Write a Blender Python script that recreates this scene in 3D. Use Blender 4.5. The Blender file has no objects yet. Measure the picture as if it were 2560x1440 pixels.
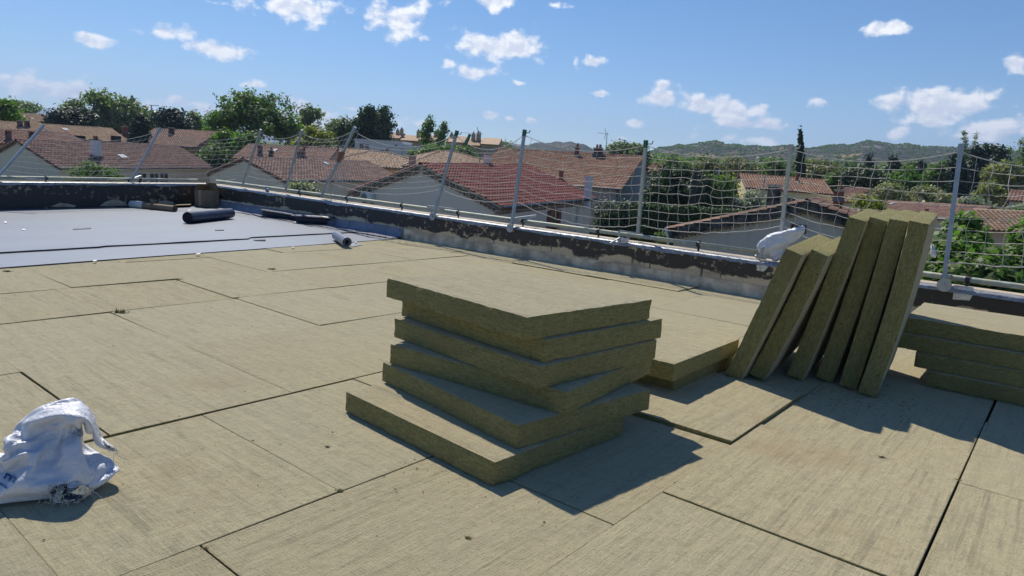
import bpy, bmesh, math, random
import numpy as np
from mathutils import Vector, Matrix, noise
from mathutils.bvhtree import BVHTree
random.seed(7); RNG = np.random.default_rng(7)
sc = bpy.context.scene
COL = sc.collection

# ------------------------------------------------------------------ camera
FPX, PITCH, ROLL, CAMH = 1715.99, 0.17078, 0.06349, 1.4059
_cp, _sp, _c, _s = math.cos(PITCH), math.sin(PITCH), math.cos(ROLL), math.sin(ROLL)
_r, _u, CF = Vector((1, 0, 0)), Vector((0, _sp, _cp)), Vector((0, _cp, -_sp))
CR = _c * _r + _s * _u
CU = -_s * _r + _c * _u
CAM = Vector((0, 0, CAMH))
cam = bpy.data.cameras.new('camera'); camo = bpy.data.objects.new('camera', cam); COL.objects.link(camo)
cam.sensor_width = 36; cam.lens = FPX / 2560 * 36; cam.clip_end = 20000; cam.clip_start = 0.05
camo.matrix_world = Matrix(((CR.x, CU.x, -CF.x, 0), (CR.y, CU.y, -CF.y, 0), (CR.z, CU.z, -CF.z, CAMH), (0, 0, 0, 1)))
sc.camera = camo

def ray(x, y): return CF + CR * ((x - 1280) / FPX) - CU * ((y - 720) / FPX)
def at_z(x, y, z=0.0):
    d = ray(x, y); return CAM + d * ((z - CAMH) / d.z)
def at_y(x, y, Y):
    d = ray(x, y); return CAM + d * (Y / d.y)
def on_plane(x, y, n, c):
    d = ray(x, y); return CAM + d * ((c - CAM.dot(n)) / d.dot(n))

# ------------------------------------------------------------------ light
SUN_EL, SUN_AZ = math.radians(52), math.radians(115)      # azimuth of the sun, counter-clockwise from +X
sun = bpy.data.lights.new('sun', 'SUN'); suno = bpy.data.objects.new('sun', sun); COL.objects.link(suno)
sun.energy = 4.9; sun.angle = math.radians(0.8); sun.color = (1.0, 0.93, 0.80)
S = Vector((math.cos(SUN_EL) * math.cos(SUN_AZ), math.cos(SUN_EL) * math.sin(SUN_AZ), math.sin(SUN_EL)))
suno.rotation_euler = (-S).to_track_quat('-Z', 'Y').to_euler(); suno.location = (0, 0, 40)
sc.view_settings.view_transform = 'Standard'; sc.view_settings.look = 'None'
sc.view_settings.exposure = 0.30; sc.view_settings.gamma = 1.0; sc.view_settings.use_curve_mapping = False
sc.cycles.max_bounces = 5; sc.cycles.diffuse_bounces = 3; sc.cycles.transparent_max_bounces = 6
sc.cycles.use_denoising = True

# ------------------------------------------------------------------ node helpers
class NT:
    def __init__(s, tree): s.t = tree; s.n = tree.nodes; s.l = tree.links
    def new(s, typ, **kw):
        n = s.n.new(typ)
        for k, v in kw.items(): setattr(n, k, v)
        return n
    def put(s, sock, v):
        if v is None: return
        if hasattr(v, 'is_linked') or isinstance(v, bpy.types.NodeSocket): s.l.new(v, sock)
        else:
            if sock.type == 'RGBA' and len(v) == 3: v = (*v, 1)
            sock.default_value = v
    def math(s, op, a, b=None, c=None, clamp=False):
        n = s.new('ShaderNodeMath', operation=op, use_clamp=clamp)
        for i, v in enumerate((a, b, c)):
            if v is not None: s.put(n.inputs[i], v)
        return n.outputs[0]
    def vmath(s, op, a, b=None, out=0):
        n = s.new('ShaderNodeVectorMath', operation=op)
        s.put(n.inputs[0], a)
        if b is not None: s.put(n.inputs[1], b)
        return n.outputs['Value' if op in ('LENGTH', 'DOT_PRODUCT') else 'Vector']
    def noise(s, vec, scale, detail=4, rough=.55, dist=0):
        n = s.new('ShaderNodeTexNoise')
        s.put(n.inputs['Vector'], vec); n.inputs['Scale'].default_value = scale; n.inputs['Detail'].default_value = detail
        n.inputs['Roughness'].default_value = rough; n.inputs['Distortion'].default_value = dist
        return n.outputs['Fac']
    def mapping(s, vec, scale=(1, 1, 1), loc=(0, 0, 0), rot=(0, 0, 0)):
        n = s.new('ShaderNodeMapping'); s.put(n.inputs['Vector'], vec)
        n.inputs['Scale'].default_value = scale; n.inputs['Location'].default_value = loc; n.inputs['Rotation'].default_value = rot
        return n.outputs[0]
    def ramp(s, f, stops, interp='LINEAR'):
        n = s.new('ShaderNodeValToRGB'); s.put(n.inputs[0], f); r = n.color_ramp; r.interpolation = interp
        while len(r.elements) < len(stops): r.elements.new(0.5)
        for e, (p, c) in zip(r.elements, stops):
            e.position = p; e.color = (c, c, c, 1) if isinstance(c, (int, float)) else (*c, 1)
        return n.outputs[0]
    def step(s, f, a, b):
        n = s.new('ShaderNodeMapRange', interpolation_type='SMOOTHSTEP'); s.put(n.inputs[0], f)
        n.inputs[1].default_value = a; n.inputs[2].default_value = b; return n.outputs[0]
    def mix(s, f, a, b, typ='MIX'):
        n = s.new('ShaderNodeMix', data_type='RGBA', blend_type=typ)
        s.put(n.inputs[0], f); s.put(n.inputs[6], a); s.put(n.inputs[7], b); return n.outputs[2]
    def sep(s, v):
        n = s.new('ShaderNodeSeparateXYZ'); s.put(n.inputs[0], v); return n.outputs
    def comb(s, x, y, z):
        n = s.new('ShaderNodeCombineXYZ')
        for i, v in enumerate((x, y, z)): s.put(n.inputs[i], v)
        return n.outputs[0]
    def bump(s, h, strength=.5, dist=.01):
        n = s.new('ShaderNodeBump'); s.put(n.inputs['Height'], h); n.inputs['Strength'].default_value = strength
        n.inputs['Distance'].default_value = dist; return n.outputs[0]

def material(name):
    m = bpy.data.materials.new(name); m.use_nodes = True; t = NT(m.node_tree)
    bsdf = t.n['Principled BSDF']
    return m, t, bsdf
def finish(t, b, color=None, rough=None, normal=None, spec=None, metal=None, sheen=None):
    if color is not None: t.put(b.inputs['Base Color'], color)
    if rough is not None: t.put(b.inputs['Roughness'], rough)
    if normal is not None: t.put(b.inputs['Normal'], normal)
    if spec is not None: t.put(b.inputs['Specular IOR Level'], spec)
    if metal is not None: t.put(b.inputs['Metallic'], metal)
    if sheen is not None: b.inputs['Sheen Weight'].default_value = sheen; b.inputs['Sheen Roughness'].default_value = .35; b.inputs['Sheen Tint'].default_value = (1, .9, .68, 1)

# ------------------------------------------------------------------ sky with clouds
world = bpy.data.worlds.new('World'); sc.world = world; world.use_nodes = True
w = NT(world.node_tree); bg = w.n['Background']
SKY_STRENGTH = 0.089
sky = w.new('ShaderNodeTexSky', sky_type='NISHITA'); sky.sun_disc = False
sky.sun_elevation = SUN_EL; sky.sun_rotation = math.pi / 2 - SUN_AZ
sky.air_density = 0.85; sky.dust_density = 0.1; sky.ozone_density = 4.0; sky.altitude = 50
tc = w.new('ShaderNodeTexCoord'); dirv = w.vmath('NORMALIZE', tc.outputs['Generated'])
dx, dy, dz = w.sep(dirv)
az = w.math('ARCTAN2', dx, dy); el = w.math('ARCSINE', dz)
ae = w.comb(az, el, 0.0)
nv = w.mapping(ae, (1.0, 1.3, 1.0))
warp = w.new('ShaderNodeTexNoise'); w.put(warp.inputs['Vector'], nv); warp.inputs['Scale'].default_value = 14; warp.inputs['Detail'].default_value = 3
wv = w.vmath('SUBTRACT', warp.outputs['Color'], (0.5, 0.5, 0.5)); wv = w.vmath('MULTIPLY', wv, (0.030, 0.022, 0.0))
aew = w.vmath('ADD', ae, wv)
#   cloud list: centre px, half width px, half height px, strength
HAZE = 0.00020
CLOUDS = [(735,12,130,34,1.0),(1000,45,82,42,1.0),(985,70,30,24,.6),(1255,112,125,38,1.1),(1195,178,68,20,.95),(1125,157,34,16,.55),
 (1250,5,62,22,1.0),(1488,150,34,15,.9),(1437,152,14,14,.5),(420,82,72,22,1.0),(545,122,90,22,1.05),(222,98,44,16,.9),(165,95,8,6,.4),
 (1650,252,55,26,1.05),(1790,268,140,30,1.1),(1660,222,50,12,.6),(1870,306,95,20,1.0),(1775,325,30,8,.6),(1900,352,85,18,.95),(1595,308,30,10,.85),(1500,232,24,6,.7),
 (2360,265,120,44,1.1),(2210,255,40,18,.6),(2470,320,120,30,.95),(2250,330,25,14,.85),(2215,72,58,15,1.0),(2180,78,22,14,.6),(2545,165,34,18,.9),
 (1225,288,24,10,.8),(1275,298,18,9,.75),(1330,302,24,9,.75),(1290,212,20,6,.7),(1160,258,18,5,.4),
 (60,215,70,26,.75),(150,228,90,24,.7),(10,195,50,14,.6),(740,270,60,24,.75),(880,265,45,6,.6),(830,300,80,26,.8),(1010,305,60,12,.75),(640,262,30,8,.4),(620,205,40,8,.45),(470,262,40,10,.5),(390,265,45,10,.5),(520,275,60,14,.55),
 (1560,342,30,8,.6),(1050,10,20,8,.4),(1380,15,34,8,.45),(2060,250,22,10,.35),(2060,340,30,10,.5),(1120,2,20,8,.4),(2520,350,40,12,.6),(2330,300,110,16,.7),(1820,345,60,10,.5),(520,0,40,6,.5)]
field = None
def add_cloud(a0, e0, wa, we, st):
    global field
    v = w.vmath('SUBTRACT', aew, (a0, e0, 0)); v = w.vmath('MULTIPLY', v, (1 / wa, 1 / we, 0))
    f = w.math('MULTIPLY_ADD', w.vmath('LENGTH', v), -st, st)
    field = f if field is None else w.math('MAXIMUM', field, f)
for cx, cy, hw, hh, st in CLOUDS:
    d = ray(cx, cy).normalized(); a0, e0 = math.atan2(d.x, d.y), math.asin(d.z)
    add_cloud(a0, e0, hw * .95 / FPX / max(.3, math.cos(e0)), hh * 1.08 / FPX, st)
for k in range(26):                                   # the same fair-weather cumulus goes on round the rest of the sky
    a0 = random.uniform(1.0, 2 * math.pi - 1.0); a0 = a0 - 2 * math.pi if a0 > math.pi else a0
    e0 = random.uniform(.03, .45); add_cloud(a0, e0, random.uniform(.03, .1), random.uniform(.012, .035), random.uniform(.7, 1.1))
n1 = w.noise(nv, 30, 9, .56); n2 = w.noise(w.mapping(ae, (1, 1.3, 1), (-.004, .008, 0)), 30, 9, .56)
thick = w.math('ADD', field, w.math('MULTIPLY_ADD', n1, 3.0, -1.46))
dens = w.step(thick, .06, .72)
thick2 = w.math('ADD', field, w.math('MULTIPLY_ADD', n2, 3.0, -1.46))
lit = w.step(w.math('SUBTRACT', w.math('SUBTRACT', thick, thick2), w.math('MULTIPLY', thick, .22)), -.42, .16)
ccol = w.mix(lit, (.70, .74, .84), (1.02, 1.02, 1.01))
ccol = w.vmath('SCALE', ccol); ccol.node.inputs['Scale'].default_value = 0.95 / SKY_STRENGTH
hs = w.new('ShaderNodeHueSaturation'); w.put(hs.inputs['Color'], sky.outputs[0]); hs.inputs['Saturation'].default_value = 1.24; hs.inputs['Value'].default_value = 1.0
w.put(bg.inputs['Color'], w.mix(dens, hs.outputs[0], ccol)); bg.inputs['Strength'].default_value = SKY_STRENGTH

# ------------------------------------------------------------------ object helpers
def mesh(name, verts, faces, mats=(), smooth=False, fmat=None):
    me = bpy.data.meshes.new(name); me.from_pydata([tuple(v) for v in verts], [], faces)
    for m in (mats if isinstance(mats, (list, tuple)) else [mats]): me.materials.append(m)
    if fmat is not None: me.polygons.foreach_set('material_index', fmat)
    if smooth: me.polygons.foreach_set('use_smooth', [True] * len(me.polygons))
    me.update(); return me
def npmesh(name, verts, nper, mat, smooth=False):
    """verts (n*nper,3): one polygon of nper corners for each run of nper vertices"""
    n = len(verts) // nper; me = bpy.data.meshes.new(name)
    me.vertices.add(len(verts)); me.vertices.foreach_set('co', np.asarray(verts, np.float32).ravel())
    me.loops.add(n * nper); me.loops.foreach_set('vertex_index', np.arange(n * nper, dtype=np.int32))
    me.polygons.add(n); me.polygons.foreach_set('loop_start', np.arange(0, n * nper, nper, dtype=np.int32))
    me.polygons.foreach_set('loop_total', np.full(n, nper, np.int32))
    me.materials.append(mat)
    if smooth: me.polygons.foreach_set('use_smooth', [True] * n)
    me.update(); me.validate(); return me
def link(name, me, parent=None, loc=None, rot=None, mat=None):
    o = bpy.data.objects.new(name, me); COL.objects.link(o)
    if parent is not None: o.parent = parent
    if mat is not None: o.matrix_basis = mat
    if loc is not None: o.location = loc
    if rot is not None: o.rotation_euler = rot
    return o
def empty(name, loc=(0, 0, 0), rz=0):
    o = bpy.data.objects.new(name, None); COL.objects.link(o); o.location = loc; o.rotation_euler = (0, 0, rz); o.empty_display_size = .1
    return o
def tag(o, label=None, cat=None, group=None, kind=None):
    if label: o['label'] = label
    if cat: o['category'] = cat
    if group: o['group'] = group
    if kind: o['kind'] = kind
    return o
class MB:
    """collects boxes, tubes and other shapes, then links them as one mesh object"""
    def __init__(s): s.v = []; s.f = []; s.m = []
    def add(s, verts, faces, mi=0):
        k = len(s.v); s.v += [tuple(v) for v in verts]; s.f += [tuple(i + k for i in f) for f in faces]; s.m += [mi] * len(faces); return s
    def box(s, lo, hi, M=None, mi=0):
        x0, y0, z0 = lo; x1, y1, z1 = hi
        v = [Vector(p) for p in ((x0,y0,z0),(x1,y0,z0),(x1,y1,z0),(x0,y1,z0),(x0,y0,z1),(x1,y0,z1),(x1,y1,z1),(x0,y1,z1))]
        if M is not None: v = [M @ p for p in v]
        return s.add(v, [(0,3,2,1),(4,5,6,7),(0,1,5,4),(1,2,6,5),(2,3,7,6),(3,0,4,7)], mi)
    def tube(s, pts, r, seg=8, cap=True, mi=0):
        pts = [Vector(p) for p in pts]; rs = r if isinstance(r, (list, tuple)) else [r] * len(pts)
        vs, fs = [], []
        prev = None
        for i, p in enumerate(pts):
            t = (pts[min(i + 1, len(pts) - 1)] - pts[max(i - 1, 0)]).normalized()
            a = t.cross(Vector((0, 0, 1)) if abs(t.z) < .9 else Vector((1, 0, 0))).normalized() if prev is None else (prev - t * prev.dot(t)).normalized()
            prev = a; b = t.cross(a)
            vs += [p + (a * math.cos(2 * math.pi * k / seg) + b * math.sin(2 * math.pi * k / seg)) * rs[i] for k in range(seg)]
            if i:
                q = (i - 1) * seg
                fs += [(q + k, q + (k + 1) % seg, q + seg + (k + 1) % seg, q + seg + k) for k in range(seg)]
        if cap:
            fs.append(tuple(range(seg - 1, -1, -1))); q = (len(pts) - 1) * seg; fs.append(tuple(q + k for k in range(seg)))
        return s.add(vs, fs, mi)
    def sheet(s, grid, mi=0):
        h, wd = len(grid), len(grid[0]); v = [p for row in grid for p in row]
        return s.add(v, [(i * wd + j, i * wd + j + 1, (i + 1) * wd + j + 1, (i + 1) * wd + j) for i in range(h - 1) for j in range(wd - 1)], mi)
    def build(s, name, mats, parent=None, smooth=False, **kw):
        return link(name, mesh(name, s.v, s.f, mats, smooth, s.m), parent, **kw)
def RZ(a): return Matrix.Rotation(a, 4, 'Z')
def T(*p): return Matrix.Translation(Vector(p))
# ------------------------------------------------------------------ materials
def objinfo(t): return t.new('ShaderNodeObjectInfo').outputs['Random']
def objcoord(t, spread=40.0):
    tc = t.new('ShaderNodeTexCoord').outputs['Object']
    r = t.math('MULTIPLY', objinfo(t), spread)
    return tc, t.vmath('ADD', tc, t.comb(r, t.math('MULTIPLY', r, 1.7), r))
def wool(name, light, dark, face):
    m, t, b = material(name)
    tc, v = objcoord(t)
    fine = t.noise(t.mapping(v, (1, 1, 1)), 160, 5, .7)
    fib = t.noise(t.mapping(v, (45, 190, 190) if not face else (70, 170, 70)), 1, 4, .65, .6)
    patch = t.noise(v, 2.3, 3, .6)
    if face:
        streak = t.noise(t.mapping(v, (7, 90, 1)), 1, 5, .65)
        x, y, z = t.sep(v)
        wob = t.math('MULTIPLY', t.noise(t.mapping(v, (6, 6, 1)), 1, 2), 3.0)
        tick = t.math('SINE', t.math('ADD', t.math('MULTIPLY', x, 2 * math.pi / .0135), t.math('MULTIPLY', wob, 2.2)))
        band = t.noise(t.mapping(v, (4.5, 70, 1)), 1, 3, .6)
        bandm = t.step(band, .36, .60)
        tickm = t.math('MULTIPLY', t.step(t.math('ADD', t.math('MULTIPLY', tick, .10), t.noise(t.mapping(v, (72, 20, 1)), 1, 3, .6)), .50, .64), bandm); blot0 = t.noise(v, 3.5, 4, .65)
        coarse = t.noise(t.mapping(v, (1.3, 26, 1), (5, 1, 0)), 1, 4, .7)
        holes = t.math('MULTIPLY', t.step(t.noise(t.mapping(v, (60, 160, 1)), 1, 2, .5), .62, .72), t.step(streak, .52, .66))
        c = t.mix(fine, dark, light)
        c = t.mix(t.math('MULTIPLY', t.step(streak, .48, .75), .30), c, tuple(k * .66 for k in dark))
        c = t.mix(t.math('MULTIPLY', t.step(coarse, .48, .66), .40), c, tuple(k * .74 for k in dark))
        lines = t.math('MULTIPLY', t.step(t.noise(t.mapping(v, (.8, 34, 1), (3, 7, 0)), 1, 2, .5), .57, .66), t.step(t.noise(t.mapping(v, (5, 9, 1)), 1, 3, .6), .42, .6))
        c = t.mix(t.math('MULTIPLY', lines, .5), c, tuple(k * .45 for k in dark))
        spk = t.noise(t.mapping(v, (55, 240, 1)), 1, 3, .7); c = t.mix(t.math('MULTIPLY', t.step(spk, .53, .70), .60), c, tuple(k * .5 for k in dark)); blot = t.noise(v, 22, 5, .7); c = t.mix(t.math('MULTIPLY', t.step(blot, .47, .70), .50), c, tuple(k * .8 for k in dark))
        c = t.mix(t.math('MULTIPLY', t.math('MULTIPLY', tickm, t.step(blot0, .40, .66)), .28), c, tuple(k * .55 for k in dark))
        c = t.mix(t.math('MULTIPLY', holes, .55), c, tuple(k * .35 for k in dark))
        c = t.mix(t.math('MULTIPLY', t.step(patch, .52, .75), .35), c, (.30, .27, .20))
        stain = t.noise(t.new('ShaderNodeNewGeometry').outputs['Position'], .9, 4, .6)
        c = t.mix(t.math('MULTIPLY', t.step(stain, .54, .70), .55), c, (.32, .225, .115))
        # every board a slightly different batch
        r2 = t.math('FRACT', t.math('MULTIPLY', objinfo(t), 7.31))
        c = t.mix(t.math('MULTIPLY', r2, .35), c, (.42, .40, .29)); c = t.mix(t.math('MULTIPLY', t.math('FRACT', t.math('MULTIPLY', objinfo(t), 31.7)), .28), c, (.33, .28, .17))
        hgt = t.math('ADD', t.math('ADD', t.math('ADD', t.math('MULTIPLY', fine, .8), t.math('MULTIPLY', t.noise(v, 11, 3, .6), 2.2)), t.math('MULTIPLY', tickm, -.35)), t.math('ADD', t.math('MULTIPLY', streak, -1.0), t.math('MULTIPLY', fib, .5)))
        finish(t, b, c, .92, t.bump(hgt, 1.0, .008), .2, sheen=.55)
    else:
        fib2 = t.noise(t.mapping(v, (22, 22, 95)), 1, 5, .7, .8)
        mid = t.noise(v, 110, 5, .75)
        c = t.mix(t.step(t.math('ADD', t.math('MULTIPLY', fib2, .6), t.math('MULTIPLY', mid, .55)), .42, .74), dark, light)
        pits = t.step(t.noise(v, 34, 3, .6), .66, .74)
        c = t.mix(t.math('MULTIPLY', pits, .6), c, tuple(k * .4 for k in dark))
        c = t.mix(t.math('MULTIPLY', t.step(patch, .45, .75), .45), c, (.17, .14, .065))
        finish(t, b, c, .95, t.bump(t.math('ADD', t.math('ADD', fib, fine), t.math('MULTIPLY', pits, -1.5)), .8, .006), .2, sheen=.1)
    return m
M = {}
M['wool_face'] = wool('mineral_wool_face', (.565, .490, .305), (.305, .264, .158), True)
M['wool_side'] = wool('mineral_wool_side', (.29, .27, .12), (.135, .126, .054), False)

def simple(name, col, rough=.6, var=.25, nscale=8, metal=0, spec=.5, bump=.2, bd=.004, dark=None):
    m, t, b = material(name); tc, v = objcoord(t)
    n = t.noise(v, nscale, 5, .6)
    d = dark or tuple(k * (1 - var * 1.6) for k in col)
    c = t.mix(t.step(n, .3, .7), d, col)
    finish(t, b, c, rough, t.bump(t.noise(v, nscale * 6, 4), bump, bd), spec, metal); return m
M['deck'] = simple('deck_black', (.02, .02, .02), .9)
# grey-blue roofing membrane
m, t, b = material('membrane'); tc, v = objcoord(t)
n = t.noise(v, .8, 4, .6); st = t.noise(t.mapping(v, (.6, 14, 1)), 1, 4, .6)
c = t.mix(n, (.135, .160, .21), (.168, .196, .25)); c = t.mix(t.math('MULTIPLY', t.step(st, .55, .7), .22), c, (.27, .28, .33))
c = t.mix(t.math('MULTIPLY', t.step(t.noise(v, 5, 5, .65), .58, .72), .25), c, (.24, .23, .22))
c = t.mix(t.step(t.noise(v, 60, 2), .70, .74), c, (.12, .13, .16))
finish(t, b, c, .43, t.bump(t.math('ADD', n, t.noise(v, 30, 3)), .12, .01), .5); M['membrane'] = m
M['membrane_back'] = simple('membrane_underside', (.030, .036, .060), .45, .3, 6)
M['membrane_roll'] = simple('membrane_roll', (.055, .065, .105), .38, .3, 5)
M['membrane_roll_grey'] = simple('membrane_roll_grey', (.20, .22, .30), .38, .25, 5)
M['card'] = simple('cardboard', (.27, .20, .13), .85, .18, 4)
M['paper'] = simple('white_paper', (.75, .75, .74), .7, .1, 6)
M['concrete'] = simple('concrete_plinth', (.74, .635, .50), .9, .35, 5, bump=.4)
M['coping'] = simple('coping_mortar', (.46, .385, .29), .85, .18, 5)
M['flashing'] = simple('flashing_foil', (.36, .37, .40), .38, .3, 16, metal=.35, bump=.5, bd=.008)
M['foil'] = simple('aluminium_foil', (.72, .73, .76), .30, .25, 30, metal=.55, bump=.7, bd=.01)
m, t, b = material('galvanised'); tc, v = objcoord(t)
n = t.noise(v, 9, 5, .6); c = t.mix(n, (.24, .27, .30), (.46, .50, .54)); finish(t, b, c, t.ramp(n, [(0, .6), (1, .38)]), t.bump(n, .15, .003), .5, .55); M['galv'] = m
m, t, b = material('scaffold_tube'); tc, v = objcoord(t)
n = t.noise(v, 3, 5, .65); n2 = t.noise(t.mapping(v, (1, 1, 1)), 22, 4)
c = t.mix(t.step(n, .35, .65), (.27, .32, .31), (.42, .41, .29)); c = t.mix(t.math('MULTIPLY', t.step(n2, .52, .7), .6), c, (.55, .56, .52))
finish(t, b, c, .62, t.bump(n2, .2, .003), .4, .15); M['tube'] = m
M['green_paint'] = simple('green_paint', (.03, .15, .10), .5, .3, 20)
M['black_iron'] = simple('black_iron', (.03, .032, .035), .55, .3, 20)
M['rope'] = simple('white_rope', (.56, .545, .52), .85, .2, 30)
M['rust'] = simple('rusty_clamp', (.30, .13, .07), .8, .3, 20)
# parapet face: bitumen paint peeling off mortar, with drips
def bitumen(name, cover, lo, fl=.75):
    m, t, b = material(name); tc = t.new('ShaderNodeTexCoord').outputs['Object']; x, y, z = t.sep(tc)
    n = t.noise(t.mapping(tc, (1.6, 1, 3.2)), 1, 6, .62); n2 = t.noise(t.mapping(tc, (9, 9, 11)), 1, 6, .65); n3 = t.noise(t.mapping(tc, (26, 1, 1.1)), 1, 3, .6)
    mort = t.mix(t.noise(t.mapping(tc, (2, 2, 6)), 1, 5, .65), (.40, .32, .22), (.74, .61, .44))
    mort = t.mix(t.math('MULTIPLY', t.step(t.noise(t.mapping(tc, (1.2, 1, 4)), 1, 4, .6), .5, .7), .5), mort, (.13, .125, .125))
    # black where height + noise passes the paint line
    f = t.math('ADD', t.math('MULTIPLY_ADD', z, 5.2, -5.2 * lo), t.math('MULTIPLY_ADD', n, 2.6, -1.3 + cover))
    black = t.step(f, -.05, .10)
    peel = t.step(t.math('ADD', t.math('MULTIPLY', n2, .8), t.math('MULTIPLY', t.noise(t.mapping(tc, (.9, 1, 1.5), (4, 0, 3)), 1, 3), .55)), .74, .82)
    drip = t.math('MULTIPLY', t.step(n3, .60, .66), t.step(t.math('ADD', z, t.math('MULTIPLY', t.noise(t.mapping(tc, (17, 1, .1)), 1, 1), .25)), lo + .02, lo + .05))
    k = t.math('MAXIMUM', t.math('MULTIPLY', black, t.math('SUBTRACT', 1.0, t.math('MULTIPLY', peel, min(1.0, fl * 1.2)))), drip)
    flecks = t.math('MULTIPLY', t.step(t.noise(t.mapping(tc, (24, 24, 9), (0, 0, 0), (0, .5, 0)), 1, 5, .75), .60, .66), t.step(t.noise(t.mapping(tc, (1.7, 1, 2.5), (9, 2, 0)), 1, 3, .6), .46, .62))
    bl = t.mix(t.math('MULTIPLY', flecks, fl), (.028, .026, .027), (.26, .25, .25))
    c = t.mix(k, mort, bl)
    finish(t, b, c, t.ramp(k, [(0, .92), (1, .42)]), t.bump(t.math('ADD', t.math('MULTIPLY', k, .6), n2), .6, .012), .4); return m
M['bitumen'] = bitumen('bitumen_wall_front', .15, .25)
M['bitumen_left'] = bitumen('bitumen_wall_left', 1.5, .12, .40)
# woven plastic sack
m, t, b = material('woven_sack'); tc, v = objcoord(t)
x, y, z = t.sep(tc); wv_ = t.math('MULTIPLY', t.math('SINE', t.math('MULTIPLY', x, 1500)), t.math('SINE', t.math('MULTIPLY', z, 1500)))
n = t.noise(v, 12, 5, .6); cr = t.noise(v, 55, 4, .7)
c = t.mix(n, (.50, .52, .60), (.62, .64, .71)); rg = t.math('ABSOLUTE', t.math('SUBTRACT', t.noise(v, 14, 5, .55, 1.2), .5)); rg2 = t.math('ABSOLUTE', t.math('SUBTRACT', t.noise(v, 34, 3, .5, .8), .5))
finish(t, b, c, .40, t.bump(t.math('ADD', t.math('ADD', t.math('MULTIPLY', cr, .25), t.math('MULTIPLY', rg, -3.0)), t.math('MULTIPLY', rg2, -1.0)), .55, .009), .5)
b.inputs['Subsurface Weight'].default_value = .12; b.inputs['Subsurface Radius'].default_value = (.02, .02, .02); M['sack'] = m
M['print_blue'] = simple('blue_print', (.03, .13, .35), .45, .25, 40)
M['steel'] = simple('steel_plate', (.62, .63, .65), .32, .25, 40, metal=.9)
# stucco walls
def stucco(name, col, dirt=.35):
    m, t, b = material(name); tc, v = objcoord(t); x, y, z = t.sep(tc)
    n = t.noise(v, .7, 5, .6); sv = t.noise(t.mapping(v, (1.6, 1.6, .25)), 1, 5, .65)
    c = t.mix(n, tuple(k * .88 for k in col), col); c = t.mix(t.math('MULTIPLY', t.step(sv, .52, .75), dirt), c, tuple(k * .62 for k in col))
    finish(t, b, c, .92, t.bump(t.noise(v, 40, 4), .3, .01), .2); return m
M['stucco_cream'] = stucco('stucco_cream', (.76, .66, .53)); M['stucco_pink'] = stucco('stucco_pink', (.80, .69, .61), .12)
M['stucco_grey'] = stucco('stucco_grey', (.66, .575, .50), .6); M['stucco_yellow'] = stucco('stucco_yellow', (.70, .62, .40), .2)
M['stucco_ochre'] = stucco('stucco_ochre', (.62, .36, .10), .2); M['stucco_peach'] = stucco('stucco_peach', (.62, .44, .31), .2); M['stucco_brown'] = stucco('stucco_brown', (.28, .20, .13), .6)
M['stucco_white'] = stucco('stucco_white', (.66, .66, .68), .15); M['stucco_tan'] = stucco('stucco_tan', (.42, .32, .23), .3)
M['stucco_shaded'] = stucco('stucco_shaded_grey', (.27, .29, .31), .3)  # darker grey: the shade on the gables is put into the colour
M['glass'] = simple('dark_glass', (.025, .03, .04), .08, .1, 3)
M['gutter'] = simple('grey_gutter', (.12, .13, .16), .4, .2, 6, metal=.4)
M['shutter_red'] = simple('red_brown_shutter', (.20, .055, .045), .6, .2, 8)
M['wood_brown'] = simple('brown_wood', (.09, .06, .045), .7, .3, 8)
M['frame_white'] = simple('white_frame', (.70, .70, .70), .5, .1, 6)
M['brick'] = simple('brick_red', (.26, .09, .06), .85, .35, 18, bump=.5)
M['soot'] = simple('sooty_render', (.16, .14, .125), .95, .6, 3, bump=.5)
def tilemat(name, a, b_, moss=(.12, .10, .08), mossk=.3):
    m, t, b = material(name); tc, v = objcoord(t, 20)
    isl = t.new('ShaderNodeNewGeometry').outputs['Random Per Island']
    r = t.math('FRACT', t.math('ADD', isl, t.math('MULTIPLY', objinfo(t), 3.7)))
    pos = t.new('ShaderNodeNewGeometry').outputs['Position']
    n = t.noise(pos, .55, 4, .6); n2 = t.noise(pos, 9, 4, .6)
    c = t.mix(r, a, b_); c = t.mix(t.math('MULTIPLY', t.step(n, .42, .68), mossk), c, moss)
    c = t.mix(t.math('MULTIPLY', t.step(n2, .5, .75), .4), c, tuple(k * .5 for k in a))
    finish(t, b, c, .85, t.bump(n2, .4, .01), .3); return m
M['tile_red'] = tilemat('tile_red', (.165, .042, .040), (.235, .072, .064), (.115, .040, .040), .35)
M['tile_brown'] = tilemat('tile_brown', (.155, .080, .070), (.265, .158, .132))
M['tile_pinkbrown'] = tilemat('tile_pink_brown', (.20, .105, .08), (.32, .20, .16))
M['tile_orange'] = tilemat('tile_orange', (.20, .098, .066), (.315, .19, .135))
M['tile_tan'] = tilemat('tile_tan', (.30, .195, .125), (.44, .32, .23), (.20, .14, .10), .25)
M['tile_old'] = tilemat('tile_mossy', (.20, .105, .075), (.33, .21, .16), (.085, .068, .058), .7)
M['tile_end'] = tilemat('tile_end', (.34, .22, .17), (.46, .35, .28))
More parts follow.
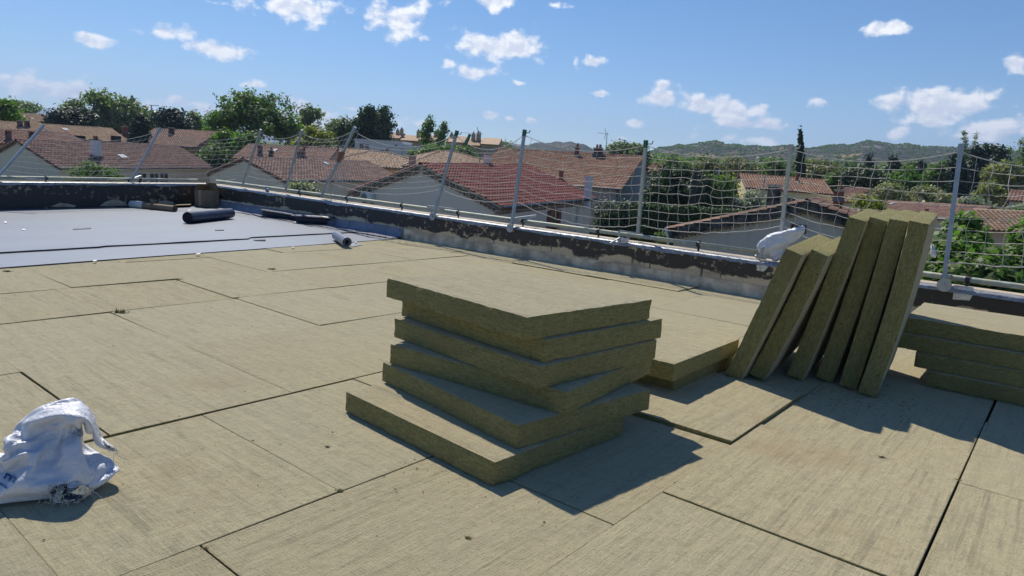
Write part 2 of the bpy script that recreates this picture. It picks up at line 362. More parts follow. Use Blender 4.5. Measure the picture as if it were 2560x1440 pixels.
# foliage
def leafmat(name, a, b_, sub=.42):
    m, t, b = material(name)
    isl = t.new('ShaderNodeNewGeometry').outputs['Random Per Island']
    tc = t.new('ShaderNodeTexCoord').outputs['Object']
    n = t.noise(tc, .9, 3, .6)
    c = t.mix(t.math('MULTIPLY_ADD', isl, .55, t.math('MULTIPLY_ADD', n, 1.0, -.28), clamp=True), a, b_)
    t.put(b.inputs['Base Color'], c); b.inputs['Roughness'].default_value = .55; b.inputs['Specular IOR Level'].default_value = .35
    tr = t.new('ShaderNodeBsdfTranslucent'); t.put(tr.inputs['Color'], t.mix(.5, c, (a[0] * 2.4, b_[1] * 1.9, a[2] * .8)))
    ms = t.new('ShaderNodeMixShader'); ms.inputs[0].default_value = sub
    t.l.new(b.outputs[0], ms.inputs[1]); t.l.new(tr.outputs[0], ms.inputs[2]); t.l.new(ms.outputs[0], t.n['Material Output'].inputs[0]); return m
M['leaf_green'] = leafmat('leaf_green', (0.052, 0.088, 0.026), (0.130, 0.182, 0.055))
M['leaf_dark'] = leafmat('leaf_dark', (0.021, 0.042, 0.021), (0.058, 0.091, 0.039), .22)
M['leaf_pine'] = leafmat('leaf_pine', (0.016, 0.034, 0.026), (0.039, 0.068, 0.047), .12)
M['leaf_pale'] = leafmat('leaf_pale', (0.091, 0.124, 0.062), (0.195, 0.227, 0.124))
M['leaf_silver'] = leafmat('leaf_silver', (0.156, 0.176, 0.130), (0.325, 0.345, 0.267), .25)
M['leaf_yellow'] = leafmat('leaf_yellow', (0.111, 0.124, 0.021), (0.260, 0.247, 0.046), .45)
M['leaf_olive'] = leafmat('leaf_olive', (0.098, 0.107, 0.039), (0.215, 0.202, 0.091), .3)
M['leaf_bright'] = leafmat('leaf_bright', (0.058, 0.111, 0.018), (0.137, 0.215, 0.039), .42)
M['leaf_tamarisk'] = leafmat('leaf_tamarisk', (.17, .18, .085), (.33, .32, .17), .3)
M['hedge'] = leafmat('leaf_hedge', (0.023, 0.044, 0.016), (0.058, 0.104, 0.029), .15)
M['bark'] = simple('bark', (.10, .075, .055), .95, .4, 6, bump=.6)
# ------------------------------------------------------------------ roof frame: u (along e1), v (along e2)
RA = math.radians(51.0); RM = RZ(RA)
E1, E2, ZZ = Vector((math.cos(RA), math.sin(RA), 0)), Vector((-math.sin(RA), math.cos(RA), 0)), Vector((0, 0, 1))
def W(u, v, z=0.0): return E1 * u + E2 * v + ZZ * z
def UV(p): return p.dot(E1), p.dot(E2), p.z
UP = 8.68                                              # inner face of the front parapet
def vleft(u): return 16.10 + .25 * (u - 4)             # inner face of the left parapet
def ptop(v): return .43 + .0068 * v                    # the roof drains, so the parapet stands a little higher far off
GZ = -3.6
def ground_z(y): return GZ + .015 * max(0.0, y - 12)

# ground, hills
gv, gf = [], []
ys = [-400, -60, 0, 12, 30, 60, 100, 160, 260, 420, 700, 1200, 2500, 6000]; xs = [-6000, -1500, -500, -200, -100, -50, 0, 50, 100, 200, 500, 1500, 6000]
for y in ys:
    for x in xs: gv.append((x, y, ground_z(min(y, 420))))
nx = len(xs)
gf = [(i * nx + j, i * nx + j + 1, (i + 1) * nx + j + 1, (i + 1) * nx + j) for i in range(len(ys) - 1) for j in range(nx - 1)]
m, t, b = material('ground_earth'); pos = t.new('ShaderNodeNewGeometry').outputs['Position']
n = t.noise(pos, .05, 6, .6); n2 = t.noise(pos, .6, 5, .6)
c = t.mix(t.step(n, .4, .6), (.055, .075, .03), (.17, .145, .09)); c = t.mix(t.math('MULTIPLY', n2, .6), c, (.05, .055, .03)); finish(t, b, c, .95)
tag(link('ground', mesh('ground', gv, gf, m)), 'dry grass and earth ground between the houses', kind='structure')

def fbm(x, y, s=0): return noise.fractal(Vector((x, y, s)), 1.0, 2.0, 6)
m, t, b = material('scrub_hill'); pos = t.new('ShaderNodeNewGeometry').outputs['Position']
n = t.noise(pos, .018, 6, .65); n2 = t.noise(pos, .09, 6, .7); n3 = t.noise(t.mapping(pos, (.03, .03, .012)), 1, 5, .6)
c = t.mix(t.step(n2, .38, .60), (.020, .029, .026), (.054, .056, .044)); c = t.mix(t.math('MULTIPLY', t.step(n, .52, .66), t.step(n2, .42, .62)), c, (.33, .24, .14))
c = t.mix(t.math('MULTIPLY', t.step(n3, .57, .64), .6), c, (.30, .29, .28))
finish(t, b, c, .95, t.bump(n2, .9, 6.0), .1); M['hill'] = m
def hill(name, crest, Y, depth, label, bush=0):
    """crest: px points of the skyline, set at distance Y; the slope comes forward by depth"""
    cx = [p[0] for p in crest]; cy = [p[1] for p in crest]
    N, K = 150, 26; vs = []
    for k in range(K):
        f = k / (K - 1)
        for i in range(N):
            px = cx[0] + (cx[-1] - cx[0]) * i / (N - 1); py = float(np.interp(px, cx, cy))
            p = at_y(px, py, Y); g = ground_z(500) - 3
            h = (p.z - g) + fbm(px * .02, 3.1, Y) * 4 * (Y / 900)
            if f < .5: q = f / .5; y = Y - depth * (1 - q); hh = h * (q * q * (3 - 2 * q)) ** .8 * (1 + .16 * fbm(px * .012, q * 2.2, 1.7) * (1 - q))
            else: q = (f - .5) / .5; y = Y + depth * q; hh = h * (1 - q * q)
            vs.append((p.x * (y / Y) if f < .5 else p.x, y, g + max(hh, -1)))
    fs = [(k * N + i, k * N + i + 1, (k + 1) * N + i + 1, (k + 1) * N + i) for k in range(K - 1) for i in range(N - 1)]
    o = link(name, mesh(name, vs, fs, M['hill'], True)); tag(o, label, kind='structure'); return o, vs, N, K
HILL = hill('hill', [(1000, 440), (1480, 430), (1600, 395), (1640, 375), (1690, 368), (1760, 362), (1800, 359), (1850, 364), (1900, 370), (1960, 368), (2020, 372), (2080, 366), (2130, 360), (2200, 359), (2260, 363), (2330, 369), (2400, 372), (2480, 378), (2560, 384), (2700, 395), (2900, 440)], 950, 420, 'scrubby limestone hills with dry grass patches along the right horizon')
hill('hill', [(1150, 430), (1190, 375), (1240, 358), (1300, 364), (1340, 357), (1400, 354), (1450, 362), (1500, 374), (1600, 392), (1700, 430)], 1150, 380, 'low scrub hill on the horizon behind the long tiled roof')
hill('hill', [(-900, 300), (-400, 262), (-100, 268), (60, 272), (140, 271), (260, 284), (420, 292), (700, 318), (900, 345), (1100, 400)], 5200, 900, 'faint blue mountains far off at the left horizon')
# scrub on the hill: low evergreen bushes as real clumps
def hill_scrub(H, n):
    o, vs, N, K = H; vs = np.array(vs); P_ = []
    for _ in range(n):
        k = min(K // 2 - 1, int(abs(RNG.normal(.0, .36)) * K / 2)); k = K // 2 - 1 - k if RNG.random() < .7 else int(RNG.random() * (K // 2)); i = int(RNG.random() * (N - 1))
        k = max(2, min(K // 2, k)); a, bq = RNG.random(), RNG.random()
        p = vs[k * N + i] * (1 - a) + vs[k * N + i + 1] * a; q = vs[(k + 1) * N + i] * (1 - a) + vs[(k + 1) * N + i + 1] * a
        P_.append(p * (1 - bq) + q * bq)
    P_ = np.array(P_); r = RNG.uniform(.8, 2.0, len(P_)); out = []
    for c_, rr in zip(P_, r):
        d = RNG.normal(size=(9, 3)); d /= np.linalg.norm(d, axis=1)[:, None]; d[:, 2] = np.abs(d[:, 2])
        ce = c_ + d * rr * np.array([1, 1, .8]) * .8
        for e in ce:
            a = RNG.normal(size=3); a /= np.linalg.norm(a); b_ = np.cross(a, RNG.normal(size=3)); b_ /= np.linalg.norm(b_); s = rr * .62
            out += [e - a * s, e - b_ * s, e + a * s, e + b_ * s]
    o2 = link('hill_scrub', npmesh('hill_scrub', np.array(out), 4, M['leaf_green'])); tag(o2, 'dark evergreen scrub scattered over the right-hand hills', 'scrub', kind='stuff')
hill_scrub(HILL, 5200)

# ------------------------------------------------------------------ our own building: roof deck, boards, membrane
mb = MB()
c0, c1, c2, c3 = (-6, -9), (UP + .34, -9), (UP + .34, 19.0), (-6, 14.5)
zt, zb = -.125, GZ - .3
ring = [c0, c1, (UP + .34, vleft(UP + .34) + .3), (-6, vleft(-6) + .3)]
top = [W(u, v, zt) for u, v in ring]; bot = [W(u, v, zb) for u, v in ring]
mb.add(top + bot, [(0, 1, 2, 3), (7, 6, 5, 4)] + [(i, i + 4, (i + 1) % 4 + 4, (i + 1) % 4) for i in range(4)])
deck = tag(mb.build('roof_deck', M['deck']), 'flat roof laid with mineral wool insulation boards', kind='structure')

_board = {}
def board_mesh(w, d, h=.12):
    k = (round(w, 3), round(d, 3), round(h, 3))
    if k not in _board:
        e = .0022; vs = []; x, y = w / 2, d / 2
        for z, ins in ((-h, 0), (-e, 0), (0, e)):
            vs += [(-x + ins, -y + ins, z), (x - ins, -y + ins, z), (x - ins, y - ins, z), (-x + ins, y - ins, z)]
        fs = [(0, 3, 2, 1), (8, 9, 10, 11)]; fm = [0, 0]
        for a in (0, 4):
            for i in range(4): fs.append((a + i, a + (i + 1) % 4, a + 4 + (i + 1) % 4, a + 4 + i)); fm.append(1 if a == 0 else 0)
        _board[k] = mesh('insulation_board', vs, fs, [M['wool_face'], M['wool_side']], False, fm)
    return _board[k]
OPEN = [(3.48, 1.0, 3.4, .014), (6.22, 3.3, 5.6, .026), (6.22, 2.2, 3.3, .008), (7.46, 2.3, 3.5, .018), (2.26, .6, 2.3, .005), (.26, 2.7, 5.8, .006), (8.86, 3.3, 4.6, .012), (5.2, 7, 9, .014), (3.8, 7, 9, .006)]      # joints that stand open
def lay(u0, u1, v0, v1, along_u, dz=0.0, gap=.0016):
    gu = [gap * random.uniform(.3, 1.3) for _ in range(4)]
    u0 += gu[0]; u1 -= gu[1]; v0 += gu[2]; v1 -= gu[3]
    for bv_, ua, ub, ex in OPEN:
        if abs(v0 - gu[2] - bv_) < .03 and u0 < ub and u1 > ua: v0 += ex
    if random.random() < .16: u1 -= random.uniform(.004, .012)
    if random.random() < .16: v1 -= random.uniform(.004, .010)
    a, b_ = u1 - u0, v1 - v0
    me = board_mesh(a, b_) if along_u else board_mesh(b_, a)
    tz = dz + random.uniform(-.005, .003)
    Mx = T(*W((u0 + u1) / 2, (v0 + v1) / 2, tz)) @ RZ(RA + (0 if along_u else math.pi / 2) + (math.pi if random.random() < .5 else 0) + random.uniform(-.002, .002)) @ Matrix.Rotation(random.uniform(-.004, .004), 4, 'X') @ Matrix.Rotation(random.uniform(-.004, .004), 4, 'Y')
    return link('insulation_board', me, deck, mat=Mx)
ROWS = [(-2.8, -1.8, True, [1.2, 2.4, 3.6, 4.8, 6.0, 7.2]), (-1.8, -.75, True, [.6, 1.8, 3.0, 4.2, 5.4, 6.6, 7.8]), (-.75, .26, True, [.35, 1.55, 2.75, 3.98, 5.22, 6.42, 7.6]),
        (.26, 1.27, True, [.35, 1.55, 2.74, 3.99, 5.2, 6.4, 7.6]), (1.27, 2.26, True, [-.1, 1.10, 2.33, 3.56, 4.8, 6.0, 7.2]),
        (2.26, 3.48, False, [-.3, .69, 1.71, 2.72, 3.73, 4.75, 5.75, 6.8]), (3.48, 4.83, False, [.25, 1.26, 2.27, 3.40, 4.45, 5.5, 6.5, 7.5]),
        (4.83, 6.22, False, [.2, 1.26, 2.28, 3.40, 4.5, 5.5, 6.22, 7.3]), (6.22, 7.46, False, [.2, 1.25, 2.25, 3.40, 4.54, 5.7, 6.8]),
        (7.46, 8.86, False, [.3, 1.3, 2.4, 3.43, 4.5, 5.75, 6.9]), (8.86, 10.1, False, [1.2, 2.3, 3.4, 4.5, 5.6, 6.7, 7.6])]
for v0, v1, along, us in ROWS:
    us = [u for u in us if u < 8.0]; e = [us[0] - 1.15] + us + [8.05]
    for a, b_ in zip(e, e[1:]):
        if b_ - a < .12: continue
        dz = 0
        if abs(a - 3.56) < .02 and abs(v0 - 1.27) < .02: dz = .022         # the board by the stack stands proud
        if abs(a - 2.74) < .02 and abs(v0 - .26) < .02: dz = .016
        lay(a, b_, v0, v1, along, dz)
for v0, v1 in ((-2.4, -1.2), (-1.2, 0.0), (0, 1.25), (1.25, 2.5), (2.5, 3.8), (3.8, 5.2), (5.2, 6.55), (6.55, 7.9), (7.9, 9.2), (9.2, 10.1)):
    lay(8.055, UP - .004, v0, v1, False, .012 if abs(v0 - 5.2) < .01 else (.014 if abs(v0 - 3.8) < .01 else 0))

# membrane sheets: laid side by side, each lapping the one before by a few millimetres
MEM = empty('roofing_membrane'); tag(MEM, 'grey blue waterproofing membrane rolled out over the far half of the roof', kind='structure')
def front_v(u): return 8.94 + (u - 2.19) * .118
bounds = [lambda u: front_v(u), lambda u: 10.12 + (u - 2.5) * .085 + (.06 if u > 3.6 else 0) + (.14 if u > 6.0 else 0), lambda u: 11.5 + (u - 2.5) * .10, lambda u: 12.8 + (u - 2.5) * .13, lambda u: 14.1 + (u - 2.5) * .16, lambda u: 15.2 + (u - 2.5) * .2, lambda u: vleft(u) - .01]
US = [-3.0 + 11.62 * i / 90 for i in range(91)]
for k in range(len(bounds) - 1):
    lo, hi = bounds[k], bounds[k + 1]; mb = MB(); rows = []
    over = (.0, .10, .02, .02, .02, .02)[k]
    for j in range(7):
        f = j / 6; row = []
        for u in US:
            v = lo(u) - over + (hi(u) - lo(u) + over) * f
            z = .010 + .0035 * min(k, 1) + .0006 * k + .006 * fbm(u * .7, v * .7, 2.0) * (1 if 0 < j < 6 else .4)
            if k == 1 and j == 0: z += .018 + .004 * fbm(u * 1.3, 0, 4)     # the loose lap edge lifts a little
            row.append(W(u, v, z))
        rows.append(row)
    mb.sheet(rows)
    if k <= 1: mb.sheet([[p - ZZ * (.012 + .005 * k) if k == 0 else p - ZZ * .02 for p in rows[0]], rows[0]], 1)
    mb.build('membrane_sheet', [M['membrane'], M['membrane_back']], MEM, True)

# ------------------------------------------------------------------ parapets
def parapet(name, label, a, b_, n_in, mat, plinth, thick=.34):
    """a, b_: plan ends of the inner face (uv); n_in: inward unit normal in world"""
    A, B = W(*a), W(*b_); d = (B - A).normalized(); L = (B - A).length; out = -n_in
    root = empty(name, A, math.atan2(d.y, d.x)); tag(root, label, 'wall')
    inv = root.matrix_basis.inverted()
    def h(s): p = A + d * s; return ptop(p.dot(E2))
    sgn = 1 if (inv.to_3x3() @ out).y > 0 else -1
    def seg(name, y0, y1, zf0, zf1, mat, nseg=48, jit=0.0, smooth=False):
        mb = MB(); g = []
        for i in range(nseg + 1):
            s = L * i / nseg; z0, z1 = zf0(s), zf1(s) + jit * fbm(s * 3, 1, 5)
            g.append([Vector((s, sgn * y0, z0)), Vector((s, sgn * y0, z1)), Vector((s, sgn * y1, z1)), Vector((s, sgn * y1, z0))])
        for i in range(nseg):
            p, q = g[i], g[i + 1]
            for k in range(4): mb.add([p[k], p[(k + 1) % 4], q[(k + 1) % 4], q[k]], [(0, 1, 2, 3)] if sgn < 0 else [(3, 2, 1, 0)])
        mb.add(g[0], [(0, 1, 2, 3)]); mb.add(g[-1], [(0, 1, 2, 3)])
        return mb.build(name, mat, root, smooth)
    seg('wall', 0, thick, lambda s: -3.8, lambda s: h(s) - .035, mat)
    if plinth: seg('plinth', -.012, .0, lambda s: -.12, lambda s: .15 + .006 * max(0, (A + d * s).dot(E2) - 5), M['concrete'])
    seg('coping', .05, thick + .05, lambda s: h(s) - .034, lambda s: h(s) + .012, M['coping'])
    # torn aluminium-faced flashing along the front edge
    mb = MB(); rows = []; nn = 260
    for j in range(5):
        row = []
        for i in range(nn + 1):
            s = L * i / nn; ra = .5 + .5 * fbm(s * 2.2, 7, j * .02); drop = .035 + .05 * max(0, fbm(s * 1.1, 3, 9)) + .012 * fbm(s * 9, 2, 1)
            y, z = [(.12, h(s) + .016), (.03, h(s) + .015), (-.016, h(s) + .004), (-.020, h(s) - drop * .5), (-.024 - .008 * ra, h(s) - drop)][j]
            row.append(Vector((s, sgn * y, z + .004 * fbm(s * 6, j, 2))))
        rows.append(row)
    mb.sheet(rows); mb.build('flashing', M['flashing'], root, True)
    return root, h, A, d, L
PF = parapet('parapet_wall', 'long parapet with peeling black bitumen over beige mortar along the far roof edge', (UP, -6), (UP, vleft(UP)), -E1, M['bitumen'], True)
dl = (W(UP, vleft(UP)) - W(4, vleft(4))).normalized(); nl = Vector((dl.y, -dl.x, 0))
PL = parapet('parapet_wall', 'black tarred parapet with pale scratches along the left roof edge', (-6, vleft(-6)), (UP + .33, vleft(UP + .33)), nl, M['bitumen_left'], False)
# peeled bare patches and ledges on the left parapet, foil patches on the front one
def parapet_patch(px, name, mat, parent, plane, c, jag=.2, off=.008, mi=None):
    pts = [on_plane(x, y, plane, c) - plane * off for x, y in px]; inv = parent.matrix_basis.inverted()
    f = tuple(range(len(pts))); ctr = sum(pts, Vector()) / len(pts); vs = [ctr - plane * .012] + pts; N_ = len(pts)
    back = [p + plane * (off + .004) for p in pts]
    fs = [(0, 1 + i, 1 + (i + 1) % N_) for i in range(N_)] + [(1 + i, 1 + N_ + i, 1 + N_ + (i + 1) % N_, 1 + (i + 1) % N_) for i in range(N_)]
    return link(name, mesh(name, [inv @ v for v in vs + back], fs, mat), parent)
parapet_patch([(1543, 596), (1574, 594), (1570, 606), (1566, 612), (1556, 615), (1546, 611)], 'foil_patch', M['foil'], PF[0], E1, UP)
parapet_patch([(1891, 652), (1921, 655), (1923, 664), (1916, 673), (1909, 679), (1893, 676)], 'foil_patch', M['foil'], PF[0], E1, UP)
parapet_patch([(2386, 712), (2434, 718), (2434, 735), (2424, 751), (2382, 748)], 'foil_patch', M['foil'], PF[0], E1, UP)
lc = W(4, vleft(4)).dot(-nl)
parapet_patch([(250, 515), (262, 505), (280, 499), (298, 500), (312, 506), (322, 514)], 'bare_patch', M['coping'], PL[0], -nl, lc)
parapet_patch([(125, 517), (140, 511), (150, 507), (168, 509), (190, 514), (185, 518)], 'bare_patch', M['coping'], PL[0], -nl, lc)
parapet_patch([(388, 513), (398, 503), (415, 501), (432, 505), (438, 513)], 'bare_patch', M['coping'], PL[0], -nl, lc)

# ------------------------------------------------------------------ tube rail on the parapets with its ring clamps
def rail(label, pts, clamps, group):
    root = empty('tube_rail', pts[0]); inv = root.matrix_basis.inverted(); tag(root, label, 'rail', group)
    mb = MB(); mb.tube([inv @ p for p in pts], .031, 12); mb.build('tube', M['tube'], root, True)
    for p, base in clamps:
        mb = MB(); d = (pts[1] - pts[0]).normalized(); c = inv @ p
        mb.tube([c - d * .022, c + d * .022], .043, 12); mb.box((c.x - .012, c.y - .012, inv.translation.z + base - .0), (c.x + .012, c.y + .012, c.z - .03))
        mb.tube([c + Vector((0, 0, .03)), c + Vector((0, 0, .058))], .012, 6)
        mb.build('ring_clamp', M['black_iron'], root)
def railpt(v): return W(UP + .17, v, ptop(v) + .105)
vs_break = [vleft(UP) - .25, 3.05]
cl = []
for px in (750, 868, 1005, 1146, 1308, 1497, 1747):
    p = on_plane(px, 455 + (px - 555) * .1325, E1, UP + .17); v = p.dot(E2); cl.append((railpt(v), ptop(v)))
rail('weathered scaffold tube running along the top of the far parapet', [railpt(v) for v in (17.05, 13, 9, 6, 3.02)], cl, 'guard rail tubes on the parapets')
cl = [(railpt(v), ptop(v)) for v in (.83, -.8, -2.4)]
rail('pale scaffold tube on the parapet behind the leaning boards, at the right edge', [railpt(v) for v in (3.0, 1, -1, -5)], cl, 'guard rail tubes on the parapets')
def railleft(u): p = W(u, vleft(u)) - nl * .15; return Vector((p.x, p.y, ptop(p.dot(E2)) + .09))
cl = [(railleft(u), ptop(vleft(u))) for u in (4.95, 7.0)]
rail('dark scaffold tube along the top of the left parapet', [railleft(u) for u in (-4, 2, 5, 8.55)], cl, 'guard rail tubes on the parapets')

# ------------------------------------------------------------------ net posts
POSTS = []
def post(bpx, tpx, plane, c0, c1, label, disc=None, bar=None, green=False, r=.021, spare=False, rusty=False):
    b0 = on_plane(*bpx, plane, c0); t0 = on_plane(*tpx, plane, c1); root = empty('net_post', b0); tag(root, label, 'post', 'safety net posts along the parapets')
    inv = T(*(-b0)); ax = (t0 - b0); Lp = ax.length; ax.normalize()
    side = ax.cross(plane).normalized(); fw = side.cross(ax).normalized()
    R3 = Matrix((side, fw, ax)).transposed().to_4x4()
    mb = MB(); mb.box((-r, -r, 0), (r, r, Lp), R3); mb.build('square_tube', M['galv'], root)
    mb = MB(); mb.box((-r * 1.15, -r * 1.15, Lp - .10), (r * 1.15, r * 1.15, Lp + .004), R3); mb.tube([R3 @ Vector((-.01, 0, Lp - .05)), R3 @ Vector((-.10, .0, Lp - .04)), R3 @ Vector((-.11, 0, Lp - .0))], .008, 6)
    mb.build('rope_hook', M['green_paint'] if green else M['galv'], root)
    for q in (.2, .45):
        mb = MB(); mb.tube([R3 @ Vector((0, -r - .012, Lp * q)), R3 @ Vector((0, r + .012, Lp * q))], .010, 6); mb.build('bolt', M['galv'], root)
    if spare: mb = MB(); mb.box((-.075, -.015, Lp - .16), (-.04, .02, Lp + .04), R3 @ Matrix.Rotation(-.16, 4, 'Y')); mb.build('spare_hook', M['green_paint'], root)
    if rusty: mb = MB(); mb.box((-.035, -.035, Lp * .52), (.035, .035, Lp * .66), R3); mb.build('clamp', M['rust'], root)
    if disc:
        p = on_plane(*disc, plane, c0 - .0) - b0; n = -plane
        q = p - plane * (p.dot(plane)) + n * (b0.dot(plane) - c0 + .035)
        mb = MB(); mb.tube([q, q + n * .014], .070, 22); mb.tube([q + n * .014, q + n * .03], .020, 8); mb.build('pressure_plate', M['galv'], root)
    if bar:
        q0 = on_plane(*bar[0], plane, c0 + .02) - b0; q1 = on_plane(*bar[1], plane, c0 + .38) - b0
        d = (q1 - q0); l = d.length; rot = d.to_track_quat('Y', 'Z').to_matrix().to_4x4()
        mb = MB(); mb.box((-.022, 0, -.022), (.022, l, .022), T(*q0) @ rot); mb.box((-.026, -.004, -.026), (.026, .0, .026), T(*q0) @ rot, 1); mb.build('clamp_arm', [M['galv'], M['black_iron']], root)
    POSTS.append((b0, t0)); return root, b0, t0, R3
nlp = -nl; lcl = lc + .10
post((-20, 458), (108, 314), nlp, lcl, lcl, 'leftmost net post, leaning far right over the left parapet')
post((322, 462), (401, 320), nlp, lcl, lcl, 'leaning net post standing midway along the left parapet', disc=(325, 462), bar=((322, 452), (352, 440)))
post((607, 462), (652, 324), E1, UP + .10, UP + .12, 'net post nearest the roof corner, in front of the big round tree', bar=((548, 458), (590, 449)), r=.019)
post((714, 476), (755, 325), E1, UP + .10, UP + .12, 'second net post on the far parapet, before the yellow tree', bar=((658, 470), (706, 467)), disc=(672, 478), r=.019)
post((803, 492), (888, 318), E1, UP + .10, UP + .12, 'strongly leaning net post with rusty clamp in its middle', r=.024, rusty=True)
post((1084, 541), (1143, 327), E1, UP - .06, UP + .12, 'leaning net post with two green hooks in front of the red roof gable', disc=(1085, 541), bar=((1068, 516), (1136, 524)), green=True, spare=True)
post((1278, 572), (1312, 325), E1, UP - .06, UP + .12, 'tall net post crossing the middle of the red tiled roof', disc=(1279, 570), bar=((1272, 549), (1340, 540)), green=True)
post((1594, 590), (1615, 351), E1, UP + .30, UP + .12, 'net post at the right gable of the big tiled house', disc=(1557, 604), bar=((1547, 578), (1604, 587)), green=True)
post((1952, 592), (1978, 361), E1, UP + .30, UP + .12, 'net post rising behind the white plastic bag beside the tall cypress', disc=(1905, 647))
post((2358, 716), (2403, 361), E1, UP - .06, UP + .12, 'thick net post at far right above the foil patch', disc=(2362, 712), bar=((2361, 690), (2385, 692)), r=.021)
post((2930, 800), (2960, 350), E1, UP - .06, UP + .12, 'net post beyond the right edge of the view', disc=(2935, 797))
# clamp handles that stand on the inside of the parapet
def clamp_handle(label, a, b_, c, d, u):
    A_, B_, C_, D_ = [on_plane(*p, E1, q) for p, q in ((a, u), (b_, u), (c, u - .03), (d, u - .12))]
    root = empty('parapet_clamp', A_); tag(root, label, 'clamp', 'screw clamps on the parapet'); k = -A_
    mb = MB(); mb.tube([Vector(), B_ + k], .020, 4); mb.build('upright', M['galv'], root)
    mb = MB(); mb.tube([C_ + k, D_ + k], .012, 8); mb.build('screw_handle', M['galv'], root)
clamp_handle('small screw clamp on the parapet left of the net post by the tiled gable', (1549, 606), (1548, 577), (1551, 594), (1526, 608), UP - .04)
clamp_handle('screw clamp hooked over the parapet under the white plastic bag', (1902, 640), (1906, 618), (1904, 655), (1889, 638), UP - .04)

# ------------------------------------------------------------------ safety net
NET = empty('safety_net', W(UP, 8)); tag(NET, 'white square mesh safety net slung between the leaning posts', 'net')
ninv = T(*(-W(UP, 8)))
BOTF = [.14, .12, .18, .18, .22, .32, .29, .12, .12, .17, .2]
SAG = [.24, .20, .13, .15, .26, .24, .16, .13, .13, .18, .15]; BSAG = [.10, .05, .06, -.02, .16, .10, .17, .10, .12, -.03, .06]
def net_bay(i):
    (b0, t0), (b1, t1) = POSTS[i], POSTS[i + 1]
    span = (t1 - t0).length; nc = max(5, int(span / .15)); nr = 9
    T0, T1 = t0 + (b0 - t0) * .05, t1 + (b1 - t1) * .05; B0, B1 = b0 + (t0 - b0) * BOTF[i], b1 + (t1 - b1) * BOTF[i + 1]
    nrm = (t1 - t0).cross(ZZ).normalized(); bul = random.uniform(.05, .18) * (1 if i != 4 else 2)
    def P_(s, q):
        tp = T0.lerp(T1, s) - ZZ * SAG[i] * 4 * s * (1 - s); bt = B0.lerp(B1, s) - ZZ * BSAG[i] * 4 * s * (1 - s)
        if BSAG[i] < 0: bt += ZZ * (.05 * math.sin(s * 9 + i) * s)
        e = min(s, 1 - s) * 2
        q2 = q ** (1 + .35 * (e - .3))
        p = tp.lerp(bt, q2) + nrm * bul * math.sin(math.pi * s) * math.sin(math.pi * min(1, q * 1.0))
        w_ = math.sin(math.pi * s) ** .5 * math.sin(math.pi * q)
        p += Vector((fbm(s * span * 1.4, q * 3, i), fbm(s * span * 1.4, q * 3, i + 9), fbm(s * span * 1.4, q * 3, i + 20))) * .045 * w_
        p -= ZZ * .02 * w_ * abs(math.sin(s * nc * 1.3 + q * 2))
        return ninv @ p
    mb = MB()
    for r in range(1, nr): mb.tube([P_(k / (nc * 2), r / nr) for k in range(nc * 2 + 1)], .0031, 4, False)
    for c_ in range(1, nc):
        s = c_ / nc; mb.tube([P_(s + .012 * math.sin(q * 2.2 + c_ * 1.7 + i) * math.sin(math.pi * q / nr), q / nr) for q in range(nr + 1)], .0031, 4, False)
    mb.build('net_panel', M['rope'], NET)['kind'] = 'stuff'
    mb = MB(); mb.tube([P_(k / 40, 0) for k in range(41)], .0055, 6, False); mb.build('edge_rope', M['rope'], NET, True)
    mb = MB(); mb.tube([P_(k / 60, 1) + Vector((0, 0, .012 * fbm(k * .25, i, 3))) for k in range(61)], .0065, 6, False); mb.build('edge_rope', M['rope'], NET, True)
for i in range(len(POSTS) - 1): net_bay(i)
# bunched spare netting tied to the rusty post
b0, t0 = POSTS[4]; mb = MB()
for k in range(34):
    p = ninv @ (b0.lerp(t0, random.uniform(.05, .62)) + E2 * -random.uniform(.04, .30)); pts = [p]
    for _ in range(5): pts.append(pts[-1] + Vector((random.uniform(-.07, .07), random.uniform(-.05, .05), random.uniform(-.13, -.02))))
    mb.tube(pts, .0031, 4, False)
mb.build('bunched_net', M['rope'], NET)
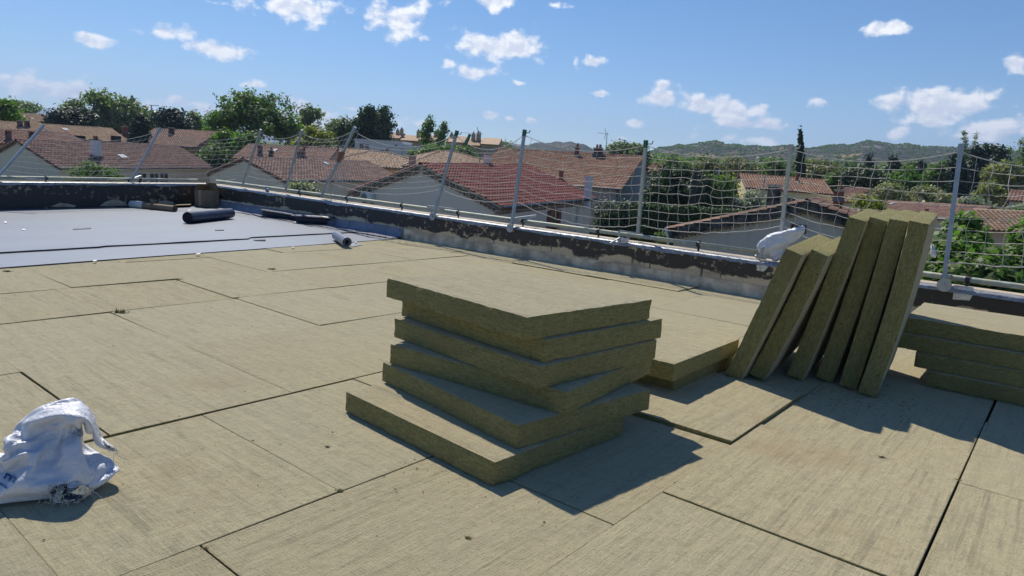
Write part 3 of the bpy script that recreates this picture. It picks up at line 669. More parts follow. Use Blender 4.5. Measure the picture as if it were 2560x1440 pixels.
# ------------------------------------------------------------------ loose insulation slabs
_slab = {}
def slab_mesh(w, d, h, seed):
    """a slab centred on x, y with its base at z = 0; edges slightly worn, faces slightly uneven"""
    k = (w, d, h, seed)
    if k in _slab: return _slab[k]
    bm = bmesh.new(); nx_, ny_, nz_ = 40, 34, 5
    def grid(o, a, b_, na, nb, mi):
        vs = [[bm.verts.new(o + a * (i / na) + b_ * (j / nb)) for j in range(nb + 1)] for i in range(na + 1)]
        for i in range(na):
            for j in range(nb):
                f = bm.faces.new((vs[i][j], vs[i + 1][j], vs[i + 1][j + 1], vs[i][j + 1])); f.material_index = mi
    X, Y, Z = Vector((w, 0, 0)), Vector((0, d, 0)), Vector((0, 0, h)); o = Vector((-w / 2, -d / 2, 0))
    grid(o + Z, X, Y, nx_, ny_, 0); grid(o, Y, X, ny_, nx_, 0)
    grid(o, X, Z, nx_, nz_, 1); grid(o + Y, Z, X, nz_, nx_, 1); grid(o, Z, Y, nz_, ny_, 1); grid(o + X, Y, Z, ny_, nz_, 1)
    bmesh.ops.remove_doubles(bm, verts=bm.verts, dist=1e-5)
    for v in bm.verts:
        p = v.co.copy(); ex = abs(abs(p.x) - w / 2) < 1e-4; ey = abs(abs(p.y) - d / 2) < 1e-4; ez = p.z < 1e-4 or abs(p.z - h) < 1e-4
        n_ = ex + ey + ez
        if n_ >= 2:
            q = .0022 + .006 * max(0, fbm(p.x * 14 + seed, p.y * 14, p.z * 14))
            if ex: v.co.x -= math.copysign(q, p.x)
            if ey: v.co.y -= math.copysign(q, p.y)
            if ez: v.co.z += q if p.z < h / 2 else -q
        else:
            s = .0022 * fbm(p.x * 5 + seed * 3, p.y * 5, p.z * 5)
            if ex: v.co.x += s * 1.4
            if ey: v.co.y += s * 1.4
            if ez and p.z > h / 2: v.co.z += s
    if seed >= 12:
        for v in bm.verts: v.co.z += (.010 + .004 * (seed % 3)) * (1 - (2 * v.co.x / w) ** 2) * (1 if seed % 2 else .4)
    me = bpy.data.meshes.new('insulation_slab'); bm.to_mesh(me); bm.free()
    me.materials.append(M['wool_face']); me.materials.append(M['wool_side']); _slab[k] = me; return me
TH = .121
def slab_at(F, ang, w, d, z, label, group, grain_w=True, seed=0):
    """F: front corner (x, y); d runs along ang, w along ang + 90 degrees"""
    c = Vector((F[0], F[1], z)) + RZ(ang) @ Vector((d / 2, w / 2, 0))
    me = slab_mesh(w, d, TH - .0015, seed)
    return tag(link('insulation_slab', me, mat=T(*c) @ RZ(ang + math.pi / 2 * (1 if seed % 2 else -1))), label, 'insulation slab', group)
STK = [((.0800, 3.1703), .7646, 'top slab of the central stack of six, fully sunlit and overhanging to the left'),
       ((.1761, 3.2340), .7761, 'second slab from the top of the central stack, set back under the overhanging one'),
       ((.1596, 3.1880), .7939, 'third slab from the top of the central stack, with a long tear in its left edge'),
       ((.2967, 3.1895), .9630, 'fourth slab from the top of the central stack, turned clockwise out of line'),
       ((.0690, 3.0276), .7371, 'second slab from the bottom of the central stack, with a shaded strip of top showing'),
       ((-.0260, 2.8756), .8161, 'bottom slab of the central stack, lying on the floor and sticking out front left')]
for i, (F, a, lab) in enumerate(STK): slab_at(F, a, 1.2, 1.007, (5 - i) * TH + .001, lab, 'insulation slabs in the central stack', seed=i)
# low pile right of the stack
slab_at((1.072, 4.272), math.radians(50.9), 1.2, 1.09, TH + .001, 'upper slab of the low pile between stack and leaning boards, corner chipped', 'slabs in the low pile of two', seed=6)
slab_at((1.115, 4.40), math.radians(50.5), 1.15, 1.05, .001, 'lower slab of the low pile, mostly hidden and in shadow', 'slabs in the low pile of two', seed=7)
# pile at the right edge
d2 = math.radians(-37.4)
def pile(Lc, z, label, seed, w=1.2, d=1.0):
    # Lc is the left front corner; long side runs along d2 towards the right front
    ex = Vector((math.cos(d2), math.sin(d2), 0)); ey = Vector((-ex.y, ex.x, 0))
    c = Vector((Lc[0], Lc[1], z)) + ex * (w / 2) + ey * (d / 2)
    return tag(link('insulation_slab', slab_mesh(w, d, TH - .0015, seed), mat=T(*c) @ RZ(d2)), label, 'insulation slab', 'slabs in the pile at the right edge')
pile((3.020, 5.178), 3 * TH + .001, 'top slab of the pile at the right edge, half in sun', 8)
pile((2.972, 5.165), 2 * TH + .001, 'second slab of the right-edge pile, jutting out to the left', 9)
pile((3.078, 5.068), 1 * TH + .001, 'third slab of the right-edge pile, set back over the sunny gap', 10)
pile((3.140, 4.985), .001, 'bottom slab of the right-edge pile, resting on the floor', 11)
# leaning boards
LEAN = [(1.681, 4.768, -.576, .312, .038, 1.01, 1.2, 'leftmost leaning board, one of the two shorter ones'), (1.868, 4.818, -.576, .319, .030, 1.01, 1.2, 'second leaning board from the left, short, beside the taller four'),
        (2.182, 4.890, -.583, .219, .046, 1.235, 1.0, 'third leaning board, first of the four tall ones'), (2.399, 4.892, -.596, .168, .049, 1.235, 1.0, 'fourth leaning board from the left, darkest of the tall ones'),
        (2.505, 4.739, -.585, .130, .047, 1.235, 1.0, 'fifth leaning board, second from the right end of the row'), (2.562, 4.581, -.585, .123, .050, 1.235, 1.0, 'rightmost leaning board, its broad face turned to the right-edge pile')]
for i, (x, y, yaw, tilt, pit, H, Dp, lab) in enumerate(LEAN):
    et = Vector((math.cos(yaw), math.sin(yaw), 0)); ed0 = Vector((-math.sin(yaw), math.cos(yaw), 0))
    ed = math.cos(pit) * ed0 + math.sin(pit) * ZZ; zz = math.cos(pit) * ZZ - math.sin(pit) * ed0
    up = math.cos(tilt) * zz + math.sin(tilt) * et; t_ = math.cos(tilt) * et - math.sin(tilt) * zz
    o = Vector((x, y, .004))
    c = o + ed * (Dp / 2) + up * (H / 2) - t_ * TH      # slab base plane is its left broad face
    R3 = Matrix((up, t_.cross(up), t_)).transposed()
    tag(link('insulation_board', slab_mesh(H, Dp, TH, 12 + i), mat=T(*c) @ R3.to_4x4()), lab, 'insulation slab', 'boards leaning in a row on the right')

# ------------------------------------------------------------------ rolls
def roll(name, label, p0, p1, r, mat, core, cat='roll', spiral=True, tail=None, spin=0.0, group=None):
    """a rolled sheet lying from p0 (end that shows) to p1; real spiral windings"""
    d = (p1 - p0); L = d.length; d.normalize(); side = d.cross(ZZ).normalized(); upv = side.cross(d)
    root = empty(name, p0); tag(root, label, cat, group); mb = MB()
    turns, seg = 4, 26; prof = []
    for k in range(turns * seg + 1):
        a = spin + 2 * math.pi * k / seg; rr = r - (r * .62) * (1 - k / (turns * seg)) ; rr = r * .38 + (r - r * .38) * (k / (turns * seg))
        prof.append(side * math.cos(a) * rr + upv * math.sin(a) * rr + ZZ * r)
    sk = lambda f, k: d * (L * f + .012 * math.sin(k * .11) * (1 - f))
    rows = [[p + sk(f, k) for k, p in enumerate(prof)] for f in (0, .5, 1)]
    mb.sheet(rows)
    th = .004
    inner = [[(p - (p - ZZ * r).normalized() * th) + sk(f, k) for k, p in enumerate(prof)] for f in (0, .5, 1)]
    mb.sheet([list(reversed(q)) for q in inner]); mb.sheet([inner[0], rows[0]]); mb.sheet([rows[2], inner[2]])
    mb.build('rolled_sheet', mat, root, True)
    mb = MB(); c = ZZ * r; mb.tube([c + d * .03, c + d * (L - .02)], r * .36, 14, False); mb.build('core', core, root, True)
    return root
pz = lambda x, y, z=.012: at_z(x, y, z)
a = pz(470, 559); b_ = pz(577, 547); roll('membrane_roll', 'dark navy roll of membrane lying alone on the grey membrane', a, b_, .115, M['membrane_roll'], M['card'], group='rolls of membrane', spin=-1.2)
a = pz(868, 618); b_ = pz(834, 596); a2 = a; b2 = a + (b_ - a).normalized() * .95
roll('membrane_roll', 'grey roll of membrane with its open end facing the camera', a, b2, .082, M['membrane_roll_grey'], M['black_iron'], group='rolls of membrane', spin=-1.5)
# the loose tail of that roll lies on the boards
mb = MB(); q = [pz(886, 605, .006), pz(906, 612, .006), pz(880, 617, .006), pz(872, 612, .006)]
mb.sheet([[q[0].lerp(q[1], s) + ZZ * .006 * math.sin(s * 3) for s in (0, .25, .5, .75, 1)], [q[3].lerp(q[2], s) for s in (0, .25, .5, .75, 1)]])
tag(mb.build('membrane_scrap', M['membrane']), 'pale offcut of membrane beside the open end of the grey roll', 'offcut')
a = pz(334, 519); b_ = pz(437, 530)
rt = roll('wrapped_roll', 'cardboard tube in torn wrapping lying before the left parapet', b_, a, .075, M['card'], M['card'], 'tube', spin=.3)
inv = rt.matrix_basis.inverted(); dd = (a - b_).normalized()
mb = MB(); c0_ = ZZ * .075; mb.tube([c0_ + dd * .9, c0_ + dd * 1.02, c0_ + dd * 1.3], [.082, .084, .080], 16, False); mb.build('wrapping', M['paper'], rt, True)
sd = dd.cross(ZZ).normalized(); mb = MB(); mb.sheet([[c0_ + dd * (.62 + .10 * w_) + ZZ * (.075 + .09 * h_) - sd * (.03 * h_ * h_) for w_ in (0, .5, 1)] for h_ in (0, .3, .6, .8, 1)]); mb.build('torn_flap', M['card'], rt, True)
# upturned membrane strip along the far parapet: floor, curve, wall; rolled over on itself at the left end
mb = MB(); rows = []
for i in range(70):
    v = 9.72 + (17.0 - 9.72) * i / 69; hgt = .16 + .02 * fbm(v, 1, 1); row = []
    for k in range(9):
        q = k / 8
        if q < .35: u, z = UP - .36 + .25 * q / .35, .028 + .012 * fbm(v * 2, q, 3)
        else: a_ = (q - .35) / .65; u, z = UP - .11 + .085 * math.sin(a_ * math.pi / 2), .03 + hgt * (1 - math.cos(a_ * math.pi / 2))
        row.append(W(u, v, z))
    rows.append(row)
mb.sheet(rows); tag(mb.build('membrane_upturn', [M['membrane_roll_grey']], None, True), 'strip of membrane turned up against the foot of the far parapet', 'membrane strip')
def curl(label, p0, p1, r0, r1):
    root = empty('curled_strip', p0); tag(root, label, 'membrane strip', 'curled membrane strips along the far parapet'); mb = MB(); d = p1 - p0; side = d.cross(ZZ).normalized()
    rows = []
    for i in range(18):
        f = i / 17; r = r0 + (r1 - r0) * f; c = d * f + ZZ * r; row = []
        for k in range(15):
            a_ = math.radians(-70 - 250 * k / 14); row.append(c + (side * math.cos(a_) + ZZ * math.sin(a_)) * r * (1 + .08 * fbm(f * 3, k * .2, r)))
        rows.append(row)
    mb.sheet(rows); mb.sheet([[p - (p - d * (i / 17)).normalized() * .004 for p in reversed(row)] for i, row in enumerate(rows)], 1)
    mb.build('curled_sheet', [M['membrane_roll'], M['membrane_back']], root, True)
curl('curled strip of membrane at the foot of the far parapet, nearest the corner', pz(648, 540, .02), pz(735, 552, .02), .085, .075)
curl('curled strip of membrane at the foot of the far parapet, behind the grey roll', pz(733, 556, .02), pz(835, 566, .02), .085, .10)

# ------------------------------------------------------------------ cardboard box in the corner, debris
p = at_z(517, 516, .03); box = empty('cardboard_box', p, math.radians(-34)); tag(box, 'open brown cardboard box standing in the corner of the two parapets', 'box')
bw, bd_, bh = .225, .185, .40
mb = MB(); th = .006
for lo, hi in (((-bw, -bd_, 0), (bw, -bd_ + th, bh)), ((-bw, bd_ - th, 0), (bw, bd_, bh)), ((-bw, -bd_ + th, 0), (-bw + th, bd_ - th, bh)), ((bw - th, -bd_ + th, 0), (bw, bd_ - th, bh)), ((-bw + th, -bd_ + th, .002), (bw - th, bd_ - th, .01))): mb.box(lo, hi)
mb.box((-.05, -bd_ - .003, .0), (.06, -bd_ - .0005, bh), mi=1)
mb.build('box_body', [M['card'], simple('brown_tape', (.46, .36, .24), .5, .1, 6)], box)
for Mx, s in ((T(0, bd_ - th, bh) @ Matrix.Rotation(.35, 4, 'X'), 1), (T(-bw + th, 0, bh) @ Matrix.Rotation(.8, 4, 'Y') @ RZ(math.pi / 2), .85)):
    mb = MB(); mb.box((-bw * s, 0, 0), (bw * s, th, .2), Mx); mb.build('box_flap', M['card'], box)
def litter(name, label, cat, px, mat, z=.03, amp=.012, group=None):
    pts = [at_z(x, y, z) for x, y in px]; c = sum(pts, Vector()) / len(pts); mb = MB(); sc_ = .62 if name == 'paper_scrap' else 1.0; pts = [c + (q - c) * sc_ for q in pts]; n_ = len(pts)
    vs = [Vector((0, 0, amp * .8))] + [q - c + ZZ * random.uniform(0, amp) for q in pts]; k = len(vs)
    vs += [q - ZZ * .006 for q in vs]
    mb.add(vs, [(0, 1 + i, 1 + (i + 1) % n_) for i in range(n_)] + [(k, k + 1 + (i + 1) % n_, k + 1 + i) for i in range(n_)] + [(1 + i, k + 1 + i, k + 1 + (i + 1) % n_, 1 + (i + 1) % n_) for i in range(n_)])
    return tag(mb.build(name, mat, loc=c), label, cat, group)
litter('cardboard_scrap', 'flattened piece of cardboard lying between the tube and the box', 'cardboard', [(430, 511), (462, 507), (480, 512), (476, 517), (440, 518)], M['card'], .03, .05)
litter('cardboard_scrap', 'small torn cardboard edge next to the cardboard box', 'cardboard', [(446, 506), (470, 504), (484, 509), (470, 511)], M['card'], .05, .04)
for lab, px in (('white paper scrap on the membrane in front of the cardboard box', [(467, 525), (481, 523), (480, 527), (469, 528)]), ('white paper scrap near the left edge of the membrane, farther one', [(8, 555), (18, 553), (19, 557), (10, 558)]), ('white paper scrap at left on the membrane, nearer one', [(53, 573), (65, 573), (65, 576), (54, 576)]),
                ('white scrap on the membrane edge left of the long seam', [(229, 652), (246, 649), (243, 654), (231, 654)]), ('white scrap on the membrane edge right of the middle', [(486, 634), (505, 633), (503, 637), (488, 637)]), ('tiny white scrap at the edge near the grey roll', [(728, 617), (738, 616), (736, 620), (729, 620)]), ('white scrap by the tail of the grey roll', [(886, 604), (894, 604), (892, 608), (887, 608)])):
    litter('paper_scrap', lab, 'scrap', px, M['paper'], .022, .012, 'white scraps on the membrane')
for lab, px in (('dark strip of membrane lying alone in the middle of the left membrane', [(182, 572), (228, 569), (227, 571), (182, 574)]), ('thin dark strip on the membrane below the navy roll', [(537, 574), (560, 574), (560, 575.5), (538, 575.5)]), ('dark offcut near the right end of the upturned strip', [(615, 535), (626, 534), (625, 536), (617, 537)]), ('dark strip lying along the lap seam, right half', [(632, 600), (664, 597), (664, 601), (640, 601)])):
    litter('dark_strip', lab, 'offcut', px, M['membrane_back'], .024, .006, 'dark offcuts on the membrane')
# tufts of torn wool at the board joints
def tuft(label, x, y, r, n=60):
    r *= .62; c = at_z(x, y, 0); mb = MB(); rr = random.Random(x)
    for _ in range(n):
        p = Vector((rr.gauss(0, r), rr.gauss(0, r * .6), rr.uniform(0, r * .35))); d = Vector((rr.gauss(0, 1), rr.gauss(0, 1), rr.gauss(0, .5))).normalized() * r * rr.uniform(.4, .9); q = d.cross(ZZ + d * .3).normalized() * r * .10
        mb.add([p - d - q, p - d + q, p + d + q + ZZ * r * .2, p + d - q + ZZ * r * .2], [(0, 1, 2, 3)]); mb.add([p - d + ZZ * .002, p + d + ZZ * .002, p + q * 3], [(0, 1, 2)])
    tag(mb.build('wool_tuft', M['wool_side'], loc=c), label, 'tuft', 'tufts of torn wool at the joints')
for lab, x, y, r in (('tuft of wool at the open joint left of centre, below the membrane', 300, 781, .045), ('dark tuft at the joint under the grey roll', 680, 674, .04), ('tuft at the right end of the short open joint', 447, 699, .03), ('tuft at the T joint left of the stack', 592, 746, .025), ('small tuft at the joint below the stack, left of its corner', 850, 1227, .012), ('tuft on the long joint at lower right', 2392, 1200, .014),
                     ('tuft on the bare floor at the bottom centre', 1172, 1345, .012), ('small tuft in the middle of the lower right board', 2205, 1143, .012), ('small tuft at the end of the joint by the stack shadow', 1655, 1238, .008), ('tuft at the joint above the membrane edge at left', 18, 679, .03), ('tuft on the floor beside the white sack', 512, 1372, .008), ('wool tuft near the joint in front of the sack', 818, 1117, .009)):
    tuft(lab, x, y, r)

# ------------------------------------------------------------------ woven sack on the floor
def sdf_sack(name, balls, floor_z, voxel, folds, parent, mat, sub=0):
    """grow one skin over overlapping ellipsoids, then press folds into it"""
    bm = bmesh.new()
    for c, r, R3 in balls:
        s = bmesh.ops.create_icosphere(bm, subdivisions=3, radius=1.0)
        Mx = T(*c) @ R3.to_4x4() @ Matrix.Diagonal((*r, 1))
        bmesh.ops.transform(bm, matrix=Mx, verts=s['verts'])
    me = bpy.data.meshes.new(name); bm.to_mesh(me); bm.free()
    o = bpy.data.objects.new(name, me); COL.objects.link(o)
    md = o.modifiers.new('r', 'REMESH'); md.mode = 'VOXEL'; md.voxel_size = voxel
    sm = o.modifiers.new('s', 'SMOOTH'); sm.iterations = 14; sm.factor = .6
    dg = bpy.context.evaluated_depsgraph_get(); me2 = bpy.data.meshes.new_from_object(o.evaluated_get(dg)); me2.name = name
    o.modifiers.clear(); o.data = me2; bpy.data.meshes.remove(me)
    n = len(me2.vertices); no = [v.normal.copy() for v in me2.vertices]
    for v, nn in zip(me2.vertices, no): v.co = v.co + nn * folds(v.co, nn)
    for v in me2.vertices:
        if v.co.z < floor_z: v.co.z = floor_z + .002
    me2.materials.clear(); me2.materials.append(mat); me2.polygons.foreach_set('use_smooth', [True] * len(me2.polygons)); me2.update()
    o.parent = parent; return o
I3 = Matrix.Identity(3)
SO = at_z(131, 1224, 0); SACK = empty('woven_sack', SO); tag(SACK, 'white woven plastic sack slumped on the floor at left, torn open at its base', 'sack')
def sp(x, y, z): return at_z(x, y, z) - SO
def ridge(x): x = abs((x % 1.0) - .5) * 2; return x * x * (3 - 2 * x)
# draped cloth: a tube of 52 x 47 points settled over its contents, in millimetres
_SK = np.array([
253,-90,67,251,-78,63,246,-65,62,240,-51,65,248,-44,50,239,-30,37,224,-16,25,206,-1,12,184,14,4,161,26,5,131,39,-1,93,61,3,59,77,8,40,96,8,15,84,5,-25,94,0,-72,105,-12,-61,70,4,-87,94,3,-132,103,9,-154,108,9,-174,108,14,-192,105,20,-208,101,26,-213,88,15,-225,83,12,-237,78,9,-241,66,10,-244,53,14,-244,39,20,-239,25,28,-251,24,7,-245,12,17,-241,5,9,-226,-16,-2,-158,-72,8,-142,-68,4,-101,-79,3,-60,-98,-1,-24,-81,3,-7,-108,5,19,-119,3,60,-133,5,94,-137,8,126,-141,8,152,-140,18,176,-139,32,197,-135,43,214,-130,55,226,-120,66,237,-111,70,246,-101,70,
248,-84,80,256,-75,78,258,-63,72,256,-49,66,253,-32,58,242,-19,45,223,-6,36,208,11,22,181,23,19,154,38,18,124,50,18,91,56,21,61,76,22,25,85,24,-10,92,21,-39,110,17,-72,110,12,-69,79,24,-96,78,21,-122,82,21,-146,88,16,-169,93,23,-189,94,31,-207,94,36,-221,97,26,-233,89,24,-241,81,23,-249,72,22,-253,59,25,-253,44,30,-253,26,36,-254,13,20,-246,-9,8,-234,-36,9,-213,-53,9,-189,-71,15,-150,-75,18,-118,-82,19,-84,-92,20,-49,-98,20,-14,-111,23,22,-118,23,56,-124,23,88,-127,22,118,-134,25,146,-136,33,169,-134,44,190,-136,56,205,-122,64,217,-109,67,229,-100,74,239,-93,80,
236,-74,77,243,-69,84,245,-57,78,252,-43,79,244,-29,69,236,-13,57,227,5,44,207,20,34,186,36,21,159,50,13,128,63,10,95,70,20,61,69,32,26,80,34,-3,101,26,-35,111,28,-59,97,10,-57,68,17,-92,64,12,-122,70,11,-148,74,15,-171,78,22,-187,80,36,-205,81,30,-217,88,39,-228,81,36,-231,71,31,-243,71,36,-242,58,35,-240,43,36,-238,25,36,-251,7,34,-250,-18,20,-239,-41,11,-216,-62,11,-189,-81,10,-153,-85,9,-120,-94,10,-86,-103,10,-50,-110,10,-15,-118,10,19,-128,10,53,-136,14,86,-141,20,116,-148,27,143,-149,39,164,-144,54,180,-128,64,194,-114,71,207,-102,75,218,-92,79,228,-83,81,
227,-63,81,232,-63,92,235,-51,87,238,-37,81,245,-20,80,235,-5,69,226,13,56,211,31,43,189,47,31,159,54,28,132,72,21,100,72,34,66,83,34,32,94,35,-3,92,40,-35,102,41,-47,93,14,-62,76,31,-95,68,24,-123,61,21,-146,71,29,-169,64,28,-189,66,32,-207,68,37,-210,78,48,-217,70,39,-225,62,41,-237,58,41,-247,55,49,-251,40,46,-250,22,45,-248,1,48,-249,-23,40,-241,-49,26,-217,-68,22,-187,-80,22,-153,-86,22,-120,-96,23,-86,-104,23,-51,-113,23,-16,-122,23,17,-135,23,51,-139,28,83,-149,32,112,-158,37,137,-154,52,154,-134,57,170,-117,62,185,-103,67,198,-91,71,209,-81,75,219,-72,78,
218,-60,93,225,-50,94,235,-45,100,235,-31,94,233,-14,87,238,5,80,225,21,69,211,39,55,190,56,43,162,67,34,130,73,36,98,86,30,68,87,48,33,92,49,-2,102,49,-32,119,39,-58,100,22,-67,85,41,-97,75,37,-125,65,35,-150,58,32,-170,68,42,-186,55,41,-204,57,46,-208,67,57,-219,74,54,-230,69,54,-238,61,55,-237,48,58,-237,35,49,-243,20,58,-235,1,54,-238,-23,52,-235,-49,45,-214,-69,40,-185,-82,37,-153,-89,37,-119,-97,38,-86,-107,37,-51,-118,36,-19,-132,33,16,-136,38,50,-138,42,81,-148,47,110,-158,52,133,-140,56,155,-138,71,166,-117,76,181,-103,81,195,-92,86,205,-81,89,213,-71,91,
207,-57,105,212,-48,107,218,-40,111,225,-26,108,232,-9,101,232,10,93,226,30,81,211,47,67,188,62,56,165,79,43,133,86,42,100,93,43,65,99,40,35,102,60,3,116,51,-33,111,51,-56,117,26,-73,97,45,-100,87,34,-127,77,38,-151,69,43,-170,54,47,-187,59,55,-201,46,56,-214,54,58,-214,65,65,-226,64,67,-230,53,64,-223,46,55,-224,31,53,-229,14,56,-238,-3,65,-227,-23,61,-229,-50,58,-213,-73,52,-186,-89,50,-154,-98,49,-121,-107,49,-87,-117,48,-53,-129,46,-19,-139,46,15,-135,52,49,-137,57,81,-146,62,109,-158,66,129,-138,70,151,-123,72,166,-120,90,176,-102,95,190,-91,99,197,-78,102,204,-68,105,
192,-55,118,197,-46,120,202,-35,122,209,-21,119,214,-5,111,219,12,99,221,35,94,210,55,80,191,72,66,165,86,56,137,100,46,104,107,41,71,104,53,39,116,61,4,117,66,-27,123,49,-58,128,35,-79,109,51,-106,96,43,-122,74,52,-145,61,54,-167,56,61,-184,45,60,-199,46,71,-214,45,69,-211,56,76,-223,57,80,-220,47,74,-230,42,68,-220,31,68,-219,13,67,-230,-2,78,-231,-26,74,-218,-47,67,-200,-67,56,-185,-94,64,-155,-106,61,-122,-117,60,-89,-128,58,-54,-137,59,-20,-144,60,15,-146,62,48,-140,72,80,-145,76,107,-158,81,132,-142,84,154,-128,86,161,-107,94,170,-103,109,177,-88,113,183,-75,115,188,-63,114,
179,-48,122,185,-38,122,188,-28,126,193,-16,130,197,-2,120,202,15,108,208,38,105,205,60,93,192,81,78,165,92,69,136,105,59,107,119,49,73,118,58,39,123,48,5,127,54,-29,132,62,-58,139,45,-86,122,48,-112,106,52,-124,82,63,-142,63,68,-160,48,71,-179,39,72,-195,32,74,-201,46,77,-208,47,88,-218,50,92,-228,50,85,-230,37,82,-226,23,79,-213,11,81,-220,-3,67,-218,-22,81,-206,-45,76,-187,-62,62,-178,-89,76,-153,-110,76,-122,-123,73,-88,-130,73,-53,-138,73,-18,-140,74,16,-149,76,50,-153,78,79,-145,91,108,-155,96,126,-133,94,151,-129,100,149,-106,104,157,-97,118,164,-81,118,169,-69,123,174,-58,125,
166,-41,129,171,-31,129,177,-20,127,180,-10,135,187,6,132,195,23,120,194,37,105,194,63,105,188,86,91,170,105,74,140,117,67,109,127,61,74,133,58,40,125,63,8,140,58,-26,146,57,-60,148,57,-85,127,62,-113,115,64,-130,92,72,-145,72,80,-161,55,84,-176,41,87,-191,46,80,-203,43,90,-211,32,87,-221,34,93,-223,45,98,-228,33,96,-222,20,93,-220,2,91,-207,0,74,-205,-19,88,-193,-42,84,-175,-58,69,-169,-83,86,-149,-108,90,-120,-126,88,-87,-136,87,-51,-139,88,-16,-141,89,19,-144,90,53,-142,87,79,-155,102,108,-152,110,122,-128,108,144,-129,115,149,-106,118,147,-86,120,153,-76,130,157,-62,128,161,-52,132,
154,-34,136,159,-24,134,165,-13,131,168,-3,138,179,10,129,182,29,132,179,38,117,180,62,106,180,90,104,172,113,87,141,122,80,109,130,76,76,140,71,43,130,76,11,145,72,-24,149,71,-58,151,71,-86,135,75,-112,119,79,-135,103,81,-154,84,79,-170,67,80,-184,51,81,-194,48,95,-192,34,97,-205,28,99,-214,30,105,-219,40,113,-226,29,111,-221,16,108,-209,12,95,-195,4,82,-192,-16,94,-181,-40,92,-162,-53,76,-159,-77,96,-141,-103,102,-116,-126,102,-82,-130,99,-48,-125,90,-13,-128,94,22,-129,92,55,-132,98,76,-150,115,105,-147,124,119,-124,122,139,-122,128,137,-101,120,138,-86,134,141,-70,139,146,-56,138,150,-45,135,
143,-28,140,147,-18,137,153,-7,135,157,4,141,168,15,128,169,32,136,180,51,122,164,60,113,164,89,111,164,116,99,140,107,80,107,115,74,74,125,73,45,136,90,11,135,83,-22,147,86,-55,153,86,-79,131,88,-103,113,89,-127,96,92,-150,85,94,-166,67,94,-185,65,89,-183,54,103,-192,44,108,-199,43,97,-211,42,98,-208,33,106,-212,32,117,-209,17,116,-200,6,105,-185,9,92,-177,-13,95,-169,-37,100,-149,-50,83,-149,-71,105,-132,-97,112,-111,-124,117,-77,-122,111,-45,-113,99,-10,-114,97,25,-116,99,55,-124,111,74,-144,129,102,-142,138,116,-120,137,134,-114,140,126,-97,131,129,-77,131,131,-64,142,135,-50,141,139,-38,141,
132,-21,142,136,-11,141,142,0,139,146,11,144,156,22,131,168,38,125,170,56,137,156,65,127,150,87,114,151,117,111,133,119,87,105,101,79,72,110,74,46,121,94,14,135,98,-21,138,98,-54,143,97,-86,144,92,-105,121,102,-126,103,105,-146,86,108,-167,75,107,-184,78,96,-194,64,97,-202,52,97,-209,47,107,-202,38,111,-210,40,119,-200,34,126,-195,23,117,-204,20,101,-189,6,107,-174,-12,109,-157,-28,98,-137,-46,91,-139,-65,115,-121,-91,121,-102,-119,127,-76,-107,109,-41,-104,110,-7,-112,112,27,-105,108,54,-117,124,72,-138,142,101,-137,152,117,-122,151,130,-105,152,127,-87,140,117,-72,136,122,-56,139,125,-43,144,129,-31,143,
122,-14,144,126,-4,144,131,7,143,136,18,147,144,29,135,158,33,138,156,55,145,158,77,133,139,86,126,137,115,120,126,128,96,101,106,92,70,97,80,39,111,86,12,122,106,-19,125,92,-53,130,89,-80,137,104,-110,133,110,-131,114,114,-149,96,119,-169,90,109,-188,84,109,-201,73,106,-211,61,104,-200,58,106,-195,52,115,-198,49,126,-189,41,123,-194,37,110,-191,26,97,-176,12,100,-162,-3,110,-145,-19,98,-126,-40,100,-128,-60,124,-110,-86,130,-92,-113,137,-71,-95,116,-39,-103,125,-4,-105,125,29,-95,119,50,-113,138,70,-131,156,99,-130,164,115,-118,165,124,-97,164,126,-77,152,114,-67,150,112,-50,146,115,-36,145,119,-24,144,
114,-9,155,118,1,154,122,12,152,127,25,149,136,37,147,148,37,151,149,55,138,150,79,148,135,91,140,125,111,125,120,136,107,94,118,98,69,95,95,35,96,85,10,107,106,-23,120,106,-52,115,90,-81,122,101,-104,126,121,-131,123,127,-154,110,123,-173,98,122,-184,81,123,-199,71,121,-212,72,115,-213,60,112,-204,64,115,-193,59,115,-182,52,114,-179,37,111,-188,22,112,-168,21,107,-150,7,106,-133,-13,106,-116,-35,110,-117,-54,133,-100,-80,140,-81,-108,146,-67,-84,125,-35,-92,135,-2,-90,125,32,-87,132,44,-112,152,69,-123,169,98,-122,177,112,-112,179,118,-88,174,123,-68,163,111,-61,164,108,-46,159,109,-31,157,112,-20,156,
114,-8,170,115,3,169,118,14,167,122,28,163,128,41,161,140,46,162,137,53,145,138,76,155,139,103,147,121,116,139,114,140,121,88,128,108,63,105,105,35,86,96,2,98,96,-23,109,116,-50,102,98,-82,107,98,-105,111,118,-125,114,138,-150,109,138,-172,102,136,-189,92,132,-204,83,130,-213,71,130,-213,59,128,-203,55,127,-191,57,130,-185,47,127,-179,33,125,-180,16,123,-161,23,121,-144,7,120,-137,-17,120,-110,-27,121,-106,-49,142,-89,-75,150,-69,-102,152,-63,-73,136,-30,-80,142,2,-76,130,32,-81,146,41,-106,165,68,-115,181,97,-113,189,112,-103,191,113,-79,182,120,-61,177,113,-49,169,105,-41,173,106,-26,170,111,-18,171,
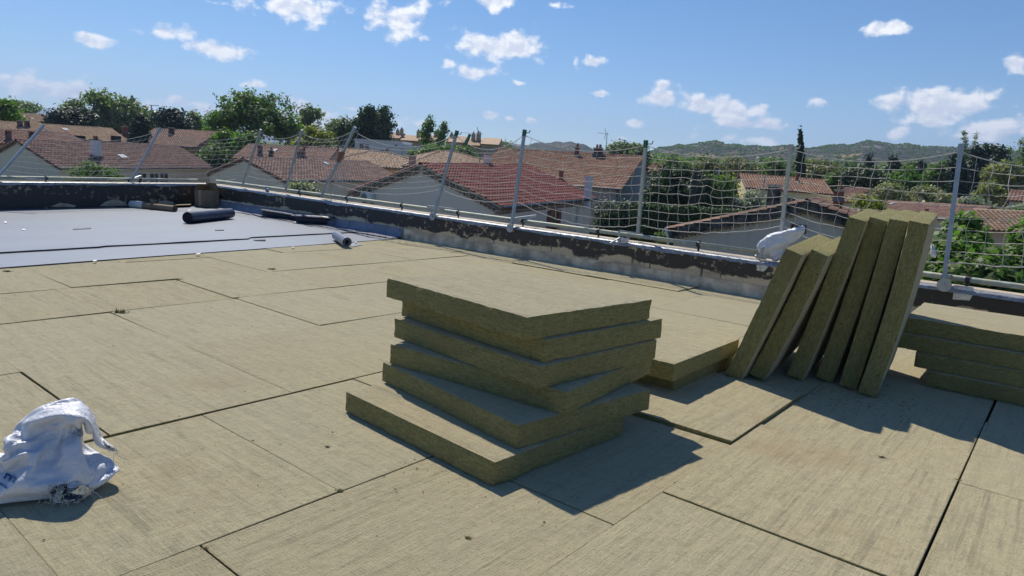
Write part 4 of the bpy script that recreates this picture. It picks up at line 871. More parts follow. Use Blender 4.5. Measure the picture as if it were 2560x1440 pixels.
111,-5,184,115,3,183,115,15,182,122,24,177,126,39,175,133,56,172,127,51,157,128,77,156,131,104,161,124,126,148,109,144,135,83,136,120,55,117,111,33,90,111,2,83,98,-20,95,122,-51,93,110,-80,92,98,-105,96,114,-126,100,133,-145,103,150,-166,94,147,-185,86,146,-202,86,145,-200,73,138,-210,66,140,-206,56,142,-202,47,137,-196,37,135,-188,24,135,-175,13,137,-169,10,118,-152,1,131,-128,-5,125,-106,-19,134,-91,-44,142,-75,-70,152,-56,-96,160,-59,-65,147,-25,-67,148,5,-62,135,22,-80,157,41,-98,178,67,-107,194,96,-104,202,111,-95,204,112,-71,195,118,-52,189,114,-37,178,106,-33,186,103,-20,183,107,-12,184,
108,4,194,113,9,196,118,15,196,121,28,191,120,44,184,126,60,183,120,50,171,119,74,166,122,101,172,120,129,163,105,142,150,83,127,133,50,126,123,30,97,124,11,75,106,-16,81,126,-47,79,113,-77,77,101,-105,81,112,-126,85,130,-146,88,145,-162,90,162,-182,88,161,-195,78,156,-206,67,151,-200,57,148,-192,62,141,-187,53,139,-181,42,136,-179,31,146,-167,26,134,-165,6,132,-153,-14,127,-131,-10,140,-107,-20,149,-91,-44,158,-79,-73,166,-50,-87,171,-54,-55,158,-20,-53,152,13,-51,142,31,-69,164,42,-88,190,66,-99,207,96,-95,214,111,-87,216,114,-63,207,116,-42,200,116,-26,188,108,-19,188,103,-14,197,104,-2,193,
104,14,203,109,19,205,115,24,206,121,31,206,125,43,196,122,63,195,115,49,184,111,72,176,113,99,180,115,129,178,102,140,164,82,121,147,49,125,138,21,109,128,16,75,121,-17,66,122,-48,74,128,-71,64,108,-101,66,114,-126,69,127,-145,73,143,-156,76,163,-173,79,153,-184,68,160,-198,71,164,-190,64,157,-188,54,153,-177,53,150,-178,41,151,-165,35,151,-168,19,147,-156,3,144,-155,-19,141,-131,-23,149,-108,-21,165,-93,-46,173,-74,-70,180,-42,-78,180,-47,-46,168,-16,-38,153,18,-41,152,34,-59,175,43,-78,201,66,-90,219,95,-86,226,111,-77,228,110,-54,217,111,-34,207,117,-18,200,111,-6,195,107,-5,206,103,4,207,
103,21,217,106,30,213,111,34,215,118,39,217,126,44,212,129,55,197,117,52,200,108,69,191,107,97,188,112,125,191,99,137,179,81,116,161,49,124,153,19,111,143,21,77,135,-13,75,134,-43,61,136,-66,52,116,-96,52,119,-123,54,126,-133,64,148,-156,67,150,-174,64,158,-175,73,172,-186,63,169,-194,53,168,-183,52,168,-186,45,161,-176,39,167,-175,27,160,-167,11,161,-167,-5,149,-149,-17,155,-131,-35,158,-109,-32,176,-81,-41,182,-67,-67,194,-35,-68,189,-40,-37,178,-8,-42,165,24,-31,161,35,-50,187,44,-68,213,68,-80,231,96,-71,228,111,-67,240,111,-44,228,111,-24,218,117,-8,212,114,5,202,111,5,214,106,12,219,
105,26,231,105,36,227,107,46,222,114,51,217,121,57,213,130,65,208,119,63,210,107,67,206,103,93,201,110,120,205,95,135,194,81,111,176,49,121,169,18,112,158,25,79,150,-7,69,147,-32,50,136,-64,51,131,-91,39,126,-118,40,130,-130,49,150,-146,61,161,-164,60,169,-181,58,174,-188,66,185,-196,57,183,-195,48,176,-194,38,172,-187,28,170,-180,16,170,-179,1,161,-172,-17,158,-153,-29,163,-131,-34,174,-107,-46,183,-81,-41,197,-60,-63,206,-28,-58,200,-30,-27,186,0,-41,178,27,-21,173,35,-40,200,45,-59,225,75,-68,226,99,-70,243,111,-53,245,118,-39,230,117,-17,225,116,3,222,119,13,210,114,19,218,110,22,226,
110,34,238,106,40,242,107,51,236,114,55,231,120,65,225,130,68,223,121,78,212,110,68,220,101,89,216,108,115,219,92,131,208,81,106,191,50,118,184,18,113,174,26,81,166,0,61,159,-31,60,148,-61,49,146,-84,32,138,-112,28,139,-135,34,148,-140,47,165,-160,45,167,-167,55,180,-176,56,190,-184,48,186,-192,41,190,-195,31,186,-194,20,181,-192,7,176,-187,-9,171,-173,-23,173,-156,-37,176,-133,-44,186,-109,-47,199,-82,-46,212,-53,-50,200,-22,-48,210,-19,-19,193,9,-39,190,29,-12,186,43,-31,209,52,-50,235,82,-54,225,97,-57,251,109,-39,248,120,-30,241,123,-10,231,123,8,225,123,24,219,117,33,222,112,37,228,
114,47,235,111,52,245,107,55,252,110,65,240,118,64,240,127,72,237,123,88,224,113,74,233,101,82,229,107,109,232,89,128,224,81,102,205,50,114,199,18,114,190,27,82,181,0,65,174,-31,64,163,-53,41,158,-78,27,152,-105,21,151,-131,20,153,-132,34,171,-145,49,172,-154,48,187,-167,45,182,-173,38,191,-180,32,196,-184,23,195,-187,12,193,-189,-2,189,-180,-16,184,-161,-15,179,-143,-29,180,-131,-37,200,-105,-34,206,-75,-32,209,-46,-37,199,-20,-37,220,-7,-12,201,19,-35,200,31,-3,198,47,-22,221,62,-41,244,88,-40,228,101,-43,256,107,-31,235,118,-17,236,126,-1,242,128,17,234,126,33,229,121,43,230,117,40,239,
114,51,249,118,58,247,113,66,247,109,75,254,117,78,245,126,76,251,122,93,239,109,89,231,101,76,244,106,107,246,88,125,239,80,98,221,49,101,208,19,116,205,29,84,197,0,69,189,-31,67,179,-51,44,173,-74,25,167,-98,13,163,-120,25,165,-139,20,175,-143,37,183,-160,36,176,-163,32,189,-169,27,180,-167,25,191,-172,18,185,-176,7,183,-175,-7,185,-170,-20,196,-153,-25,188,-131,-19,185,-124,-26,208,-98,-22,198,-69,-25,197,-38,-23,200,-19,-22,227,5,-6,209,30,-30,212,35,3,213,62,-17,224,71,-31,252,95,-27,232,103,-27,260,108,-16,237,117,-13,252,119,5,239,123,22,245,127,36,244,125,50,242,121,53,247,
117,60,265,111,63,257,115,72,260,110,69,271,114,83,262,123,75,267,120,94,253,110,103,240,103,85,255,101,104,232,85,121,254,80,94,235,48,94,223,25,119,220,30,86,212,0,74,204,-31,71,194,-55,53,185,-72,29,182,-94,13,178,-119,15,177,-131,33,180,-142,26,195,-149,41,187,-149,27,188,-154,19,179,-159,12,187,-164,8,195,-160,4,184,-165,-1,197,-155,-16,194,-143,-30,200,-133,-9,197,-116,-14,215,-90,-12,207,-62,-19,210,-33,-8,203,-13,-8,229,17,-1,218,37,-27,226,40,7,227,70,-6,233,83,-22,259,101,-13,234,104,-14,265,110,-1,241,117,-1,263,121,16,250,116,33,242,121,45,249,127,54,257,122,59,264,
114,47,272,116,52,261,120,59,260,116,57,276,120,71,263,119,73,285,114,89,267,110,88,244,103,99,266,94,90,240,85,106,259,73,108,230,47,91,238,34,122,233,32,88,228,1,82,219,-29,71,210,-46,48,197,-72,35,197,-89,14,194,-114,12,192,-134,22,191,-136,41,199,-153,42,203,-161,32,197,-159,20,195,-148,19,198,-147,9,197,-156,1,200,-154,-11,202,-163,-26,205,-146,-15,205,-128,-3,212,-103,-4,214,-82,-21,219,-55,-9,219,-30,7,208,-6,6,230,27,4,230,39,-24,240,43,9,242,60,-17,237,82,-6,258,100,3,237,104,0,269,109,13,244,115,11,273,113,17,248,117,29,261,117,45,268,125,38,264,119,44,261,
120,50,282,123,55,274,119,60,280,123,67,269,115,69,277,119,86,275,108,78,272,111,98,258,99,84,266,100,102,245,79,89,258,73,118,243,57,92,251,45,122,245,34,92,244,3,82,234,-20,64,221,-48,55,211,-61,29,206,-85,16,209,-109,9,207,-118,24,193,-129,29,208,-144,35,214,-155,28,212,-164,20,210,-164,14,202,-160,5,206,-154,1,216,-164,-9,214,-159,-22,220,-139,-22,218,-123,-8,226,-100,-12,229,-72,-16,231,-55,7,224,-25,13,222,7,15,225,34,8,244,42,-22,255,57,8,251,69,-19,252,79,11,258,98,-7,251,99,16,266,109,0,259,108,22,272,118,16,262,115,31,277,121,31,269,119,40,280,125,46,274,
121,50,293,126,56,292,120,60,292,124,70,288,116,69,289,119,88,290,109,78,284,112,99,274,101,84,277,99,108,262,81,89,269,77,118,258,59,91,261,46,122,261,36,91,253,13,71,241,-18,62,237,-36,46,217,-61,33,222,-86,32,212,-102,20,197,-120,29,208,-131,13,205,-132,23,216,-142,17,209,-151,11,214,-160,8,216,-171,7,219,-169,-3,223,-165,-15,229,-151,-20,235,-137,-8,229,-118,-11,241,-94,-8,243,-67,-6,242,-41,6,233,-20,28,226,6,16,241,36,9,253,45,-19,270,59,9,261,74,-18,267,81,11,269,99,-11,267,101,16,277,112,0,275,109,22,284,119,14,280,116,31,289,124,30,286,120,40,292,125,45,295,
122,50,305,125,56,312,121,60,304,124,70,308,117,69,301,119,86,308,110,77,295,112,100,295,102,84,289,102,112,278,83,89,280,80,119,279,61,91,272,48,118,280,38,91,263,21,64,252,-7,51,244,-34,42,232,-61,49,225,-76,40,203,-97,35,191,-105,25,210,-119,14,216,-133,8,222,-146,14,225,-153,26,223,-162,22,226,-156,9,228,-153,-2,231,-161,-5,241,-146,-10,247,-133,2,240,-111,3,236,-89,7,245,-66,7,231,-41,22,234,-14,36,238,16,28,247,38,9,263,44,-12,284,61,9,272,77,-13,283,83,11,280,102,-10,286,102,16,289,114,4,294,110,23,295,121,14,299,117,31,301,124,29,307,121,40,304,124,46,317,
130,50,314,129,45,301,128,54,310,126,61,325,125,63,304,122,77,322,116,88,301,107,97,313,107,97,284,100,108,292,82,97,267,76,117,294,65,108,269,45,107,287,33,106,251,19,77,262,-9,62,256,-35,54,243,-50,60,219,-71,56,202,-94,51,193,-109,39,204,-118,30,219,-128,22,229,-135,16,238,-147,14,233,-156,13,238,-164,6,243,-152,8,244,-156,3,255,-141,1,257,-123,9,253,-103,13,245,-84,11,229,-59,21,228,-40,31,248,-10,33,254,22,35,260,23,3,267,44,0,297,59,-10,270,72,-6,305,85,-4,275,95,-9,304,105,1,283,108,3,312,115,20,314,120,27,289,125,37,305,120,30,325,125,40,322,130,40,311,
138,51,315,137,50,301,134,60,301,134,60,320,131,74,310,122,73,301,124,94,305,115,103,319,109,109,288,99,98,311,88,109,280,67,107,293,65,124,262,48,98,271,30,119,262,15,90,253,-10,74,267,-36,67,253,-56,66,232,-70,71,209,-93,65,200,-112,55,203,-124,45,214,-134,37,225,-142,32,234,-150,28,241,-160,29,235,-165,26,242,-160,20,254,-149,17,261,-134,17,256,-123,20,241,-103,24,232,-80,26,224,-57,37,233,-32,44,245,-4,48,258,16,30,274,15,-1,280,42,-17,295,65,-25,272,82,-19,304,94,-16,269,103,-22,300,112,-9,286,116,2,315,123,19,316,127,22,290,129,24,312,128,38,313,134,31,322,137,43,322,
145,42,313,144,51,309,142,56,297,142,58,315,136,65,301,129,77,293,128,84,319,123,106,322,117,114,293,107,107,317,89,118,298,70,89,296,60,116,279,57,91,253,30,106,273,9,105,253,-9,78,251,-37,80,262,-59,77,244,-71,83,221,-91,80,208,-112,72,207,-127,62,214,-138,53,222,-147,47,229,-155,43,236,-162,42,243,-162,38,252,-152,34,258,-141,31,265,-132,33,251,-119,35,238,-98,39,230,-78,29,240,-57,44,248,-32,49,261,-4,51,275,6,22,286,14,-8,295,37,-24,279,69,-31,287,97,-26,305,100,-28,268,109,-31,296,110,-9,307,124,1,306,132,16,318,128,8,294,129,28,293,133,42,298,137,29,303,142,34,309,
151,38,303,151,47,299,150,57,293,149,63,309,143,73,302,136,79,286,135,86,312,131,106,325,124,120,300,113,117,320,98,121,312,77,97,313,51,113,296,61,85,278,29,98,267,2,115,265,-4,92,243,-34,85,247,-62,88,257,-74,93,234,-93,81,225,-111,87,213,-127,78,217,-139,70,224,-149,64,231,-155,59,239,-158,57,248,-152,52,255,-143,48,261,-131,45,265,-119,43,255,-109,49,239,-87,46,242,-76,30,257,-56,47,264,-30,41,275,-2,41,287,22,21,290,29,-8,304,40,-36,288,69,-32,306,100,-39,300,105,-44,265,115,-27,286,115,-13,317,128,-6,317,135,9,301,130,15,275,134,33,278,139,42,287,143,31,289,148,32,296,
157,38,288,159,45,295,158,55,290,156,65,302,151,76,296,144,80,279,143,88,304,139,105,325,131,125,312,118,131,326,104,123,331,80,114,312,49,108,311,56,82,292,30,81,269,4,101,274,-9,108,246,-28,90,232,-56,89,240,-76,105,246,-92,87,241,-108,95,228,-126,94,222,-139,87,227,-149,80,234,-151,75,244,-149,71,252,-142,66,256,-132,62,261,-120,58,265,-107,55,257,-94,55,244,-92,36,255,-75,34,273,-54,49,281,-29,38,292,-1,25,294,27,13,303,43,-15,304,45,-48,301,77,-44,316,96,-53,289,112,-52,271,115,-38,304,120,-10,302,133,-13,303,133,5,281,135,19,261,138,38,263,145,43,272,149,32,273,154,32,281,
162,40,271,165,45,280,166,54,288,163,66,289,158,79,289,152,80,271,146,94,286,140,110,304,137,130,326,124,125,339,111,113,333,89,113,330,57,108,328,53,80,309,31,90,284,1,84,270,-11,113,262,-24,107,234,-51,103,235,-64,103,258,-88,96,255,-104,103,243,-121,106,234,-137,103,234,-135,89,236,-140,88,246,-136,79,244,-129,73,248,-120,68,251,-109,69,259,-103,66,245,-99,55,260,-92,39,273,-72,48,284,-49,40,295,-28,21,295,-1,13,307,27,2,316,48,-24,318,53,-56,316,86,-58,319,103,-66,292,118,-53,286,122,-29,306,124,-7,283,135,-18,284,140,2,272,144,21,262,144,37,249,150,44,258,155,42,270,159,35,264,
162,52,256,165,56,264,170,55,270,170,67,278,166,81,282,159,85,265,154,99,281,148,112,303,143,119,333,129,112,336,115,110,349,100,102,339,68,96,337,40,86,317,34,74,285,4,83,286,-16,105,276,-24,96,249,-40,116,236,-60,117,252,-83,112,251,-103,109,259,-116,116,248,-132,112,247,-131,99,250,-123,92,248,-124,86,255,-117,85,249,-109,81,255,-98,78,248,-98,68,261,-84,57,269,-89,47,287,-70,31,289,-50,26,305,-27,10,308,0,0,317,28,-10,330,49,-34,332,61,-65,329,87,-74,314,107,-57,308,122,-49,304,129,-22,305,124,-20,271,137,-17,262,139,5,251,146,19,244,151,35,239,155,30,253,153,43,249,158,49,252,
167,45,243,166,55,244,167,63,252,172,69,256,173,80,271,167,90,259,162,101,280,156,108,307,148,106,334,135,103,345,121,98,353,105,92,351,80,84,342,49,75,328,36,63,299,14,86,300,-14,93,288,-28,87,262,-43,108,251,-53,133,246,-77,128,247,-92,122,262,-111,121,263,-126,121,261,-127,108,264,-119,106,257,-114,99,262,-106,95,259,-96,92,257,-99,82,265,-89,75,275,-92,59,284,-74,52,295,-63,33,305,-50,12,315,-25,-1,321,2,-13,328,29,-22,342,46,-49,340,76,-57,335,100,-76,327,114,-64,315,126,-45,322,132,-33,290,127,-31,257,134,-12,244,140,6,234,147,22,227,155,21,236,159,35,238,158,48,236,163,46,239,
171,49,229,173,55,235,169,63,235,168,74,241,168,84,253,174,98,260,168,91,283,163,99,310,153,93,329,140,89,343,127,85,356,111,81,345,91,77,332,60,77,317,39,52,312,14,71,309,-8,77,288,-35,85,278,-29,106,260,-45,127,260,-65,139,253,-85,138,258,-103,137,264,-114,129,271,-119,117,276,-112,109,273,-104,111,269,-96,106,268,-100,97,273,-100,87,281,-96,75,291,-88,61,301,-76,47,312,-60,31,322,-41,15,329,-19,-2,337,5,-18,344,31,-35,354,59,-50,355,87,-64,350,107,-76,340,121,-62,329,134,-50,316,131,-47,278,134,-35,247,141,-16,235,147,2,225,153,18,218,152,34,228,157,45,224,162,54,223,167,55,228,
174,56,215,177,56,220,174,63,221,174,72,229,174,82,239,176,79,259,178,91,283,168,85,293,156,80,308,145,74,327,133,91,335,118,86,324,103,77,312,75,69,301,45,58,290,19,50,304,-10,56,295,-27,65,272,-43,88,269,-57,111,266,-69,130,271,-76,150,271,-91,141,278,-102,134,284,-106,123,288,-105,114,289,-101,108,286,-95,103,285,-87,98,286,-93,94,297,-84,84,303,-74,71,311,-61,58,320,-44,43,328,-24,28,336,-3,11,346,22,-4,352,49,-20,359,77,-34,358,102,-48,353,117,-62,346,130,-75,332,134,-66,296,138,-57,261,144,-32,251,150,-10,243,155,9,235,160,27,228,158,36,213,164,44,213,169,46,217,171,54,212,
178,56,200,179,62,204,180,68,210,182,68,221,181,80,230,182,85,247,182,77,272,174,74,298,164,75,318,152,75,338,138,78,344,122,76,340,109,66,319,87,57,308,55,51,305,26,39,293,-5,39,297,-26,58,288,-46,77,281,-53,102,281,-55,125,281,-72,137,283,-81,152,288,-90,142,294,-94,132,299,-91,124,295,-88,118,293,-82,112,293,-84,108,301,-77,99,304,-69,88,311,-59,76,319,-49,63,332,-32,48,340,-12,33,348,12,19,349,37,3,360,63,-11,359,91,-26,356,110,-40,354,124,-53,344,137,-66,330,141,-58,292,147,-56,256,153,-32,248,159,-9,242,164,10,232,160,18,214,165,30,205,171,35,209,176,42,208,177,49,201,
186,50,197,187,57,200,186,66,199,188,66,210,189,76,221,186,73,238,179,68,253,176,61,283,165,63,301,155,61,328,141,63,340,127,64,351,111,60,339,99,46,317,67,41,313,36,33,307,7,41,310,-19,55,304,-29,73,284,-38,96,291,-48,117,295,-62,132,297,-64,149,292,-74,147,302,-81,139,308,-79,132,305,-76,125,304,-72,118,306,-69,111,310,-66,102,317,-62,91,327,-48,82,332,-34,69,340,-17,54,348,1,39,357,26,25,360,52,11,365,79,-3,365,103,-18,362,116,-31,345,129,-44,331,144,-56,324,149,-62,287,154,-47,255,156,-29,233,156,-4,227,166,3,216,163,13,199,171,20,201,177,29,198,182,36,196,184,43,196,
189,51,181,192,51,187,193,60,188,194,66,198,193,64,212,189,60,228,183,56,244,175,51,264,171,50,297,157,52,309,144,53,323,129,54,334,116,49,353,101,42,337,79,27,314,50,38,319,22,50,314,-7,59,316,-14,75,295,-37,82,302,-44,104,307,-47,124,301,-48,140,292,-58,141,304,-64,141,314,-69,136,319,-71,129,322,-69,122,324,-66,114,328,-60,106,334,-51,96,340,-39,84,348,-25,71,355,-5,59,361,17,47,359,42,34,363,68,20,364,95,5,365,111,-10,360,124,-24,348,136,-35,325,150,-46,313,158,-58,281,161,-35,256,163,-17,233,158,-9,211,168,-4,201,171,14,191,171,31,187,177,39,184,182,44,181,186,48,180,
204,40,172,204,45,174,199,50,181,200,56,190,197,52,203,193,48,218,188,44,236,181,40,257,172,37,282,161,37,303,149,38,323,134,39,335,118,40,335,105,34,355,84,23,333,54,21,316,27,34,320,10,58,322,0,78,305,-24,74,311,-31,93,301,-33,113,296,-32,131,294,-40,136,305,-46,139,315,-51,132,317,-53,128,324,-53,125,331,-51,119,337,-45,111,343,-37,101,351,-25,90,357,-10,77,363,10,67,356,33,55,361,58,42,365,83,28,367,105,14,362,118,-1,356,132,-16,345,144,-29,328,156,-37,302,164,-49,271,162,-40,238,166,-22,218,161,-14,196,168,-1,183,172,18,175,181,24,176,187,30,177,199,35,169,202,37,170,
201,26,177,208,29,175,204,35,179,203,39,190,196,42,189,192,38,204,186,34,221,182,28,242,171,32,259,162,25,286,152,24,312,139,24,333,123,25,335,107,25,336,88,19,354,65,10,328,44,33,327,28,57,326,14,80,316,-9,71,321,-15,90,308,-25,107,311,-34,123,310,-22,131,307,-28,136,316,-33,129,320,-36,123,323,-36,117,329,-33,117,337,-27,114,347,-21,107,358,-8,95,363,8,83,367,27,75,357,49,63,361,74,50,365,99,36,367,113,22,359,126,7,352,139,-7,339,151,-20,317,157,-29,281,169,-38,256,168,-44,225,166,-29,202,165,-16,180,179,2,166,190,17,162,200,29,161,203,20,164,201,20,171,200,23,176,
213,11,172,208,13,178,210,20,179,206,23,189,199,25,191,190,29,189,185,25,207,182,17,228,171,23,241,161,22,262,153,13,294,143,10,324,128,11,328,112,11,331,93,10,337,67,7,348,63,31,331,46,54,325,30,77,328,5,82,324,-18,87,325,-33,91,313,-32,107,320,-21,115,316,-14,124,316,-15,128,324,-18,124,331,-18,116,331,-17,108,335,-12,103,345,-4,99,356,9,100,369,25,88,371,44,82,363,65,71,360,90,58,365,108,44,366,121,30,358,134,16,348,146,2,331,157,-11,306,162,-18,267,172,-28,241,174,-39,214,172,-31,188,183,-16,167,198,2,153,211,17,149,220,25,150,223,21,156,221,16,162,215,10,168,
233,3,162,226,3,169,216,4,177,209,6,187,202,9,190,196,18,181,190,13,197,182,7,213,174,8,233,162,12,244,152,8,271,143,2,302,133,-3,333,118,-1,339,102,-4,336,71,-7,335,51,16,336,58,46,339,38,64,341,13,67,330,-9,71,330,-28,75,323,-29,92,330,-20,103,330,-11,109,328,-4,113,323,-1,116,330,0,115,337,1,107,342,5,97,344,14,96,355,27,103,367,42,93,379,61,85,372,82,78,364,103,65,363,116,52,365,129,38,354,142,24,342,154,10,323,163,-2,294,168,-8,253,174,-18,226,180,-31,203,182,-29,176,202,-16,154,219,1,139,233,15,137,222,8,151,230,5,152,236,2,154,236,4,157,
243,-14,157,235,-14,164,222,-13,173,212,-11,184,204,-7,184,203,2,176,189,8,180,180,9,196,176,-1,217,168,-1,240,155,-5,257,144,-9,285,135,-15,316,123,-17,339,108,-12,351,86,-5,352,56,2,351,47,30,337,44,51,354,20,53,341,1,56,329,-18,63,333,-27,76,340,-17,85,335,-8,91,330,-1,95,327,5,98,327,12,101,329,18,103,335,22,106,346,30,106,360,42,94,366,59,102,379,79,91,380,100,84,372,111,73,363,124,59,362,136,46,348,149,32,336,160,19,312,169,8,280,176,-3,245,182,-13,219,186,-22,192,201,-26,165,224,-16,141,243,1,126,245,5,136,232,-4,150,221,-9,162,222,-10,167,233,-13,161,
239,-31,157,242,-31,158,230,-30,167,220,-26,177,212,-23,177,211,-15,171,201,-7,171,181,-2,181,173,-6,200,170,-13,226,162,-17,250,150,-22,275,138,-27,300,125,-29,323,111,-26,339,93,-16,338,63,-11,342,45,12,343,55,36,356,30,37,346,8,42,339,-5,57,345,-8,74,340,-16,78,352,-8,85,348,-1,90,346,5,89,344,13,89,345,21,89,348,31,91,355,41,98,350,57,102,361,74,109,374,95,100,380,109,90,377,120,79,369,133,67,359,145,54,345,157,40,327,167,28,299,174,18,263,181,7,233,186,-3,206,190,-12,180,222,-20,154,223,1,146,250,-11,129,256,-6,136,243,-10,151,235,-23,157,221,-28,168,229,-31,165]).reshape(-1, 3) / 1000.0
NU_, NV_ = 52, 46
sv = (np.array(RZ(math.radians(35.6)).to_3x3()) @ (_SK * .93).T).T
sv[:, 2] = np.maximum(sv[:, 2], .0015)
sf = [(j * NU_ + i, j * NU_ + (i + 1) % NU_, (j + 1) * NU_ + (i + 1) % NU_, (j + 1) * NU_ + i) for j in range(NV_) for i in range(NU_)]
for i in range(NU_ // 2):
    q = []
    for k in (i, i + 1, (NU_ - i - 1) % NU_, (NU_ - i) % NU_):
        if k not in q: q.append(k)
    if len(q) > 2: sf.append(tuple(reversed(q)))
SB = link('sack_body', mesh('sack_body', sv, sf, M['sack'], True), SACK)
bvh = BVHTree.FromObject(SB, bpy.context.evaluated_depsgraph_get())
md = SB.modifiers.new('fine', 'SUBSURF'); md.levels = md.render_levels = 1
MOUTH = [Vector(sv[NV_ * NU_ + i]) for i in range(NU_)]
# frayed threads round the mouth and the tear
mb = MB()
def thread(p, d, n_, l, r=.0011):
    pts = [p]
    for _ in range(n_): d = (d + Vector((random.gauss(0, .45), random.gauss(0, .45), random.gauss(0, .35)))).normalized(); q = pts[-1] + d * l / n_; q.z = max(q.z, .003); pts.append(q)
    mb.tube(pts, r, 3, False)
for k in range(150):
    a_ = random.randrange(NU_); p = MOUTH[a_].lerp(MOUTH[(a_ + 1) % NU_], random.random()); thread(p, Vector((.6, -.2, random.uniform(-1, .2))), 3, random.uniform(.008, .024), .0009)
lowm = min(MOUTH, key=lambda p: p.z)
for d_ in ((.3, 0, -1), (.8, 0, -.8), (-.2, .2, -1)): thread(lowm, Vector(d_), 6, .06)
def on_sack(x, y):
    o_ = CAM - SO; d = ray(x, y).normalized(); h_, n_, i_, _ = bvh.ray_cast(o_, d); return (h_, n_) if h_ else (sp(x, y, .02), Vector((0, -1, 0)))
for _ in range(110):
    x, y = random.uniform(112, 228), random.uniform(1200, 1258)
    if ((x - 168) / 62) ** 2 + ((y - 1230) / 30) ** 2 > 1: continue
    h_, n_ = on_sack(x, y); thread(h_ + n_ * .004, Vector((random.gauss(0, .5), -.6, random.gauss(-.4, .6))), 5, random.uniform(.02, .055))
for _ in range(9): h_, n_ = on_sack(random.uniform(205, 232), random.uniform(1215, 1240)); thread(h_ + n_ * .004, Vector((1, -.3, .1)), 5, random.uniform(.03, .07))
mb.build('frayed_threads', M['rope'], SACK)['kind'] = 'stuff'
# the torn hole: a ragged patch on the skin, dark as the shade inside
mb = MB(); ctr, cn = on_sack(170, 1228); pts = []
for k in range(22):
    a_ = 2 * math.pi * k / 22; rr = 1 + .25 * fbm(k * .9, 2, 2); h_, n_ = on_sack(170 + 46 * math.cos(a_) * rr, 1229 + 19 * math.sin(a_) * rr); pts.append(h_ + n_ * .0025)
mb.add([ctr + cn * .003] + pts, [(0, 1 + i, 1 + (i + 1) % 22) for i in range(22)]); mb.build('torn_hole_shade', simple('sack_inside_shade', (.035, .045, .085), .8, .4, 30), SACK)
# blue print at the left edge: two letters following the skin
def letters(ch, x, y, size, ang, sh=0.0):
    cu = bpy.data.curves.new('t', 'FONT'); cu.body = ch; cu.size = size; cu.align_x = 'CENTER'; cu.align_y = 'CENTER'; cu.resolution_u = 2; cu.offset = size * .012
    to = bpy.data.objects.new('t', cu); COL.objects.link(to); dg = bpy.context.evaluated_depsgraph_get(); me = bpy.data.meshes.new_from_object(to.evaluated_get(dg)); bpy.data.objects.remove(to)
    bm = bmesh.new(); bm.from_mesh(me); bmesh.ops.triangulate(bm, faces=bm.faces); bmesh.ops.subdivide_edges(bm, edges=bm.edges, cuts=3, use_grid_fill=False); bmesh.ops.triangulate(bm, faces=bm.faces)
    for v in bm.verts:
        px = x + math.cos(ang) * v.co.x - math.sin(ang) * v.co.y; py = y - (math.sin(ang) * v.co.x + math.cos(ang) * v.co.y) * .9
        h_, n_ = on_sack(px, py); v.co = h_ + n_ * .0025
    bm.to_mesh(me); bm.free(); me.materials.clear(); me.materials.append(M['print_blue']); link('printed_letter', me, SACK)
letters('E', 24, 1194, 42, math.radians(-116)); letters('L', 3, 1216, 38, math.radians(-128))
# round steel plates spilling out of the tear
def disc_mesh():
    mb = MB(); r, h_ = .021, .0014; n_ = 24; vs = []
    for z, q in ((0, r), (h_, r), (h_, r * .8), (h_ + .0012, r * .74), (h_ + .0012, r * .42), (h_ - .0006, r * .34), (h_ - .0006, r * .16), (h_ - .004, r * .14)): vs += [Vector((q * math.cos(2 * math.pi * k / n_), q * math.sin(2 * math.pi * k / n_), z)) for k in range(n_)]
    fs = [tuple(range(n_ - 1, -1, -1))] + [(a_ * n_ + k, a_ * n_ + (k + 1) % n_, (a_ + 1) * n_ + (k + 1) % n_, (a_ + 1) * n_ + k) for a_ in range(7) for k in range(n_)]
    return mesh('steel_plate', vs, fs, M['steel'])
DM = disc_mesh()
def plate(x, y, tilt, az_, lift, label):
    h_, n_ = on_sack(x, y); d = (-ray(x, y)).normalized()
    tag(link('steel_plate', DM, mat=T(*(SO + h_ + n_ * lift + Vector((0, -.004, 0)))) @ RZ(az_) @ Matrix.Rotation(tilt, 4, 'X')), label, 'fixing plate', 'round steel plates in the torn sack')
plate(188, 1206, .35, .3, .016, 'topmost shiny round plate lying flat on the spilled pile')
plate(187, 1210, .42, .2, .010, 'round plate directly under the topmost one')
plate(186, 1214, .50, .1, .008, 'third plate down in the spilled pile')
plate(150, 1222, 1.15, -.35, .008, 'plate veiled by frayed threads at the left of the tear')
for k in range(9): plate(184 + 3.6 * k, 1226 + 2.0 * math.sin(k), 1.15 + .05 * k, .25 + .05 * k, .000 + .001 * (k % 3), 'plate standing on edge in the row inside the tear')
for k in range(4): plate(146 + 10 * k, 1240 + 2 * (k % 2), 1.25, -.2 + .2 * k, .001, 'plate low in the tear among the loose threads')

